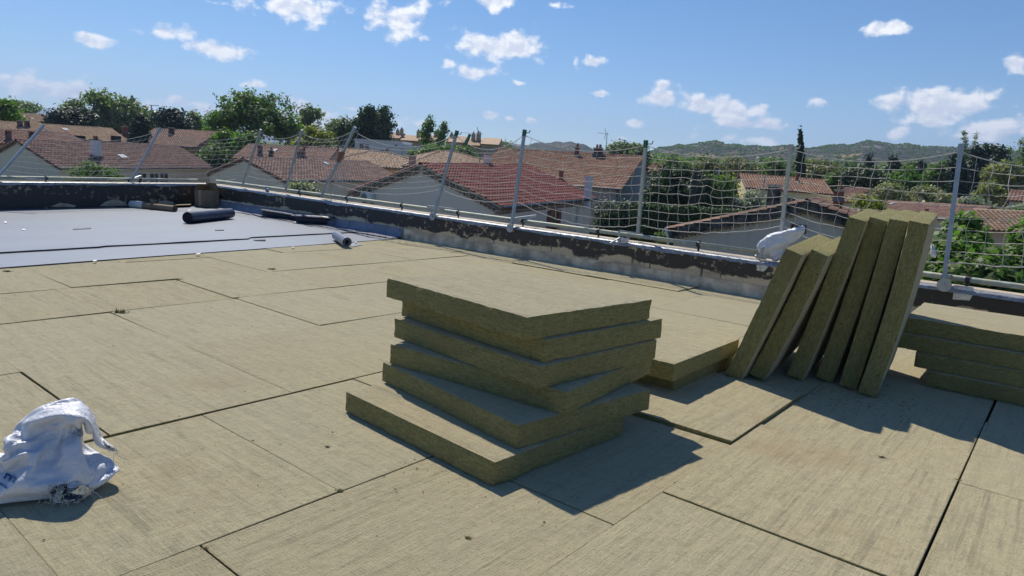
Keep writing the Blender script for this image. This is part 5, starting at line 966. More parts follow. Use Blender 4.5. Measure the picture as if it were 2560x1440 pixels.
# ------------------------------------------------------------------ white plastic bag tied on the rail, cloth at far right
BO = W(UP + .16, 2.88, ptop(2.9) + .1); BAG = empty('plastic_bag', BO); tag(BAG, 'white plastic bag tied over the end of the parapet rail, blown to the right', 'bag')
def bp(x, y, du=0.0): return on_plane(x, y, E1, UP + .12 + du) - BO
def bfold(p, n):
    ax = (bp(2005, 570) - bp(1905, 625)).normalized(); s = p.dot(ax); r_ = p - ax * s; a = math.atan2(r_.z, r_.dot(E1))
    return (ridge(a * 1.9 + .3 * fbm(s * 3, a, 1)) - .5) * .016 + fbm(p.x * 4, p.y * 4, p.z * 4) * .006 + (1 - abs(fbm(p.x * 5, p.y * 5, p.z * 9))) ** 4 * .007
Rb = Matrix.Rotation(math.radians(-39), 3, 'Z') @ Matrix.Rotation(-.45, 3, 'Y')
bb = [(bp(1936, 607), (.215, .10, .125), Rb), (bp(1918, 616), (.12, .11, .115), Rb), (bp(1968, 592), (.17, .07, .090), Rb), (bp(1992, 579), (.095, .036, .062), Rb), (bp(2005, 570), (.045, .016, .046), Rb),
      (bp(1938, 626), (.115, .075, .10), I3), (bp(1938, 640), (.070, .05, .065), I3)]
sdf_sack('bag_body', bb, -5, .011, bfold, BAG, M['sack'])
q = [(2327, 606), (2345, 632), (2338, 645), (2326, 640)]
pts = [on_plane(x, y, E1, UP + .30) for x, y in q]
mb = MB(); c = pts[0]; mb.sheet([[pts[0] - c, pts[0].lerp(pts[1], .5) - c + E1 * .02, pts[1] - c], [pts[0].lerp(pts[3], .5) - c, (pts[0] + pts[1] + pts[2] + pts[3]) / 4 - c - E1 * .03, pts[1].lerp(pts[2], .5) - c], [pts[3] - c, pts[3].lerp(pts[2], .5) - c, pts[2] - c]])
o = mb.build('white_cloth', M['sack'], None, True, loc=c); tag(o, 'small white rag caught on the net behind the rightmost leaning board', 'rag'); md = o.modifiers.new('t', 'SOLIDIFY'); md.thickness = .006

# crumbs and loose fibres scattered over the boards
mb = MB()
def crumb(p, r):
    a_ = random.uniform(0, 6.28); d = Vector((math.cos(a_), math.sin(a_), 0)) * r; e = Vector((-d.y, d.x, 0)) * random.uniform(.2, .7); h_ = Vector((0, 0, r * random.uniform(.2, .6)))
    mb.add([p - d, p + e, p + d, p - e, p + h_], [(0, 3, 4), (3, 2, 4), (2, 1, 4), (1, 0, 4)])
for _ in range(900):
    v = random.uniform(-1.5, 8.8); u = random.uniform(.4, 7.9); crumb(W(u, v, .0005), random.choice((.003, .004, .005, .008)) * random.uniform(.6, 1.3))
for _ in range(260):
    p = Vector((random.gauss(2.25, .45), random.gauss(4.55, .16), .001)); crumb(p, random.uniform(.004, .013))
for _ in range(160):
    p = Vector((random.gauss(.35, .5), random.gauss(2.95, .22), .001)); crumb(p, random.uniform(.003, .008))
tag(mb.build('wool_crumbs', M['wool_side']), 'crumbs and loose fibres of mineral wool scattered on the floor', 'crumbs', kind='stuff')
# ------------------------------------------------------------------ houses
def tile_piece(pw, pl, h):
    """one interlocking roof tile: x across, y up the slope, lower edge at y = 0"""
    xs = [0, .16, .36, .55, .76, 1.0]; hs = [.004, .0, .55, 1.0, .55, .004]
    v = [(x * pw * 1.02, 0, z * h + .052) for x, z in zip(xs, hs)] + [(x * pw * 1.02, pl * 1.10, z * h * .9 + .010) for x, z in zip(xs, hs)] + [(x * pw * 1.02, .004, z * h * .86) for x, z in zip(xs, hs)]
    f = [(i, i + 1, i + 7, i + 6) for i in range(5)] + [(12 + i, 13 + i, i + 1, i) for i in range(5)]
    return np.array(v), f
def barrel(r, L, th=.016, n=8):
    """half-round tile along x, hollow underneath"""
    v, f = [], []
    for x in (0, L):
        for q in (r, r - th): v += [(x, q * math.cos(math.pi * k / n), q * math.sin(math.pi * k / n)) for k in range(n + 1)]
    m_ = n + 1
    for k in range(n):
        f += [(k, k + 1, 2 * m_ + k + 1, 2 * m_ + k), (m_ + k + 1, m_ + k, 3 * m_ + k, 3 * m_ + k + 1), (k + 1, k, m_ + k, m_ + k + 1), (2 * m_ + k, 2 * m_ + k + 1, 3 * m_ + k + 1, 3 * m_ + k)]
    return v, f
_tm = {}
def tile_field(parent, F, nu, nv, pw, pl, mat, each, h=.055, skip=None, miss=0):
    """tiles on the slope with frame F (x along the eave, y up the slope); `each`: single objects up to that many, the rest joined"""
    v, f = tile_piece(pw, pl, h); key = (round(pw, 3), round(pl, 3), mat.name)
    cells = [(i, j) for j in range(nv) for i in range(nu) if not (skip and skip((i + .5) * pw, (j + .5) * pl))]
    one, rest = cells[:each], cells[each:]
    if one:
        if key not in _tm: _tm[key] = mesh('roof_tile', [tuple(p) for p in v], f, mat)
        for i, j in one:
            link('roof_tile', _tm[key], parent, mat=F @ T(i * pw + random.uniform(-.006, .006), j * pl + random.uniform(-.01, .01), random.uniform(0, .008)) @ RZ(random.uniform(-.015, .015)))
    if rest:
        quads = np.array(f); base = v[quads].reshape(-1, 3)
        off = np.array([(i * pw, j * pl, 0) for i, j in rest]) + RNG.uniform(-1, 1, (len(rest), 3)) * np.array([.006, .012, .004])
        vs = np.zeros((len(rest) * len(v), 3)); fs = []
        allv = (v[None] + off[:, None]).reshape(-1, 3); k = len(v)
        me = bpy.data.meshes.new('tile_courses'); fq = (quads[None] + (np.arange(len(rest)) * k)[:, None, None]).reshape(-1, 4)
        Rm = np.array(F.to_3x3()); tr = np.array(F.translation); allv = allv @ Rm.T + tr
        me.vertices.add(len(allv)); me.vertices.foreach_set('co', allv.astype(np.float32).ravel()); me.loops.add(fq.size); me.loops.foreach_set('vertex_index', fq.astype(np.int32).ravel())
        me.polygons.add(len(fq)); me.polygons.foreach_set('loop_start', np.arange(0, fq.size, 4, dtype=np.int32)); me.polygons.foreach_set('loop_total', np.full(len(fq), 4, np.int32)); me.polygons.foreach_set('use_smooth', [False] * len(fq)); me.materials.append(mat); me.update(calc_edges=True); me.validate()
        o = link('tile_courses', me, parent); o['kind'] = 'stuff'
class House:
    def __init__(s, P, label, wall, tile, pw=.30, pl=.36, each=0, over=.30, gable=.12, ridge_each=False, name='house', back=True, h=.075, skip=None, verge=None, cat='house', g=None):
        x, y, ze, th, L, w_, rise, sl = P; s.th = math.radians(th)
        s.root = empty(name, (x, y, ze), s.th); tag(s.root, label, cat); s.L, s.w, s.rise, s.sl = L, w_, rise, sl
        R = s.root; sl_ = math.atan(sl); s.pitch = math.atan2(rise, w_); SL = math.hypot(w_, rise); s.SL = SL
        tl = Matrix.Rotation(-sl_, 4, 'Y'); s.tilt = tl
        s.front = tl @ Matrix.Rotation(s.pitch, 4, 'X'); s.backF = tl @ T(L, 2 * w_, 0) @ RZ(math.pi) @ Matrix.Rotation(s.pitch, 4, 'X')
        gz = (g if g is not None else ground_z(y) - .4) - ze
        # wall body: prism below the roof, inset from the eaves
        a, e = gable, over; k = rise / w_; hh = -.11
        prof = [(e, gz), (2 * w_ - e, gz), (2 * w_ - e, hh + e * k), (w_, hh + rise), (e, hh + e * k)]
        vs = [tl @ Vector((a, p, q)) for p, q in prof] + [tl @ Vector((L - a, p, q)) for p, q in prof]
        fs = [(4, 3, 2, 1, 0), (5, 6, 7, 8, 9)] + [(i, (i + 1) % 5, (i + 1) % 5 + 5, i + 5) for i in range(5)]
        s.wall = link('wall', mesh('wall', vs, fs, wall), R)
        mb = MB()
        for F in (s.front, s.backF): mb.box((0, 0, -.10), (L, SL - .0, -.002), F)
        s.roof = mb.build('roof', M['wood_brown'] if verge is None else verge, R)
        nu, nv = max(1, int(round(L / pw))), max(1, int(round(SL / pl))); pw, pl = L / nu, SL / nv
        tile_field(R, s.front, nu, nv, pw, pl, tile, each, h, skip)
        if back: tile_field(R, s.backF, nu, nv, pw, pl, tile, 0, h)
        bv, bf = barrel(.11, .42); rm = mesh('ridge_tile', bv, bf, tile); nr = int(L / .38)
        if ridge_each:
            for i in range(nr): link('ridge_tile', rm, R, mat=tl @ T(i * L / nr, w_, rise + .0 + random.uniform(0, .012)))
        else:
            mb = MB()
            for i in range(nr): mb.add([tl @ (Vector(p) + Vector((i * L / nr, w_, rise + random.uniform(0, .012)))) for p in bv], bf)
            mb.build('ridge_tiles', tile, R)['kind'] = 'stuff'
        s.inv = (T(x, y, ze) @ RZ(s.th)).inverted(); s.M = T(x, y, ze) @ RZ(s.th)
    def on_roof(s, px, py, back=False):
        F = s.M @ (s.backF if back else s.front); n = F.to_3x3() @ ZZ; return s.inv @ on_plane(px, py, n, F.translation.dot(n))
    def local_at(s, px, py, X=None, Y=None):
        """ray meets a wall plane given in house axes"""
        n = s.M.to_3x3() @ (Vector((1, 0, 0)) if X is not None else Vector((0, 1, 0))); c = s.M @ Vector((X or 0, Y or 0, 0))
        return s.inv @ on_plane(px, py, n, c.dot(n))
    def pxm(s, p): return (s.M @ p - CAM).dot(CF) / FPX         # metres per pixel there
    def chimney(s, px, ytop, ybase, wpx, mat, cap='coping', pots=0, dep=1.0, back=False, base=None):
        p = base if base is not None else s.on_roof(px, ybase, back); k = s.pxm(p); wd = wpx * k / 2 * .78; hh = (ybase - ytop) * k
        mb = MB(); mb.box((p.x - wd, p.y - wd * dep, p.z - .5), (p.x + wd, p.y + wd * dep, p.z + hh - .10)); c = mb.build('chimney', mat, s.root)
        mb = MB(); mb.box((p.x - wd * 1.15, p.y - wd * dep * 1.15, p.z + hh - .098), (p.x + wd * 1.15, p.y + wd * dep * 1.15, p.z + hh)); mb.build('chimney_cap', M[cap], c)
        for i in range(pots):
            q = p.x + (i - (pots - 1) / 2) * wd * .8; mb = MB(); mb.tube([(q, p.y, p.z + hh), (q, p.y, p.z + hh + .28)], [.10, .085], 10); mb.build('chimney_pot', M['tile_orange'], c)
        mb = MB(); mb.box((p.x - wd * 1.3, p.y - wd * dep * 1.25, p.z - .06), (p.x + wd * 1.3, p.y + wd * dep * 1.25, p.z + .10)); mb.build('chimney_flashing', M['gutter'], c)
    def skylight(s, px, py, wpx, hpx):
        p = s.on_roof(px, py); k = s.pxm(p); q = s.front.inverted() @ p; a, b_ = wpx * k / 2, max(.3, hpx * k * 1.1)
        mb = MB(); mb.box((q.x - a, q.y - b_, .0), (q.x + a, q.y + b_, .14), s.front); f = mb.build('skylight', M['frame_white'], s.root)
        mb = MB(); mb.box((q.x - a * .8, q.y - b_ * .8, .142), (q.x + a * .8, q.y + b_ * .8, .15), s.front); mb.build('pane', simple('sky_glass', (.5, .55, .6), .1, .1), f)
    def gutter(s, mat='gutter', r=.075):
        mb = MB(); mb.tube([s.tilt @ Vector((-.02, -.07, -.02)), s.tilt @ Vector((s.L + .02, -.07, -.02))], r, 10); mb.build('gutter', M[mat], s.root)
    def window(s, c, w_, h_, axis='Y', sgn=-1, frame='frame_white', shutters=None):
        """c: centre on the wall plane in house axes; axis: wall normal"""
        Mx = T(*c) @ (RZ(0) if axis == 'Y' and sgn < 0 else RZ(math.pi) if axis == 'Y' else RZ(-math.pi / 2) if sgn < 0 else RZ(math.pi / 2))
        t_ = .06; mb = MB()
        for lo, hi in (((-w_ / 2 - t_, -.04, -h_ / 2 - t_), (w_ / 2 + t_, .02, -h_ / 2)), ((-w_ / 2 - t_, -.04, h_ / 2), (w_ / 2 + t_, .02, h_ / 2 + t_)), ((-w_ / 2 - t_, -.04, -h_ / 2), (-w_ / 2, .02, h_ / 2)), ((w_ / 2, -.04, -h_ / 2), (w_ / 2 + t_, .02, h_ / 2)), ((-.025, -.025, -h_ / 2), (.025, .0, h_ / 2))): mb.box(lo, hi, Mx)
        f = mb.build('window', M[frame], s.root)
        mb = MB(); mb.box((-w_ / 2, -.012, -h_ / 2), (w_ / 2, .0, h_ / 2), Mx); mb.build('pane', M['glass'], f)
        if shutters:
            for q in (-1, 1):
                x0, x1 = (-w_ - t_, -w_ / 2 - t_) if q < 0 else (w_ / 2 + t_, w_ + t_); mb = MB(); mb.box((x0, -.05, -h_ / 2), (x1, -.005, h_ / 2), Mx)
                for z in (-.3, 0, .3): mb.box((x0 + .02, -.062, z * h_ - .03), (x1 - .02, -.0505, z * h_ + .03), Mx)
                mb.build('shutter', M[shutters], f)
    def eave_tiles(s, mat, rows=2, gableX=None, eave=True, sp=.30):
        """rows of half-round tiles corbelled out under the roof edge, hollow ends showing"""
        bv, bf = barrel(.125, .24, .022, 8); me = mesh('eave_tile', bv, bf, mat)
        for r in range(rows):
            if eave:
                n = int(s.L / sp)
                for i in range(n): link('eave_tile', me, s.root, mat=s.tilt @ T((i + .5 * (r % 2)) * sp, .12 + .11 * r, -.27 - .18 * r) @ RZ(math.pi / 2))
            if gableX is not None:
                for sd, F in ((0, s.front), (1, s.backF)):
                    n = int(s.SL / sp)
                    for i in range(n):
                        q = Vector((0, (i + .5 * (r % 2)) * sp + .25, -.27 - .19 * r)); p = F @ (Vector((0, q.y, 0)) if sd == 0 else Vector((s.L, q.y, 0))); p.x = gableX + .0 + .06 * r * (1 if gableX < s.L / 2 else -1); p.z += q.z
                        a_ = s.pitch if sd == 0 else -s.pitch
                        link('eave_tile', me, s.root, mat=T(*p) @ Matrix.Rotation(a_, 4, 'X'))

# big red-tiled house straight across
H3 = House((-.83, 37.14, -.62, 60.52, 12.83, 5.58, 1.99, .0314), 'cream house with dark red tiled roof and wide gable straight across the far parapet', M['stucco_pink'], M['tile_red'], .30, .40, 300, .32, .20, True, back=True, verge=M['coping'])
H3.gutter(); H3.eave_tiles(M['tile_end'], 2, -.06, True)
H3.chimney(1468, 441, 500, 22, M['stucco_white'], 'stucco_white', 0, .8)
c = H3.local_at(1384, 549, Y=.32); H3.window(c, .9, 1.15, 'Y', -1, 'shutter_red', 'shutter_red')
mb = MB(); p0 = H3.local_at(1445, 520, Y=.26); mb.tube([p0 + Vector((0, 0, .9)), p0 + Vector((0, 0, -3))], .045, 8); mb.build('downpipe', M['frame_white'], H3.root)
# air conditioner on its gable
p = H3.local_at(925, 493, X=.20); AC = empty('air_conditioner', H3.M @ p, H3.th - math.pi / 2); tag(AC, 'white air conditioner unit fixed on the gable wall of the red-roofed house', 'air conditioner')
mb = MB(); mb.box((-.42, -.36, -.28), (.42, -.04, .28)); mb.build('casing', M['frame_white'], AC)
mb = MB(); mb.tube([(-.16, -.361, 0), (-.16, -.372, 0)], .23, 24); mb.build('fan_opening', M['gutter'], AC)
mb = MB()
for r_ in (.06, .12, .18, .225): mb.tube([(-.16 + r_ * math.cos(a_ * math.pi / 12), -.378, r_ * math.sin(a_ * math.pi / 12)) for a_ in range(25)], .006, 4)
mb.build('fan_grille', M['frame_white'], AC)
mb = MB(); [mb.box((x_, -.30, -.36), (x_ + .04, .0, -.285)) for x_ in (-.34, .30)]; mb.build('bracket', M['gutter'], AC)

H1 = House((-36.41, 54.86, -.74, 71.75, 16.88, 4.63, 1.98, .0243), 'pale house with red-brown tiled roof at far left behind the left parapet', M['stucco_cream'], M['tile_brown'], .30, .38, 0, .3, .2, verge=M['tile_brown'])
H1.gutter(); H1.chimney(241, 349, 392, 22, M['stucco_white'], 'soot', 2); H1.skylight(306, 393, 17, 7)
H1.eave_tiles(M['tile_end'], 1, .06, False)
for px in (355, 385, 410): H1.window(H1.local_at(px, 444, Y=.3), .9, .8, 'Y', -1)
H2 = House((-18.07, 53.38, -.55, 57.44, 14.11, 5.05, 1.52, .0206), 'beige gabled house with dark brown tiles behind the first two net posts', M['stucco_cream'], M['tile_brown'], .30, .38, 300, .3, .2, verge=M['tile_brown'])
H2.gutter(); H2.eave_tiles(M['tile_end'], 1, .06, False); H2.skylight(815, 411, 10, 4)
H4 = House((-4.39, 56.48, .53, -21.73, 13.02, 6.82, 2.62, -.0046), 'tall house with long orange-brown tiled roof and grey shaded gable behind the red roof', M['stucco_shaded'], M['tile_orange'], .26, .34, 0, .35, .22, verge=M['tile_orange'], h=.06)
H4.gutter()
H4.chimney(1462, 375, 394, 12, M['brick'], 'coping', 1, base=Vector((7.4, 6.2, 2.45))); H4.chimney(1512, 378, 396, 24, M['soot'], 'coping', 2, base=Vector((9.2, 6.4, 2.5))); H4.chimney(1402, 428, 452, 11, M['brick'], 'soot', 0)
H4.window(Vector((13.02 - .22 + .0, 6.8, -1.9)), 1.0, 1.2, 'X', 1, 'wood_brown')
mb = MB(); mb.tube([(12.6, -.05, 0), (12.6, .25, -.3), (12.6, .28, -4)], .05, 8); mb.build('downpipe', M['gutter'], H4.root)
H5 = House((24.58, 75.52, 1.04, -6.20, 9.31, 4.14, 1.51, -.0147), 'pale yellow house with orange-brown roof in front of the tall cypress', M['stucco_yellow'], M['tile_orange'], .28, .34, 0, .3, .2, verge=M['tile_orange'])
H5.gutter('wood_brown', .06); H5.chimney(1991, 433, 452, 8, M['brick'], 'soot', 0)
for x_ in (5.0, 6.6): H5.window(Vector((x_, .3, -1.3)), .9, 1.0, 'Y', -1, 'frame_white')
# the low house just beyond the parapet on the right
def mossy_skip(x_, y_): return False
H6 = House((15.22, 23.42, -.59, 64.12, 9.0, 5.06, 1.51, 0.0), 'low grey rendered outbuilding with mossy old tiles right beyond the parapet', M['stucco_grey'], M['tile_old'], .27, .36, 300, .28, .16, True, verge=M['soot'], h=.075)
for F in (H6.front, H6.backF):
    xx = (-.03, .14) if F is H6.front else (H6.L - .14, H6.L + .03)
    mb = MB(); mb.box((xx[0], .0, -.34), (xx[1], H6.SL - .03, -.104), F); mb.build('verge_band', M['soot'], H6.root)
bv_, bf_ = barrel(.10, .22, .02, 8); me_ = mesh('eave_tile', bv_, bf_, M['tile_old'])
for F, x_ in ((H6.front, .0), (H6.backF, H6.L)):
    for i in range(int(H6.SL / .34)): link('eave_tile', me_, H6.root, mat=T(-.10, 0, 0) @ T(*(F @ Vector((x_, .3 + i * .34, -.46)))) @ Matrix.Rotation(H6.pitch if F is H6.front else -H6.pitch, 4, 'X'))
H6.chimney(1935, 462, 530, 42, M['soot'], 'concrete', 0, .9, base=H6.inv @ at_y(1930, 530, 27.0)); H6.chimney(2098, 470, 497, 34, M['brick'], 'coping', 2, .8, base=H6.inv @ at_y(2096, 500, 28.0))
for q in ((1985 + 12, 572),):
    p = H6.local_at(*q, X=.16); mb = MB(); mb.box((p.x - .05, p.y - .28, p.z - .16), (p.x - .001, p.y + .28, p.z + .16)); v_ = mb.build('wall_vent', M['wood_brown'], H6.root)
    mb = MB(); [mb.box((p.x - .06, p.y - .27, p.z - .13 + .08 * k), (p.x - .0505, p.y + .27, p.z - .10 + .08 * k)) for k in range(4)]; mb.build('vent_louvre', M['brick'], v_)
p = H6.local_at(1700, 590, X=.16)
mb = MB(); mb.tube([H6.tilt @ Vector((-.05, 2 * H6.w + .05, .02)), H6.tilt @ Vector((H6.L, 2 * H6.w + .05, .02))], .07, 10); mb.tube([(.0, 2 * H6.w + .05, .0), (-.02, 2 * H6.w - .10, -.4), (-.02, 2 * H6.w - .12, -2.9)], .05, 8); mb.build('gutter', M['frame_white'], H6.root)

# farther houses on the left
H8 = House((-53.79, 70.93, 1.46, 52.82, 13.55, 4.92, 1.50, .0173), 'long low house with tan tiled roof behind the leftmost house', M['stucco_tan'], M['tile_tan'], .28, .36, 0, .3, .2, verge=M['tile_tan'])
H8.gutter('wood_brown', .06); H8.skylight(163, 325, 9, 3); H8.chimney(50, 301, 318, 12, M['soot'], 'coping', 0); H8.chimney(68, 301, 318, 12, M['soot'], 'coping', 0); H8.chimney(312, 316, 334, 14, M['brick'], 'coping', 1)
for px in (200, 290): H8.window(H8.local_at(px, 352, Y=.3), 1.0, 1.0, 'Y', -1, 'wood_brown')
H8b = House((-48.5, 61.0, .75, 62, 11.0, 4.2, 1.25, .02), 'low roof with two sooty chimneys between the leftmost house and the long tan roof', M['stucco_tan'], M['tile_pinkbrown'], .28, .36, 0, .3, .2, verge=M['tile_pinkbrown'])
H8b.chimney(22, 327, 352, 13, M['soot'], 'brick', 0); H8b.chimney(79, 329, 346, 11, M['soot'], 'brick', 0)
H9 = House((-44.34, 78.58, 1.54, -4.46, 8.08, 5.10, 1.93, .0144), 'house with brown rendered gable and pinkish roof left of the big round tree', M['stucco_brown'], M['tile_pinkbrown'], .28, .36, 0, .3, .2, verge=M['tile_pinkbrown'])
H9.gutter(); H9.chimney(429, 319, 336, 13, M['soot'], 'coping', 0)
H10 = House((-26.36, 63.54, .80, .06, 8.72, 3.97, 1.37, .0148), 'pinkish tiled house with many chimneys below the big round tree', M['stucco_tan'], M['tile_pinkbrown'], .28, .36, 0, .3, .2, verge=M['tile_pinkbrown'])
H10.chimney(650, 362, 388, 12, M['soot'], 'coping', 0); H10.chimney(678, 376, 394, 12, M['soot'], 'soot', 1); H10.chimney(760, 364, 390, 7, M['brick'], 'soot', 0); H10.chimney(752, 380, 396, 19, M['soot'], 'brick', 2)
H10.chimney(733, 358, 368, 10, M['brick'], 'brick', 0, base=Vector((5.6, 4.0, 1.4))); H10.skylight(688, 378, 7, 3)
# hipped ochre house: square pyramid roof
def hip_house(name, label, cx, cy, ze, hw, hd, rise, rz, wall, tile, sk=()):
    root = empty(name, (cx, cy, ze), rz); tag(root, label, 'house'); gz = ground_z(cy) - .4 - ze
    mb = MB(); mb.box((-hw + .3, -hd + .3, gz), (hw - .3, hd - .3, -.05)); mb.build('wall', wall, root)
    rl = max(0, hw - hd); A_, B_ = Vector((-rl, 0, rise)), Vector((rl, 0, rise)); c = [Vector((-hw, -hd, 0)), Vector((hw, -hd, 0)), Vector((hw, hd, 0)), Vector((-hw, hd, 0))]
    mb = MB(); mb.add(c + [A_, B_], [(0, 1, 5, 4), (1, 2, 5), (2, 3, 4, 5), (3, 0, 4), (3, 2, 1, 0)]); mb.build('roof', tile, root)
    for (p, q, apA, apB) in ((c[0], c[1], A_, B_), (c[1], c[2], B_, B_), (c[2], c[3], B_, A_), (c[3], c[0], A_, A_)):
        ex = (q - p).normalized(); Lw = (q - p).length; mid = (apA + apB) / 2; up = mid - (p + ex * (mid - p).dot(ex)); sl = up.length; up.normalize(); n_ = ex.cross(up)
        F = Matrix((ex, up, n_)).transposed().to_4x4(); F.translation = p + n_ * .02
        xa, xb = (apA - p).dot(ex), (apB - p).dot(ex)
        nu, nv = int(Lw / .29), int(sl / .37)
        tile_field(root, F, nu, nv, Lw / nu, sl / nv, tile, 0, .05, skip=lambda X, Y, xa=xa, xb=xb, sl=sl, Lw=Lw: X < xa * Y / sl or X > Lw - (Lw - xb) * Y / sl)
    mb = MB()
    for p, q in ((c[0], A_), (c[1], B_), (c[2], B_), (c[3], A_), (A_, B_)):
        if (p - q).length > .1: mb.tube([p + ZZ * .05, q + ZZ * .08], .09, 8)
    mb.build('hip_tiles', tile, root); mb = MB(); mb.tube([c[0] + Vector((0, -.05, -.03)), c[1] + Vector((0, -.05, -.03))], .06, 8); mb.build('gutter', M['gutter'], root)
    return root
p = at_z(925, 406, .0); dI = 58
q = at_y(948, 381, 74); hip_house('house', 'ochre walled house with tan hipped roof beyond the rusty net post', q.x, 74, q.z - 1.5, 6.2, 5.2, 1.5, math.radians(18), M['stucco_ochre'], M['tile_tan'])
q = at_y(1122, 380, 78); hip_house('house', 'tan hipped roof just left of the tall orange-brown roof', q.x, 78, q.z - 1.8, 6.8, 5.8, 1.8, math.radians(25), M['stucco_tan'], M['tile_tan'])
q = at_y(895, 374, 88); hip_house('house', 'small tan roof with a brown gable left of the ochre house', q.x, 88, q.z - 1.0, 4.2, 2.6, 1.0, math.radians(8), M['stucco_brown'], M['tile_tan'])
# free-standing chimney stacks seen over the red ridge belong to the red-roofed house
H3.chimney(1025, 387, 421, 20, M['stucco_tan'], 'coping', 0, .7, base=H3.inv @ at_y(1030, 423, 44.0)); H3.chimney(1215, 380, 420, 21, M['stucco_pink'], 'coping', 0, .8, base=H3.inv @ at_y(1217, 424, 46.5))
# modern white block
q = at_y(948, 352, 100); MBk = empty('modern_building', (q.x, 100, ground_z(100)), math.radians(-6)); tag(MBk, 'white flat-roofed modern block behind the tan roofs', 'building'); ht = q.z - ground_z(100)
mb = MB(); mb.box((-3.6, 0, 0), (3.2, 6, ht)); mb.box((3.2, .6, 0), (4.7, 6, ht - .35)); mb.build('wall', M['stucco_white'], MBk)
mb = MB(); mb.box((-3.7, -.08, ht), (3.3, 6.05, ht + .12)); mb.build('roof_edge', M['stucco_white'], MBk)
for x_, z_, w_, h_ in ((-2.55, 1.0, .55, 1.0), (-1.75, 1.05, .5, .9), (-.2, 1.9, .35, .8), (.5, 1.9, .4, 1.3), (1.25, 1.4, .5, .8), (2.5, .5, .3, .25)):
    mb = MB(); mb.box((x_ - w_ / 2, -.03, ht - z_ - h_ / 2), (x_ + w_ / 2, .02, ht - z_ + h_ / 2)); f = mb.build('window', M['gutter'], MBk); mb = MB(); mb.box((x_ - w_ / 2 + .06, -.036, ht - z_ - h_ / 2 + .06), (x_ + w_ / 2 - .06, -.031, ht - z_ + h_ / 2 - .06)); mb.build('pane', M['glass'], f)
# tan terraced flats with paired chimneys
def flats(label, pxs, Y, ytop, wid, hgt, chims, group=None):
    q = at_y(pxs, ytop, Y); root = empty('apartment_building', (q.x, Y, ground_z(Y)), math.radians(-4)); tag(root, label, 'building'); z1 = q.z - ground_z(Y); sg = wid / 3
    for i in range(3):
        x0 = -wid / 2 + i * sg; mb = MB(); mb.box((x0, .3 * (i % 2), 0), (x0 + sg, 9, z1 - .35 * i % .7)); w_ = mb.build('wall', M['stucco_tan'], root); zt_ = z1 - .35 * i % .7
        mb = MB(); mb.add([(x0 - .1, -.4, zt_ + .002), (x0 + sg + .1, -.4, zt_ + .002), (x0 + sg + .1, 9.2, zt_ + .002), (x0 - .1, 9.2, zt_ + .002), (x0 - .1, 4.4, zt_ + 1.3), (x0 + sg + .1, 4.4, zt_ + 1.3)], [(0, 1, 5, 4), (2, 3, 4, 5), (0, 4, 3), (1, 2, 5), (3, 2, 1, 0)]); mb.build('roof', M['tile_tan'], root)
        for k in (.3, .7):
            mb = MB(); mb.box((x0 + sg * k - .35, .3 * (i % 2) - .04, zt_ - 2.0), (x0 + sg * k + .35, .3 * (i % 2) + .02, zt_ - 1.0)); f = mb.build('window', M['frame_white'], root); mb = MB(); mb.box((x0 + sg * k - .28, .3 * (i % 2) - .046, zt_ - 1.93), (x0 + sg * k + .28, .3 * (i % 2) - .041, zt_ - 1.07)); mb.build('pane', M['glass'], f)
    for x_, z_ in chims:
        mb = MB(); mb.box((x_ - .35, 2.6, z1 - .5), (x_ + .35, 3.3, z1 + z_)); mb.add([(x_ - .35, 2.6, z1 + z_ + .002), (x_ + .35, 2.6, z1 + z_ + .002), (x_ + .35, 3.3, z1 + z_ + .002), (x_ - .35, 3.3, z1 + z_ + .002), (x_, 2.95, z1 + z_ + .7)], [(0, 1, 4), (1, 2, 4), (2, 3, 4), (3, 0, 4)]); mb.build('chimney', M['stucco_tan'], root)
flats('long tan row of flats with paired chimneys on the horizon behind the white block', 1022, 150, 347, 12.5, 7, [(-3.2, 1.6), (-2.3, 1.9), (1.4, 1.7), (2.6, 1.9), (5.2, 1.5)])
flats('tan flats with pointed gables left of the tall orange-brown roof', 1180, 125, 358, 9.5, 7, [(-4.2, 1.3), (-.2, 1.6), (.7, 1.8)])
# farther houses on the right
def place_house(key, A0, A1, Y0, Y1, w_, rise, label, wall, tile, pw=.28, **kw):
    """ridge ends by pixel at two distances"""
    a = at_y(*A0, Y0); b_ = at_y(*A1, Y1); d = b_ - a; L = math.hypot(d.x, d.y); th = math.atan2(d.y, d.x); n = Vector((-math.sin(th), math.cos(th), 0))
    e = a - n * w_; return House((e.x, e.y, a.z - rise, math.degrees(th), L, w_, rise, d.z / L), label, wall, tile, pw, .36, 0, .3, .2, verge=tile, **kw)
H10b = place_house('H10b', (768, 371), (832, 374), 79, 78, 4.6, 1.4, 'tan tiled roof with a small grey gable dormer, right of the many chimneys', M['stucco_tan'], M['tile_tan'])
# small gabled dormer on it
p = H10b.on_roof(793, 392); D = MB(); D.add([p + Vector(q) for q in ((-1.5, 0, -.3), (1.5, 0, -.3), (0, 0, .55), (-1.5, 2.6, -.3), (1.5, 2.6, -.3), (0, 2.6, .55))], [(0, 1, 2), (3, 5, 4), (0, 2, 5, 3), (1, 4, 5, 2)]); dm = D.build('dormer', M['stucco_shaded'], H10b.root)
D = MB(); D.add([p + Vector(q) for q in ((-1.75, -.15, -.35), (0, -.15, .64), (0, 2.6, .64), (-1.75, 2.6, -.35), (1.75, -.15, -.35), (1.75, 2.6, -.35))], [(0, 1, 2, 3), (1, 4, 5, 2)]); D.build('dormer_roof', M['tile_tan'], dm)
H10b.chimney(812, 386, 404, 10, M['soot'], 'soot', 0)
H7 = place_house('H7', (2221, 504), (2480, 519), 62, 52, 3.6, 1.05, 'long low roof with a small skylight above the rightmost leaning boards', M['stucco_cream'], M['tile_pinkbrown'])
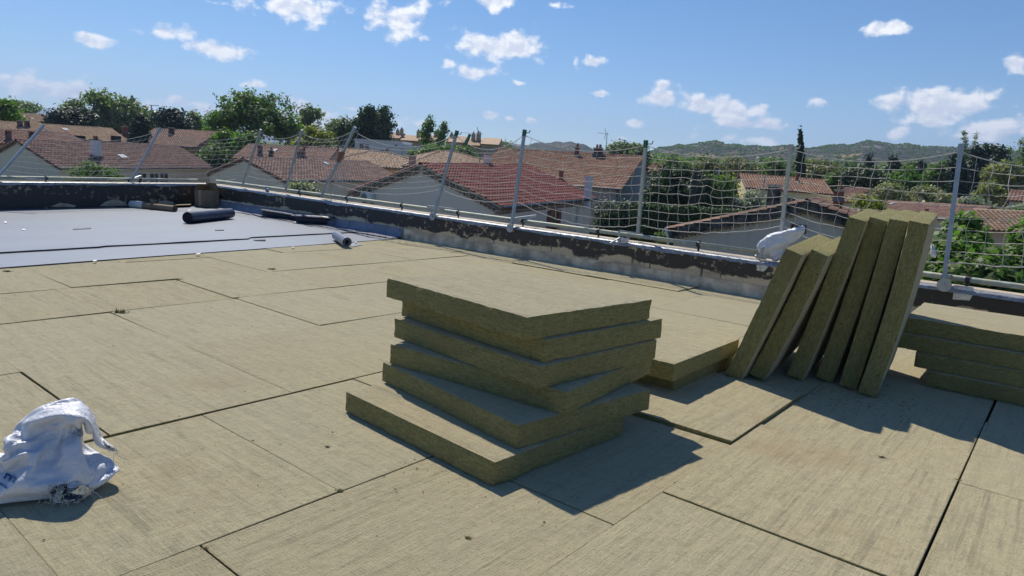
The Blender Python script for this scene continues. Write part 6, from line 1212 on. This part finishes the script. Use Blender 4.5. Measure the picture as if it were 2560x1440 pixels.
H7.skylight(2232, 511, 9, 4); H7.gutter(); H7.chimney(2316, 522, 530, 7, M['brick'], 'brick', 0)
H8r = place_house('H8r', (2435, 526), (2640, 536), 40, 37, 3.0, 1.0, 'orange house with light brown barrel tiles at the right edge behind the leafy tree', M['stucco_peach'], M['tile_tan'], .24)
H9r = place_house('H9r', (2525, 477), (2640, 484), 62, 60, 2.6, .85, 'pink house with a tan roof at the right edge below the willow', M['stucco_pink'], M['tile_pinkbrown'])
H9r.window(Vector((H9r.L * .15, .3, -1.2)), .5, .8, 'Y', -1)
H12r = place_house('H12r', (2112, 471), (2180, 473), 74, 72, 3.0, 1.0, 'small roof of upright pinkish tiles under the dark laurel tree', M['stucco_cream'], M['tile_pinkbrown'])
H13r = place_house('H13r', (2375, 497), (2482, 501), 68, 66, 2.6, .8, 'low tan roof behind the thick net post at right', M['stucco_cream'], M['tile_tan'])
H14r = place_house('H14r', (2130, 488), (2170, 489), 58, 57, 2.0, .6, 'little shed roof peeping out behind the red brick chimney', M['stucco_cream'], M['tile_tan'])
H15r = place_house('H15r', (1632, 408), (1672, 410), 82, 81, 3.0, 1.0, 'small cream house with tan roof right of the grey shaded gable', M['stucco_cream'], M['tile_orange'])
H16r = place_house('H16r', (1785, 428), (1815, 430), 100, 99, 2.6, .8, 'tiny roof among the trees left of the pale yellow house', M['stucco_cream'], M['tile_pinkbrown'])
H0 = place_house('H0', (36, 283), (112, 287), 118, 122, 4.6, 1.7, 'brown house with weathered roof at the far left edge under the trees', M['stucco_brown'], M['tile_tan'])
# television aerials, poles, crane
def aerial(label, px, ytop, ybase, Y, boom):
    b_ = at_y(px, ybase, Y); t0 = at_y(px + (boom.get('lean', 2)), ytop, Y); root = empty('tv_aerial', b_); tag(root, label, 'aerial'); q = t0 - b_
    mb = MB(); mb.tube([Vector((0, 0, -.6)), q], .030, 6); mb.build('mast', M['green_paint'] if boom.get('green') else M['galv'], root)
    k = Y / FPX; x1 = boom['len'] * k; z = q.z + boom.get('dz', 0); mb = MB(); mb.tube([Vector((q.x + .2, 0, z)), Vector((q.x + x1, 0, z + boom.get('rise', 0)))], .018, 5)
    for i in range(boom.get('n', 7)): f = (i + .5) / boom.get('n', 7); mb.tube([Vector((q.x + x1 * f, -.22, z + boom.get('rise', 0) * f)), Vector((q.x + x1 * f, .22, z + boom.get('rise', 0) * f))], .012, 4)
    for s_ in (-1, 1): mb.tube([Vector((q.x + x1 * .12, 0, z)), Vector((q.x + x1 * .12 - .12, 0, z + .45 * s_))], .02, 4)
    mb.build('boom', M['galv'], root)
aerial('television aerial with a long boom pointing left, on a mast before the tan flats', 1199, 329, 418, 50, dict(len=-44, n=9, dz=-.15, lean=3, green=True))
aerial('small television aerial on the chimney of the tall tiled house', 1515, 332, 378, 60, dict(len=-24, n=4, dz=-.1, rise=.05, lean=3, green=True))
def pole(name, label, cat, px0, px1, Y, r, mat):
    b_ = at_y(*px1, Y); t0 = at_y(*px0, Y); root = empty(name, (b_.x, Y, ground_z(Y))); tag(root, label, cat); k = Vector((b_.x, Y, ground_z(Y)))
    mb = MB(); mb.tube([Vector((0, 0, 0)), b_ - k, t0 - k], [r, r, r * .8], 8); mb.build('shaft', mat, root); return root, t0 - k
R_, t_ = pole('utility_pole', 'dark lattice utility pole in front of the dark trees left of the hedge', 'pole', (1741, 424), (1730, 540), 42, .16, M['black_iron'])
for i in range(7): mb = MB(); mb.box((-.22 + .02 * i, -.2, t_.z - .4 * i - .5), (.22 + .02 * i, .2, t_.z - .4 * i - .42), T(t_.x - .03 * i, t_.y, 0)); mb.build('rung', M['black_iron'], R_)
pole('street_lamp', 'thin grey street lamp before the pale yellow house', 'street lamp', (1913, 437), (1906, 500), 60, .07, M['galv'])
pole('utility_pole', 'short grey pole among the trees left of the pale yellow house', 'pole', (1799, 421), (1795, 450), 80, .12, M['galv'])
p = at_y(378, 264, 400); CRN = empty('tower_crane', (p.x, 400, ground_z(400))); tag(CRN, 'tiny tower crane jib far off above the trees at left', 'crane'); zc = p.z - ground_z(400)
mb = MB(); mb.box((-.25, -.25, 0), (.25, .25, zc + .4)); mb.build('mast', M['coping'], CRN); mb = MB(); mb.box((-1.2, -.2, zc), (4.4, .2, zc + .4)); mb.build('jib', M['frame_white'], CRN)
# ------------------------------------------------------------------ trees
def unit(n): d = RNG.normal(size=(n, 3)); return d / np.linalg.norm(d, axis=1)[:, None]
def leaf_quads(P_, N_, size, up=.25, stretch=1.6):
    """one leaf-sized quad per point, facing roughly along N_"""
    n = len(P_); nn = N_ * .9 + unit(n) * .85; nn[:, 2] += up; nn /= np.linalg.norm(nn, axis=1)[:, None]
    a = np.cross(nn, unit(n)); a /= np.linalg.norm(a, axis=1)[:, None] + 1e-9; b_ = np.cross(nn, a)
    s = size * RNG.uniform(.45, 1.55, (n, 1)); a = a * s * stretch * .5; b_ = b_ * s * .5
    return np.stack([P_ - a, P_ - b_ + a * .15, P_ + a, P_ + b_ + a * .15], 1).reshape(-1, 3)
def lobes_cloud(lobes, n, clump, shell=.62):
    """points in leafy clumps near the surface of several lobes; n in all"""
    vol = np.array([l[1][0] * l[1][2] for l in lobes]); cnt = np.maximum(6, (vol / vol.sum() * n)).astype(int); P_, N_ = [], []
    for (c, r), k in zip(lobes, cnt):
        c = np.array(c); r = np.array(r); nc = max(4, k // 20)
        d = unit(nc); rad = shell + (1.02 - shell) * RNG.random((nc, 1)) ** .6; ctr = c + d * r * rad
        idx = RNG.integers(0, nc, k); off = RNG.normal(size=(k, 3)) * clump * np.array([1, 1, .7]); p = ctr[idx] + off
        P_.append(p); nn = d[idx] + off / clump * .35; N_.append(nn / (np.linalg.norm(nn, axis=1)[:, None] + 1e-9))
    return np.concatenate(P_), np.concatenate(N_)
def tree(kind, label, cat, name, cx, top, bot, hw, Y, leaf, n=3200, size=None, trunk=True, group=None, lean=0.0, seed=None, dep=None):
    """cx, top, bot, hw: where the crown stands in view (px); Y its distance, which sets its real size"""
    k = Y / FPX; hw = hw * (1.2 if kind in ('round', 'bush', 'ragged') else 1.0); pt = at_y(cx, top, Y); pb = at_y(cx, bot, Y); gz = ground_z(Y); R = hw * k; H = pt.z - pb.z; x = (pt.x + pb.x) / 2
    root = empty(name, (pb.x, Y, gz)); tag(root, label, cat, group); zb = pb.z - gz; zt_ = pt.z - gz; D = R * .9 if dep is None else dep
    size = size or max(.05, min(4.6 * k, R * .15)); n = int(n * 1.35); lobes = []; xo = pt.x - pb.x
    rnd = random.Random(int(cx * 7 + top)); ctr = (zb + zt_) / 2
    def L(fx, fz, rx, rz, fy=0.0): lobes.append(((xo * fz + fx * R, fy * D, zb + fz * H), (rx * R, rx * D * 1.05, rz * H)))
    if kind == 'round':
        L(0, .52, .62, .36)
        for i in range(11):
            a = rnd.uniform(0, 2 * math.pi); fz = rnd.uniform(.25, .84); e = math.sqrt(max(.05, 1 - ((fz - .48) / .56) ** 2)); q = e * rnd.uniform(.45, .70)
            L(math.cos(a) * q, fz, rnd.uniform(.26, .40), rnd.uniform(.13, .20), math.sin(a) * q)
        L(rnd.uniform(-.15, .15), .84, .34, .15)
        for s_ in (-1, 1): L(s_ * .66, rnd.uniform(.3, .5), .32, .22)
    elif kind == 'ragged':
        for i in range(13):
            a = rnd.uniform(0, 2 * math.pi); fz = rnd.uniform(.15, .95); q = (1 - fz * .55) * rnd.uniform(.15, .72); L(math.cos(a) * q, fz * .92, rnd.uniform(.16, .34), rnd.uniform(.08, .17), math.sin(a) * q)
    elif kind == 'column':
        for i in range(12): fz = i / 11; L(rnd.uniform(-.1, .1), .05 + fz * .88, (.95 - .25 * fz) * (1 if fz < .85 else .62) * rnd.uniform(.8, 1), .10)
    elif kind == 'cypress':
        for i in range(16): fz = i / 15; L(0, .03 + fz * .94, max(.05, (1 - fz) ** .62 * (.72 + .28 * min(1, fz * 6)) * 1.0), .055)
    elif kind == 'conifer':
        for i in range(9):
            fz = i / 8; q = (1 - fz) ** .8 * .8 + .08
            for j in range(4): a = rnd.uniform(0, 2 * math.pi); L(math.cos(a) * q * .55, .06 + fz * .86 + rnd.uniform(-.03, .03), q * .5 + .05, .055, math.sin(a) * q * .55)
        L(0, .96, .07, .05)
    elif kind == 'cedar':
        for i in range(6):
            fz = .25 + .68 * i / 5; q = (1.0, .9, .95, .8, .75, .5)[i]
            for j in range(4): a = rnd.uniform(0, 2 * math.pi); L(math.cos(a) * q * .6, fz + rnd.uniform(-.04, .04), .36 * q, .045, math.sin(a) * q * .6)
    elif kind == 'poplar':
        for i in range(13): fz = i / 12; L(rnd.uniform(-.3, .3) + lean * fz * fz, .04 + fz * .9, (.35 + .6 * math.sin(math.pi * min(1, fz * .9 + .12))) * rnd.uniform(.6, 1), .07)
    elif kind == 'willow':
        for i in range(14): a = rnd.uniform(0, 2 * math.pi); fz = rnd.uniform(.3, .88); q = math.sqrt(max(.04, 1 - ((fz - .3) / .75) ** 2)) * rnd.uniform(.4, .75); L(math.cos(a) * q, fz, .28, .13, math.sin(a) * q)
        for i in range(10): L(rnd.uniform(-.85, .85), rnd.uniform(.05, .45), .22, .18, rnd.uniform(-.6, .3))
    else:                                                  # bush
        for i in range(12): a = rnd.uniform(0, 2 * math.pi); fz = rnd.uniform(.12, .80); q = math.sqrt(max(.05, 1 - (fz * .95) ** 2)) * rnd.uniform(.2, .72); L(math.cos(a) * q, fz, rnd.uniform(.26, .42), rnd.uniform(.16, .24), math.sin(a) * q)
    P_, N_ = lobes_cloud(lobes, n, size * (.55 if kind == 'cypress' else 1.0 if kind == 'column' else 1.5), .45 if kind in ('cedar', 'ragged') else .62)
    P_[:, 2] = np.maximum(P_[:, 2], .05)
    v = leaf_quads(P_, N_, size, .45 if kind not in ('cypress', 'willow', 'poplar') else .0, 1.5 if kind != 'willow' else 3.0)
    link('crown', npmesh('crown', v, 4, M[leaf]), root)
    if trunk:
        mb = MB(); tr = max(.06, min(.42, R * .09)); z1 = zb + H * .55
        mb.tube([(0, 0, -.3), (0.02, 0, z1 * .5), (xo * .4, 0, z1), (xo * .8, 0, zb + H * .8)], [tr * 1.25, tr, tr * .6, tr * .2], 7)
        for i in range(5): a = rnd.uniform(0, 6.28); fz = rnd.uniform(.1, .5); z0 = zb + H * fz; mb.tube([(xo * fz, 0, z0), (xo * fz + math.cos(a) * R * .3, math.sin(a) * D * .3, z0 + H * .14), (xo * fz + math.cos(a) * R * .6, math.sin(a) * D * .6, z0 + H * .22)], [tr * .5, tr * .3, tr * .12], 5)
        mb.build('trunk', M['bark'], root)
    return root
# --- left of the view
tree('round', 'yellow-green tree cut by the left edge of the view', 'tree', 'broadleaf_tree', -5, 247, 312, 48, 85, 'leaf_bright', 2600)
tree('bush', 'long pale green treetop at far left above the brown house', 'tree', 'broadleaf_tree', 45, 251, 300, 52, 170, 'leaf_pale', 2200)
tree('round', 'tall plane tree with the highest crown at left', 'tree', 'plane_tree', 235, 221, 345, 70, 118, 'leaf_pale', 5200)
tree('round', 'plane tree grown into the right of the tallest one at left', 'tree', 'plane_tree', 322, 244, 350, 62, 122, 'leaf_pale', 4400)
tree('bush', 'dark spreading conifer below the plane trees', 'tree', 'conifer_tree', 172, 262, 325, 62, 92, 'leaf_pine', 3600)
tree('column', 'very dark clipped cypress standing behind the second left net post', 'tree', 'cypress_tree', 350, 287, 370, 27, 76, 'leaf_pine', 3000, lean=0)
tree('cedar', 'blue-green cedar with flat layers of branches', 'tree', 'cedar_tree', 428, 275, 340, 50, 112, 'leaf_pine', 2600)
tree('ragged', 'thin pale tree with see-through crown right of the cedar', 'tree', 'broadleaf_tree', 488, 280, 345, 34, 132, 'leaf_pale', 1300)
tree('round', 'big round dark green tree, largest crown of the view', 'tree', 'broadleaf_tree', 632, 227, 375, 100, 95, 'leaf_green', 9000)
tree('bush', 'yellowish lower tree leaning against the left of the big round tree', 'tree', 'broadleaf_tree', 545, 286, 355, 38, 92, 'leaf_bright', 1800)
tree('bush', 'light green shrub beside the brown gable', 'shrub', 'garden_shrub', 566, 326, 372, 34, 76, 'leaf_bright', 1500)
tree('bush', 'round light green bush under the big round tree', 'shrub', 'garden_shrub', 616, 333, 385, 32, 74, 'leaf_bright', 1500)
tree('ragged', 'pale ragged tree right of the big round tree', 'tree', 'broadleaf_tree', 778, 266, 365, 48, 120, 'leaf_pale', 2600)
tree('bush', 'pale green treetop between the big round tree and the ragged one', 'tree', 'broadleaf_tree', 742, 285, 360, 36, 126, 'leaf_pale', 1800)
tree('bush', 'bright yellow tree behind the second far net post', 'tree', 'broadleaf_tree', 788, 316, 395, 50, 80, 'leaf_yellow', 3000)
tree('bush', 'grey-green tree between the yellow tree and the dark poplars', 'tree', 'broadleaf_tree', 862, 290, 375, 46, 112, 'leaf_pale', 2600)
tree('poplar', 'dark dense poplar behind the white block', 'tree', 'poplar_tree', 912, 268, 370, 38, 108, 'leaf_dark', 3600)
tree('poplar', 'narrow dark poplar spike at the right of the dense one', 'tree', 'poplar_tree', 960, 264, 372, 24, 106, 'leaf_dark', 2800, lean=.2)
tree('bush', 'low dark foliage at the foot of the dark poplars', 'tree', 'broadleaf_tree', 930, 305, 385, 52, 110, 'leaf_dark', 2600)
tree('poplar', 'taller of two windswept poplars against the sky', 'tree', 'poplar_tree', 1066, 291, 372, 19, 108, 'leaf_green', 1800, lean=.55)
tree('poplar', 'shorter windswept poplar, right of the taller one', 'tree', 'poplar_tree', 1101, 302, 372, 17, 108, 'leaf_green', 1500, lean=.6)
tree('bush', 'light green bush at the foot of the two windswept poplars', 'shrub', 'garden_shrub', 1075, 360, 400, 46, 88, 'leaf_bright', 1800)
tree('bush', 'domed green bush before the tan flats', 'shrub', 'garden_shrub', 1168, 371, 402, 36, 84, 'leaf_green', 1500)
tree('bush', 'green bush left of the domed one, behind the tan hipped roof', 'shrub', 'garden_shrub', 1128, 366, 398, 26, 88, 'leaf_bright', 1100)
tree('bush', 'fig tree with large leaves right of the leftmost house', 'tree', 'fig_tree', 546, 361, 450, 58, 74, 'leaf_green', 3600)
tree('bush', 'rounded green bush in front of the leftmost house', 'shrub', 'garden_shrub', 240, 404, 500, 64, 42, 'leaf_green', 3600, size=.09)
tree('bush', 'grey-green olive bush just over the parapet before the dark brown roof', 'shrub', 'olive_bush', 768, 446, 540, 46, 30, 'leaf_silver', 2800, size=.075)
# --- right of the view
tree('bush', 'far tree line behind the ridge of the tall tiled house, left part', 'tree', 'broadleaf_tree', 1240, 352, 385, 40, 190, 'leaf_pale', 1200)
tree('bush', 'pale treetops behind the ridge of the tall tiled house, right part', 'tree', 'broadleaf_tree', 1560, 354, 410, 56, 150, 'leaf_pale', 2400)
tree('conifer', 'tiny dark conifer left of the small aerial', 'tree', 'conifer_tree', 1503, 360, 395, 8, 120, 'leaf_pine', 500)
tree('bush', 'dark green tree behind the right gable of the tall tiled house', 'tree', 'broadleaf_tree', 1606, 374, 420, 22, 95, 'leaf_dark', 1200)
tree('round', 'large dark tree right of the grey shaded gable', 'tree', 'broadleaf_tree', 1702, 408, 560, 74, 52, 'leaf_dark', 9000)
tree('bush', 'dark shrubs between the grey gable and the large dark tree', 'shrub', 'garden_shrub', 1638, 438, 560, 36, 50, 'leaf_dark', 2600)
tree('round', 'dark tree behind the lattice pole, right of the large dark tree', 'tree', 'broadleaf_tree', 1778, 434, 560, 48, 53, 'leaf_green', 3600)
tree('round', 'olive green tree above the large dark tree', 'tree', 'broadleaf_tree', 1688, 386, 470, 34, 80, 'leaf_pale', 2000)
tree('round', 'broad olive green tree in the middle of the wood, left of the pale yellow house', 'tree', 'broadleaf_tree', 1772, 398, 470, 46, 88, 'leaf_olive', 2800)
tree('round', 'brownish tree directly behind the pale yellow house', 'tree', 'broadleaf_tree', 1848, 394, 470, 46, 96, 'leaf_olive', 2800)
tree('bush', 'yellowish tree at the left gable of the pale yellow house', 'tree', 'broadleaf_tree', 1815, 436, 500, 30, 76, 'leaf_yellow', 1800)
tree('round', 'green tree left of the tall cypress', 'tree', 'broadleaf_tree', 1935, 404, 470, 44, 100, 'leaf_green', 2600)
tree('cypress', 'tall thin dark cypress rising above the hills', 'tree', 'cypress_tree', 2001, 317, 470, 13, 88, 'leaf_pine', 9000, size=.14)
tree('round', 'green tree right of the tall cypress', 'tree', 'broadleaf_tree', 2060, 402, 470, 52, 98, 'leaf_olive', 3000)
tree('bush', 'green bush at the right end of the pale yellow house roof', 'shrub', 'garden_shrub', 2092, 436, 490, 30, 82, 'leaf_green', 1500)
tree('round', 'glossy dark laurel tree above the upright pinkish tiles', 'tree', 'laurel_tree', 2158, 414, 500, 44, 80, 'leaf_dark', 3400)
tree('conifer', 'dark conifer behind the laurel tree', 'tree', 'conifer_tree', 2173, 384, 440, 17, 110, 'leaf_pine', 1300)
tree('poplar', 'leftmost of three pale wind-bent poplars left of the dark conifer', 'tree', 'poplar_tree', 2092, 386, 430, 7, 140, 'leaf_pale', 600, lean=.5)
tree('poplar', 'middle of three pale wind-bent poplars left of the dark conifer', 'tree', 'poplar_tree', 2114, 386, 430, 8, 140, 'leaf_pale', 600, lean=.5)
tree('poplar', 'rightmost of three pale wind-bent poplars left of the dark conifer', 'tree', 'poplar_tree', 2134, 386, 430, 9, 140, 'leaf_pale', 700, lean=.5)
tree('conifer', 'broad dark conifer above the bright green dome', 'tree', 'conifer_tree', 2233, 392, 460, 26, 104, 'leaf_pine', 1900)
tree('conifer', 'small dark conifer right of the bright green dome', 'tree', 'conifer_tree', 2303, 398, 460, 18, 106, 'leaf_pine', 1300)
tree('bush', 'pale treetop between the two dark conifers', 'tree', 'broadleaf_tree', 2266, 398, 450, 26, 125, 'leaf_pale', 1300)
tree('round', 'bright green domed tree in the wood at right', 'tree', 'broadleaf_tree', 2268, 419, 500, 38, 82, 'leaf_bright', 3000)
tree('bush', 'feathery pale olive shrub above the long low roof, left one', 'shrub', 'tamarisk_shrub', 2235, 454, 530, 50, 68, 'leaf_tamarisk', 4200)
tree('bush', 'feathery pale olive shrub above the long low roof, right one', 'shrub', 'tamarisk_shrub', 2322, 466, 535, 58, 67, 'leaf_tamarisk', 4600)
tree('round', 'green tree between the bright dome and the thick net post', 'tree', 'broadleaf_tree', 2345, 404, 500, 34, 92, 'leaf_green', 2200)
tree('poplar', 'tallest pale poplar above the thick net post', 'tree', 'poplar_tree', 2412, 321, 430, 12, 140, 'leaf_pale', 1400)
tree('poplar', 'second pale poplar just right of the tallest one', 'tree', 'poplar_tree', 2438, 328, 430, 10, 140, 'leaf_pale', 1100)
tree('conifer', 'dark fir behind the thick net post', 'tree', 'conifer_tree', 2392, 384, 510, 36, 84, 'leaf_pine', 5000)
tree('conifer', 'dark fir right of the thick net post', 'tree', 'conifer_tree', 2442, 366, 510, 40, 86, 'leaf_pine', 5600)
tree('ragged', 'tall dark tree with spiky top left of the willow', 'tree', 'broadleaf_tree', 2472, 348, 500, 32, 96, 'leaf_dark', 4200)
tree('conifer', 'dark fir behind the willow', 'tree', 'conifer_tree', 2500, 374, 500, 38, 92, 'leaf_pine', 4600)
tree('poplar', 'poplar at the right edge of the view above the willow', 'tree', 'poplar_tree', 2557, 342, 470, 16, 105, 'leaf_pale', 1600)
tree('ragged', 'thin tree against the sky between poplar and willow at right', 'tree', 'broadleaf_tree', 2525, 362, 460, 16, 115, 'leaf_pale', 1000)
tree('willow', 'yellow-green willow swaying at the right edge', 'tree', 'willow_tree', 2530, 413, 525, 84, 66, 'leaf_tamarisk', 7000)
tree('bush', 'silver-grey shrub in front of the pale yellow house', 'shrub', 'silver_shrub', 1866, 473, 560, 37, 52, 'leaf_silver', 2600)
tree('bush', 'yellowish shrub behind the mossy roof corner, beside the leaning boards', 'shrub', 'garden_shrub', 2178, 491, 560, 46, 48, 'leaf_yellow', 2600)
tree('bush', 'silvery shrub on the low tan roof line at right', 'shrub', 'silver_shrub', 2440, 497, 540, 40, 62, 'leaf_silver', 1800)
tree('bush', 'grey-green shrub in front of the pink house', 'shrub', 'silver_shrub', 2555, 506, 550, 34, 58, 'leaf_silver', 1400)
tree('bush', 'small shrub under the upright pinkish tiles', 'shrub', 'silver_shrub', 2115, 484, 520, 16, 70, 'leaf_silver', 700)
tree('bush', 'dark bush at the right wall of the red-roofed house', 'shrub', 'garden_shrub', 1530, 487, 690, 66, 34, 'leaf_dark', 10500, size=.085)
tree('bush', 'flowering bush at the left foot of the outbuilding', 'shrub', 'garden_shrub', 1655, 574, 700, 22, 29, 'leaf_green', 1500, size=.07)
for lab, cx, top, bot, hw, Y, lf, n in (('leafy tree just over the parapet, right of the leaning boards', 2395, 562, 900, 95, 15.5, 'leaf_bright', 5200), ('leafy tree at the bottom right behind the net', 2500, 548, 920, 110, 17, 'leaf_bright', 6500),
        ('dark lower foliage under the leafy trees at right', 2440, 640, 980, 120, 14.5, 'leaf_green', 5200), ('leafy tree cut by the right edge, behind the net', 2610, 560, 930, 95, 16.5, 'leaf_bright', 4200), ('leafy shoot standing up beside the thick net post', 2412, 536, 640, 22, 16.5, 'leaf_bright', 900)):
    tree('bush', lab, 'tree', 'leafy_tree', cx, top, bot, hw * 1.12, Y, lf, int(n * 1.9), size=.10)
# clipped hedge beyond the net: a dark leafy wall
a, b_ = at_y(1585, 512, 41), at_y(1850, 531, 38); HD = empty('clipped_hedge', (a.x, a.y, ground_z(40))); tag(HD, 'long clipped hedge with flat sunlit top and dark shaded face', 'hedge')
d = (b_ - a); L = math.hypot(d.x, d.y); th = math.atan2(d.y, d.x); ht = a.z - ground_z(40); n = 15000
P_ = RNG.random((n, 3)) * np.array([L, 1.7, ht]); fc = RNG.integers(0, 3, n); N_ = np.zeros((n, 3))
P_[fc == 0, 1] = RNG.normal(0, .05, (fc == 0).sum()); N_[fc == 0] = (0, -1, 0); P_[fc == 1, 2] = ht + RNG.normal(0, .05, (fc == 1).sum()); N_[fc == 1] = (0, 0, 1); P_[fc == 2, 1] = RNG.normal(0, .08, (fc == 2).sum()); N_[fc == 2] = (0, -1, .2)
P_[:, 2] += (P_[:, 2] / ht) * (d.z / L) * P_[:, 0]
o = link('foliage', npmesh('foliage', leaf_quads(P_, N_, .11, .1, 1.4), 4, M['hedge']), HD, rot=(0, 0, th))
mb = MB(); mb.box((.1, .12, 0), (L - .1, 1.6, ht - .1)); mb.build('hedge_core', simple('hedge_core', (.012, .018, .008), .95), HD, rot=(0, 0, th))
# woodland in the distance that reads as one mass
P_, N_ = [], []
for i in range(260):
    px = RNG.uniform(1600, 2700); Y = RNG.uniform(115, 330); k = Y / FPX; pyt = 392 + (px - 1640) * .035 + RNG.uniform(-5, 14); p = at_y(px, pyt, Y); g = ground_z(Y); r = RNG.uniform(16, 34) * k; h_ = max(2.0, p.z - g)
    lob = [((p.x + RNG.uniform(-.5, .5) * r, Y + RNG.uniform(-.4, .4) * r, g + h_ * f), (r * q, r * q, h_ * .24)) for f, q in ((.35, 1.0), (.62, .85), (.8, .55))]
    a, b_ = lobes_cloud(lob, 330, 5 * k); v_ = leaf_quads(a, b_, 5.5 * k, .4, 1.4); P_.append(v_)
tag(link('woodland', npmesh('woodland', np.concatenate(P_), 4, M['leaf_green'])), 'far wood between the houses and the hills at right', 'wood', kind='stuff')
P_ = []
for i in range(70):
    px = RNG.uniform(-250, 1250); Y = RNG.uniform(150, 260); k = Y / FPX; pyt = 318 + px * .05 + RNG.uniform(0, 14); p = at_y(px, pyt, Y); g = ground_z(Y); r = RNG.uniform(14, 30) * k; h_ = max(2.0, p.z - g)
    a, b_ = lobes_cloud([((p.x, Y, g + h_ * f), (r * q, r * q, h_ * .26)) for f, q in ((.4, 1.0), (.7, .75))], 260, 5 * k); P_.append(leaf_quads(a, b_, 5.5 * k, .4, 1.4))
tag(link('woodland', npmesh('woodland', np.concatenate(P_), 4, M['leaf_pale'])), 'low far greenery behind the tan roofs at left', 'wood', kind='stuff')

# ------------------------------------------------------------------ air
zt_h = 60.0
mb = MB(); mb.box((-5900, -390, GZ - 30), (5900, 5950, 420)); hz = mb.build('haze', [])
hm = bpy.data.materials.new('haze'); hm.use_nodes = True; ht_ = NT(hm.node_tree); ht_.n.remove(ht_.n['Principled BSDF']); pv = ht_.new('ShaderNodeVolumePrincipled')
pv.inputs['Color'].default_value = (.52, .68, 1.0, 1); pv.inputs['Density'].default_value = HAZE; pv.inputs['Anisotropy'].default_value = .2
ht_.l.new(pv.outputs[0], ht_.n['Material Output'].inputs['Volume']); hz.data.materials.append(hm); tag(hz, 'thin blue summer haze', 'haze', kind='stuff')
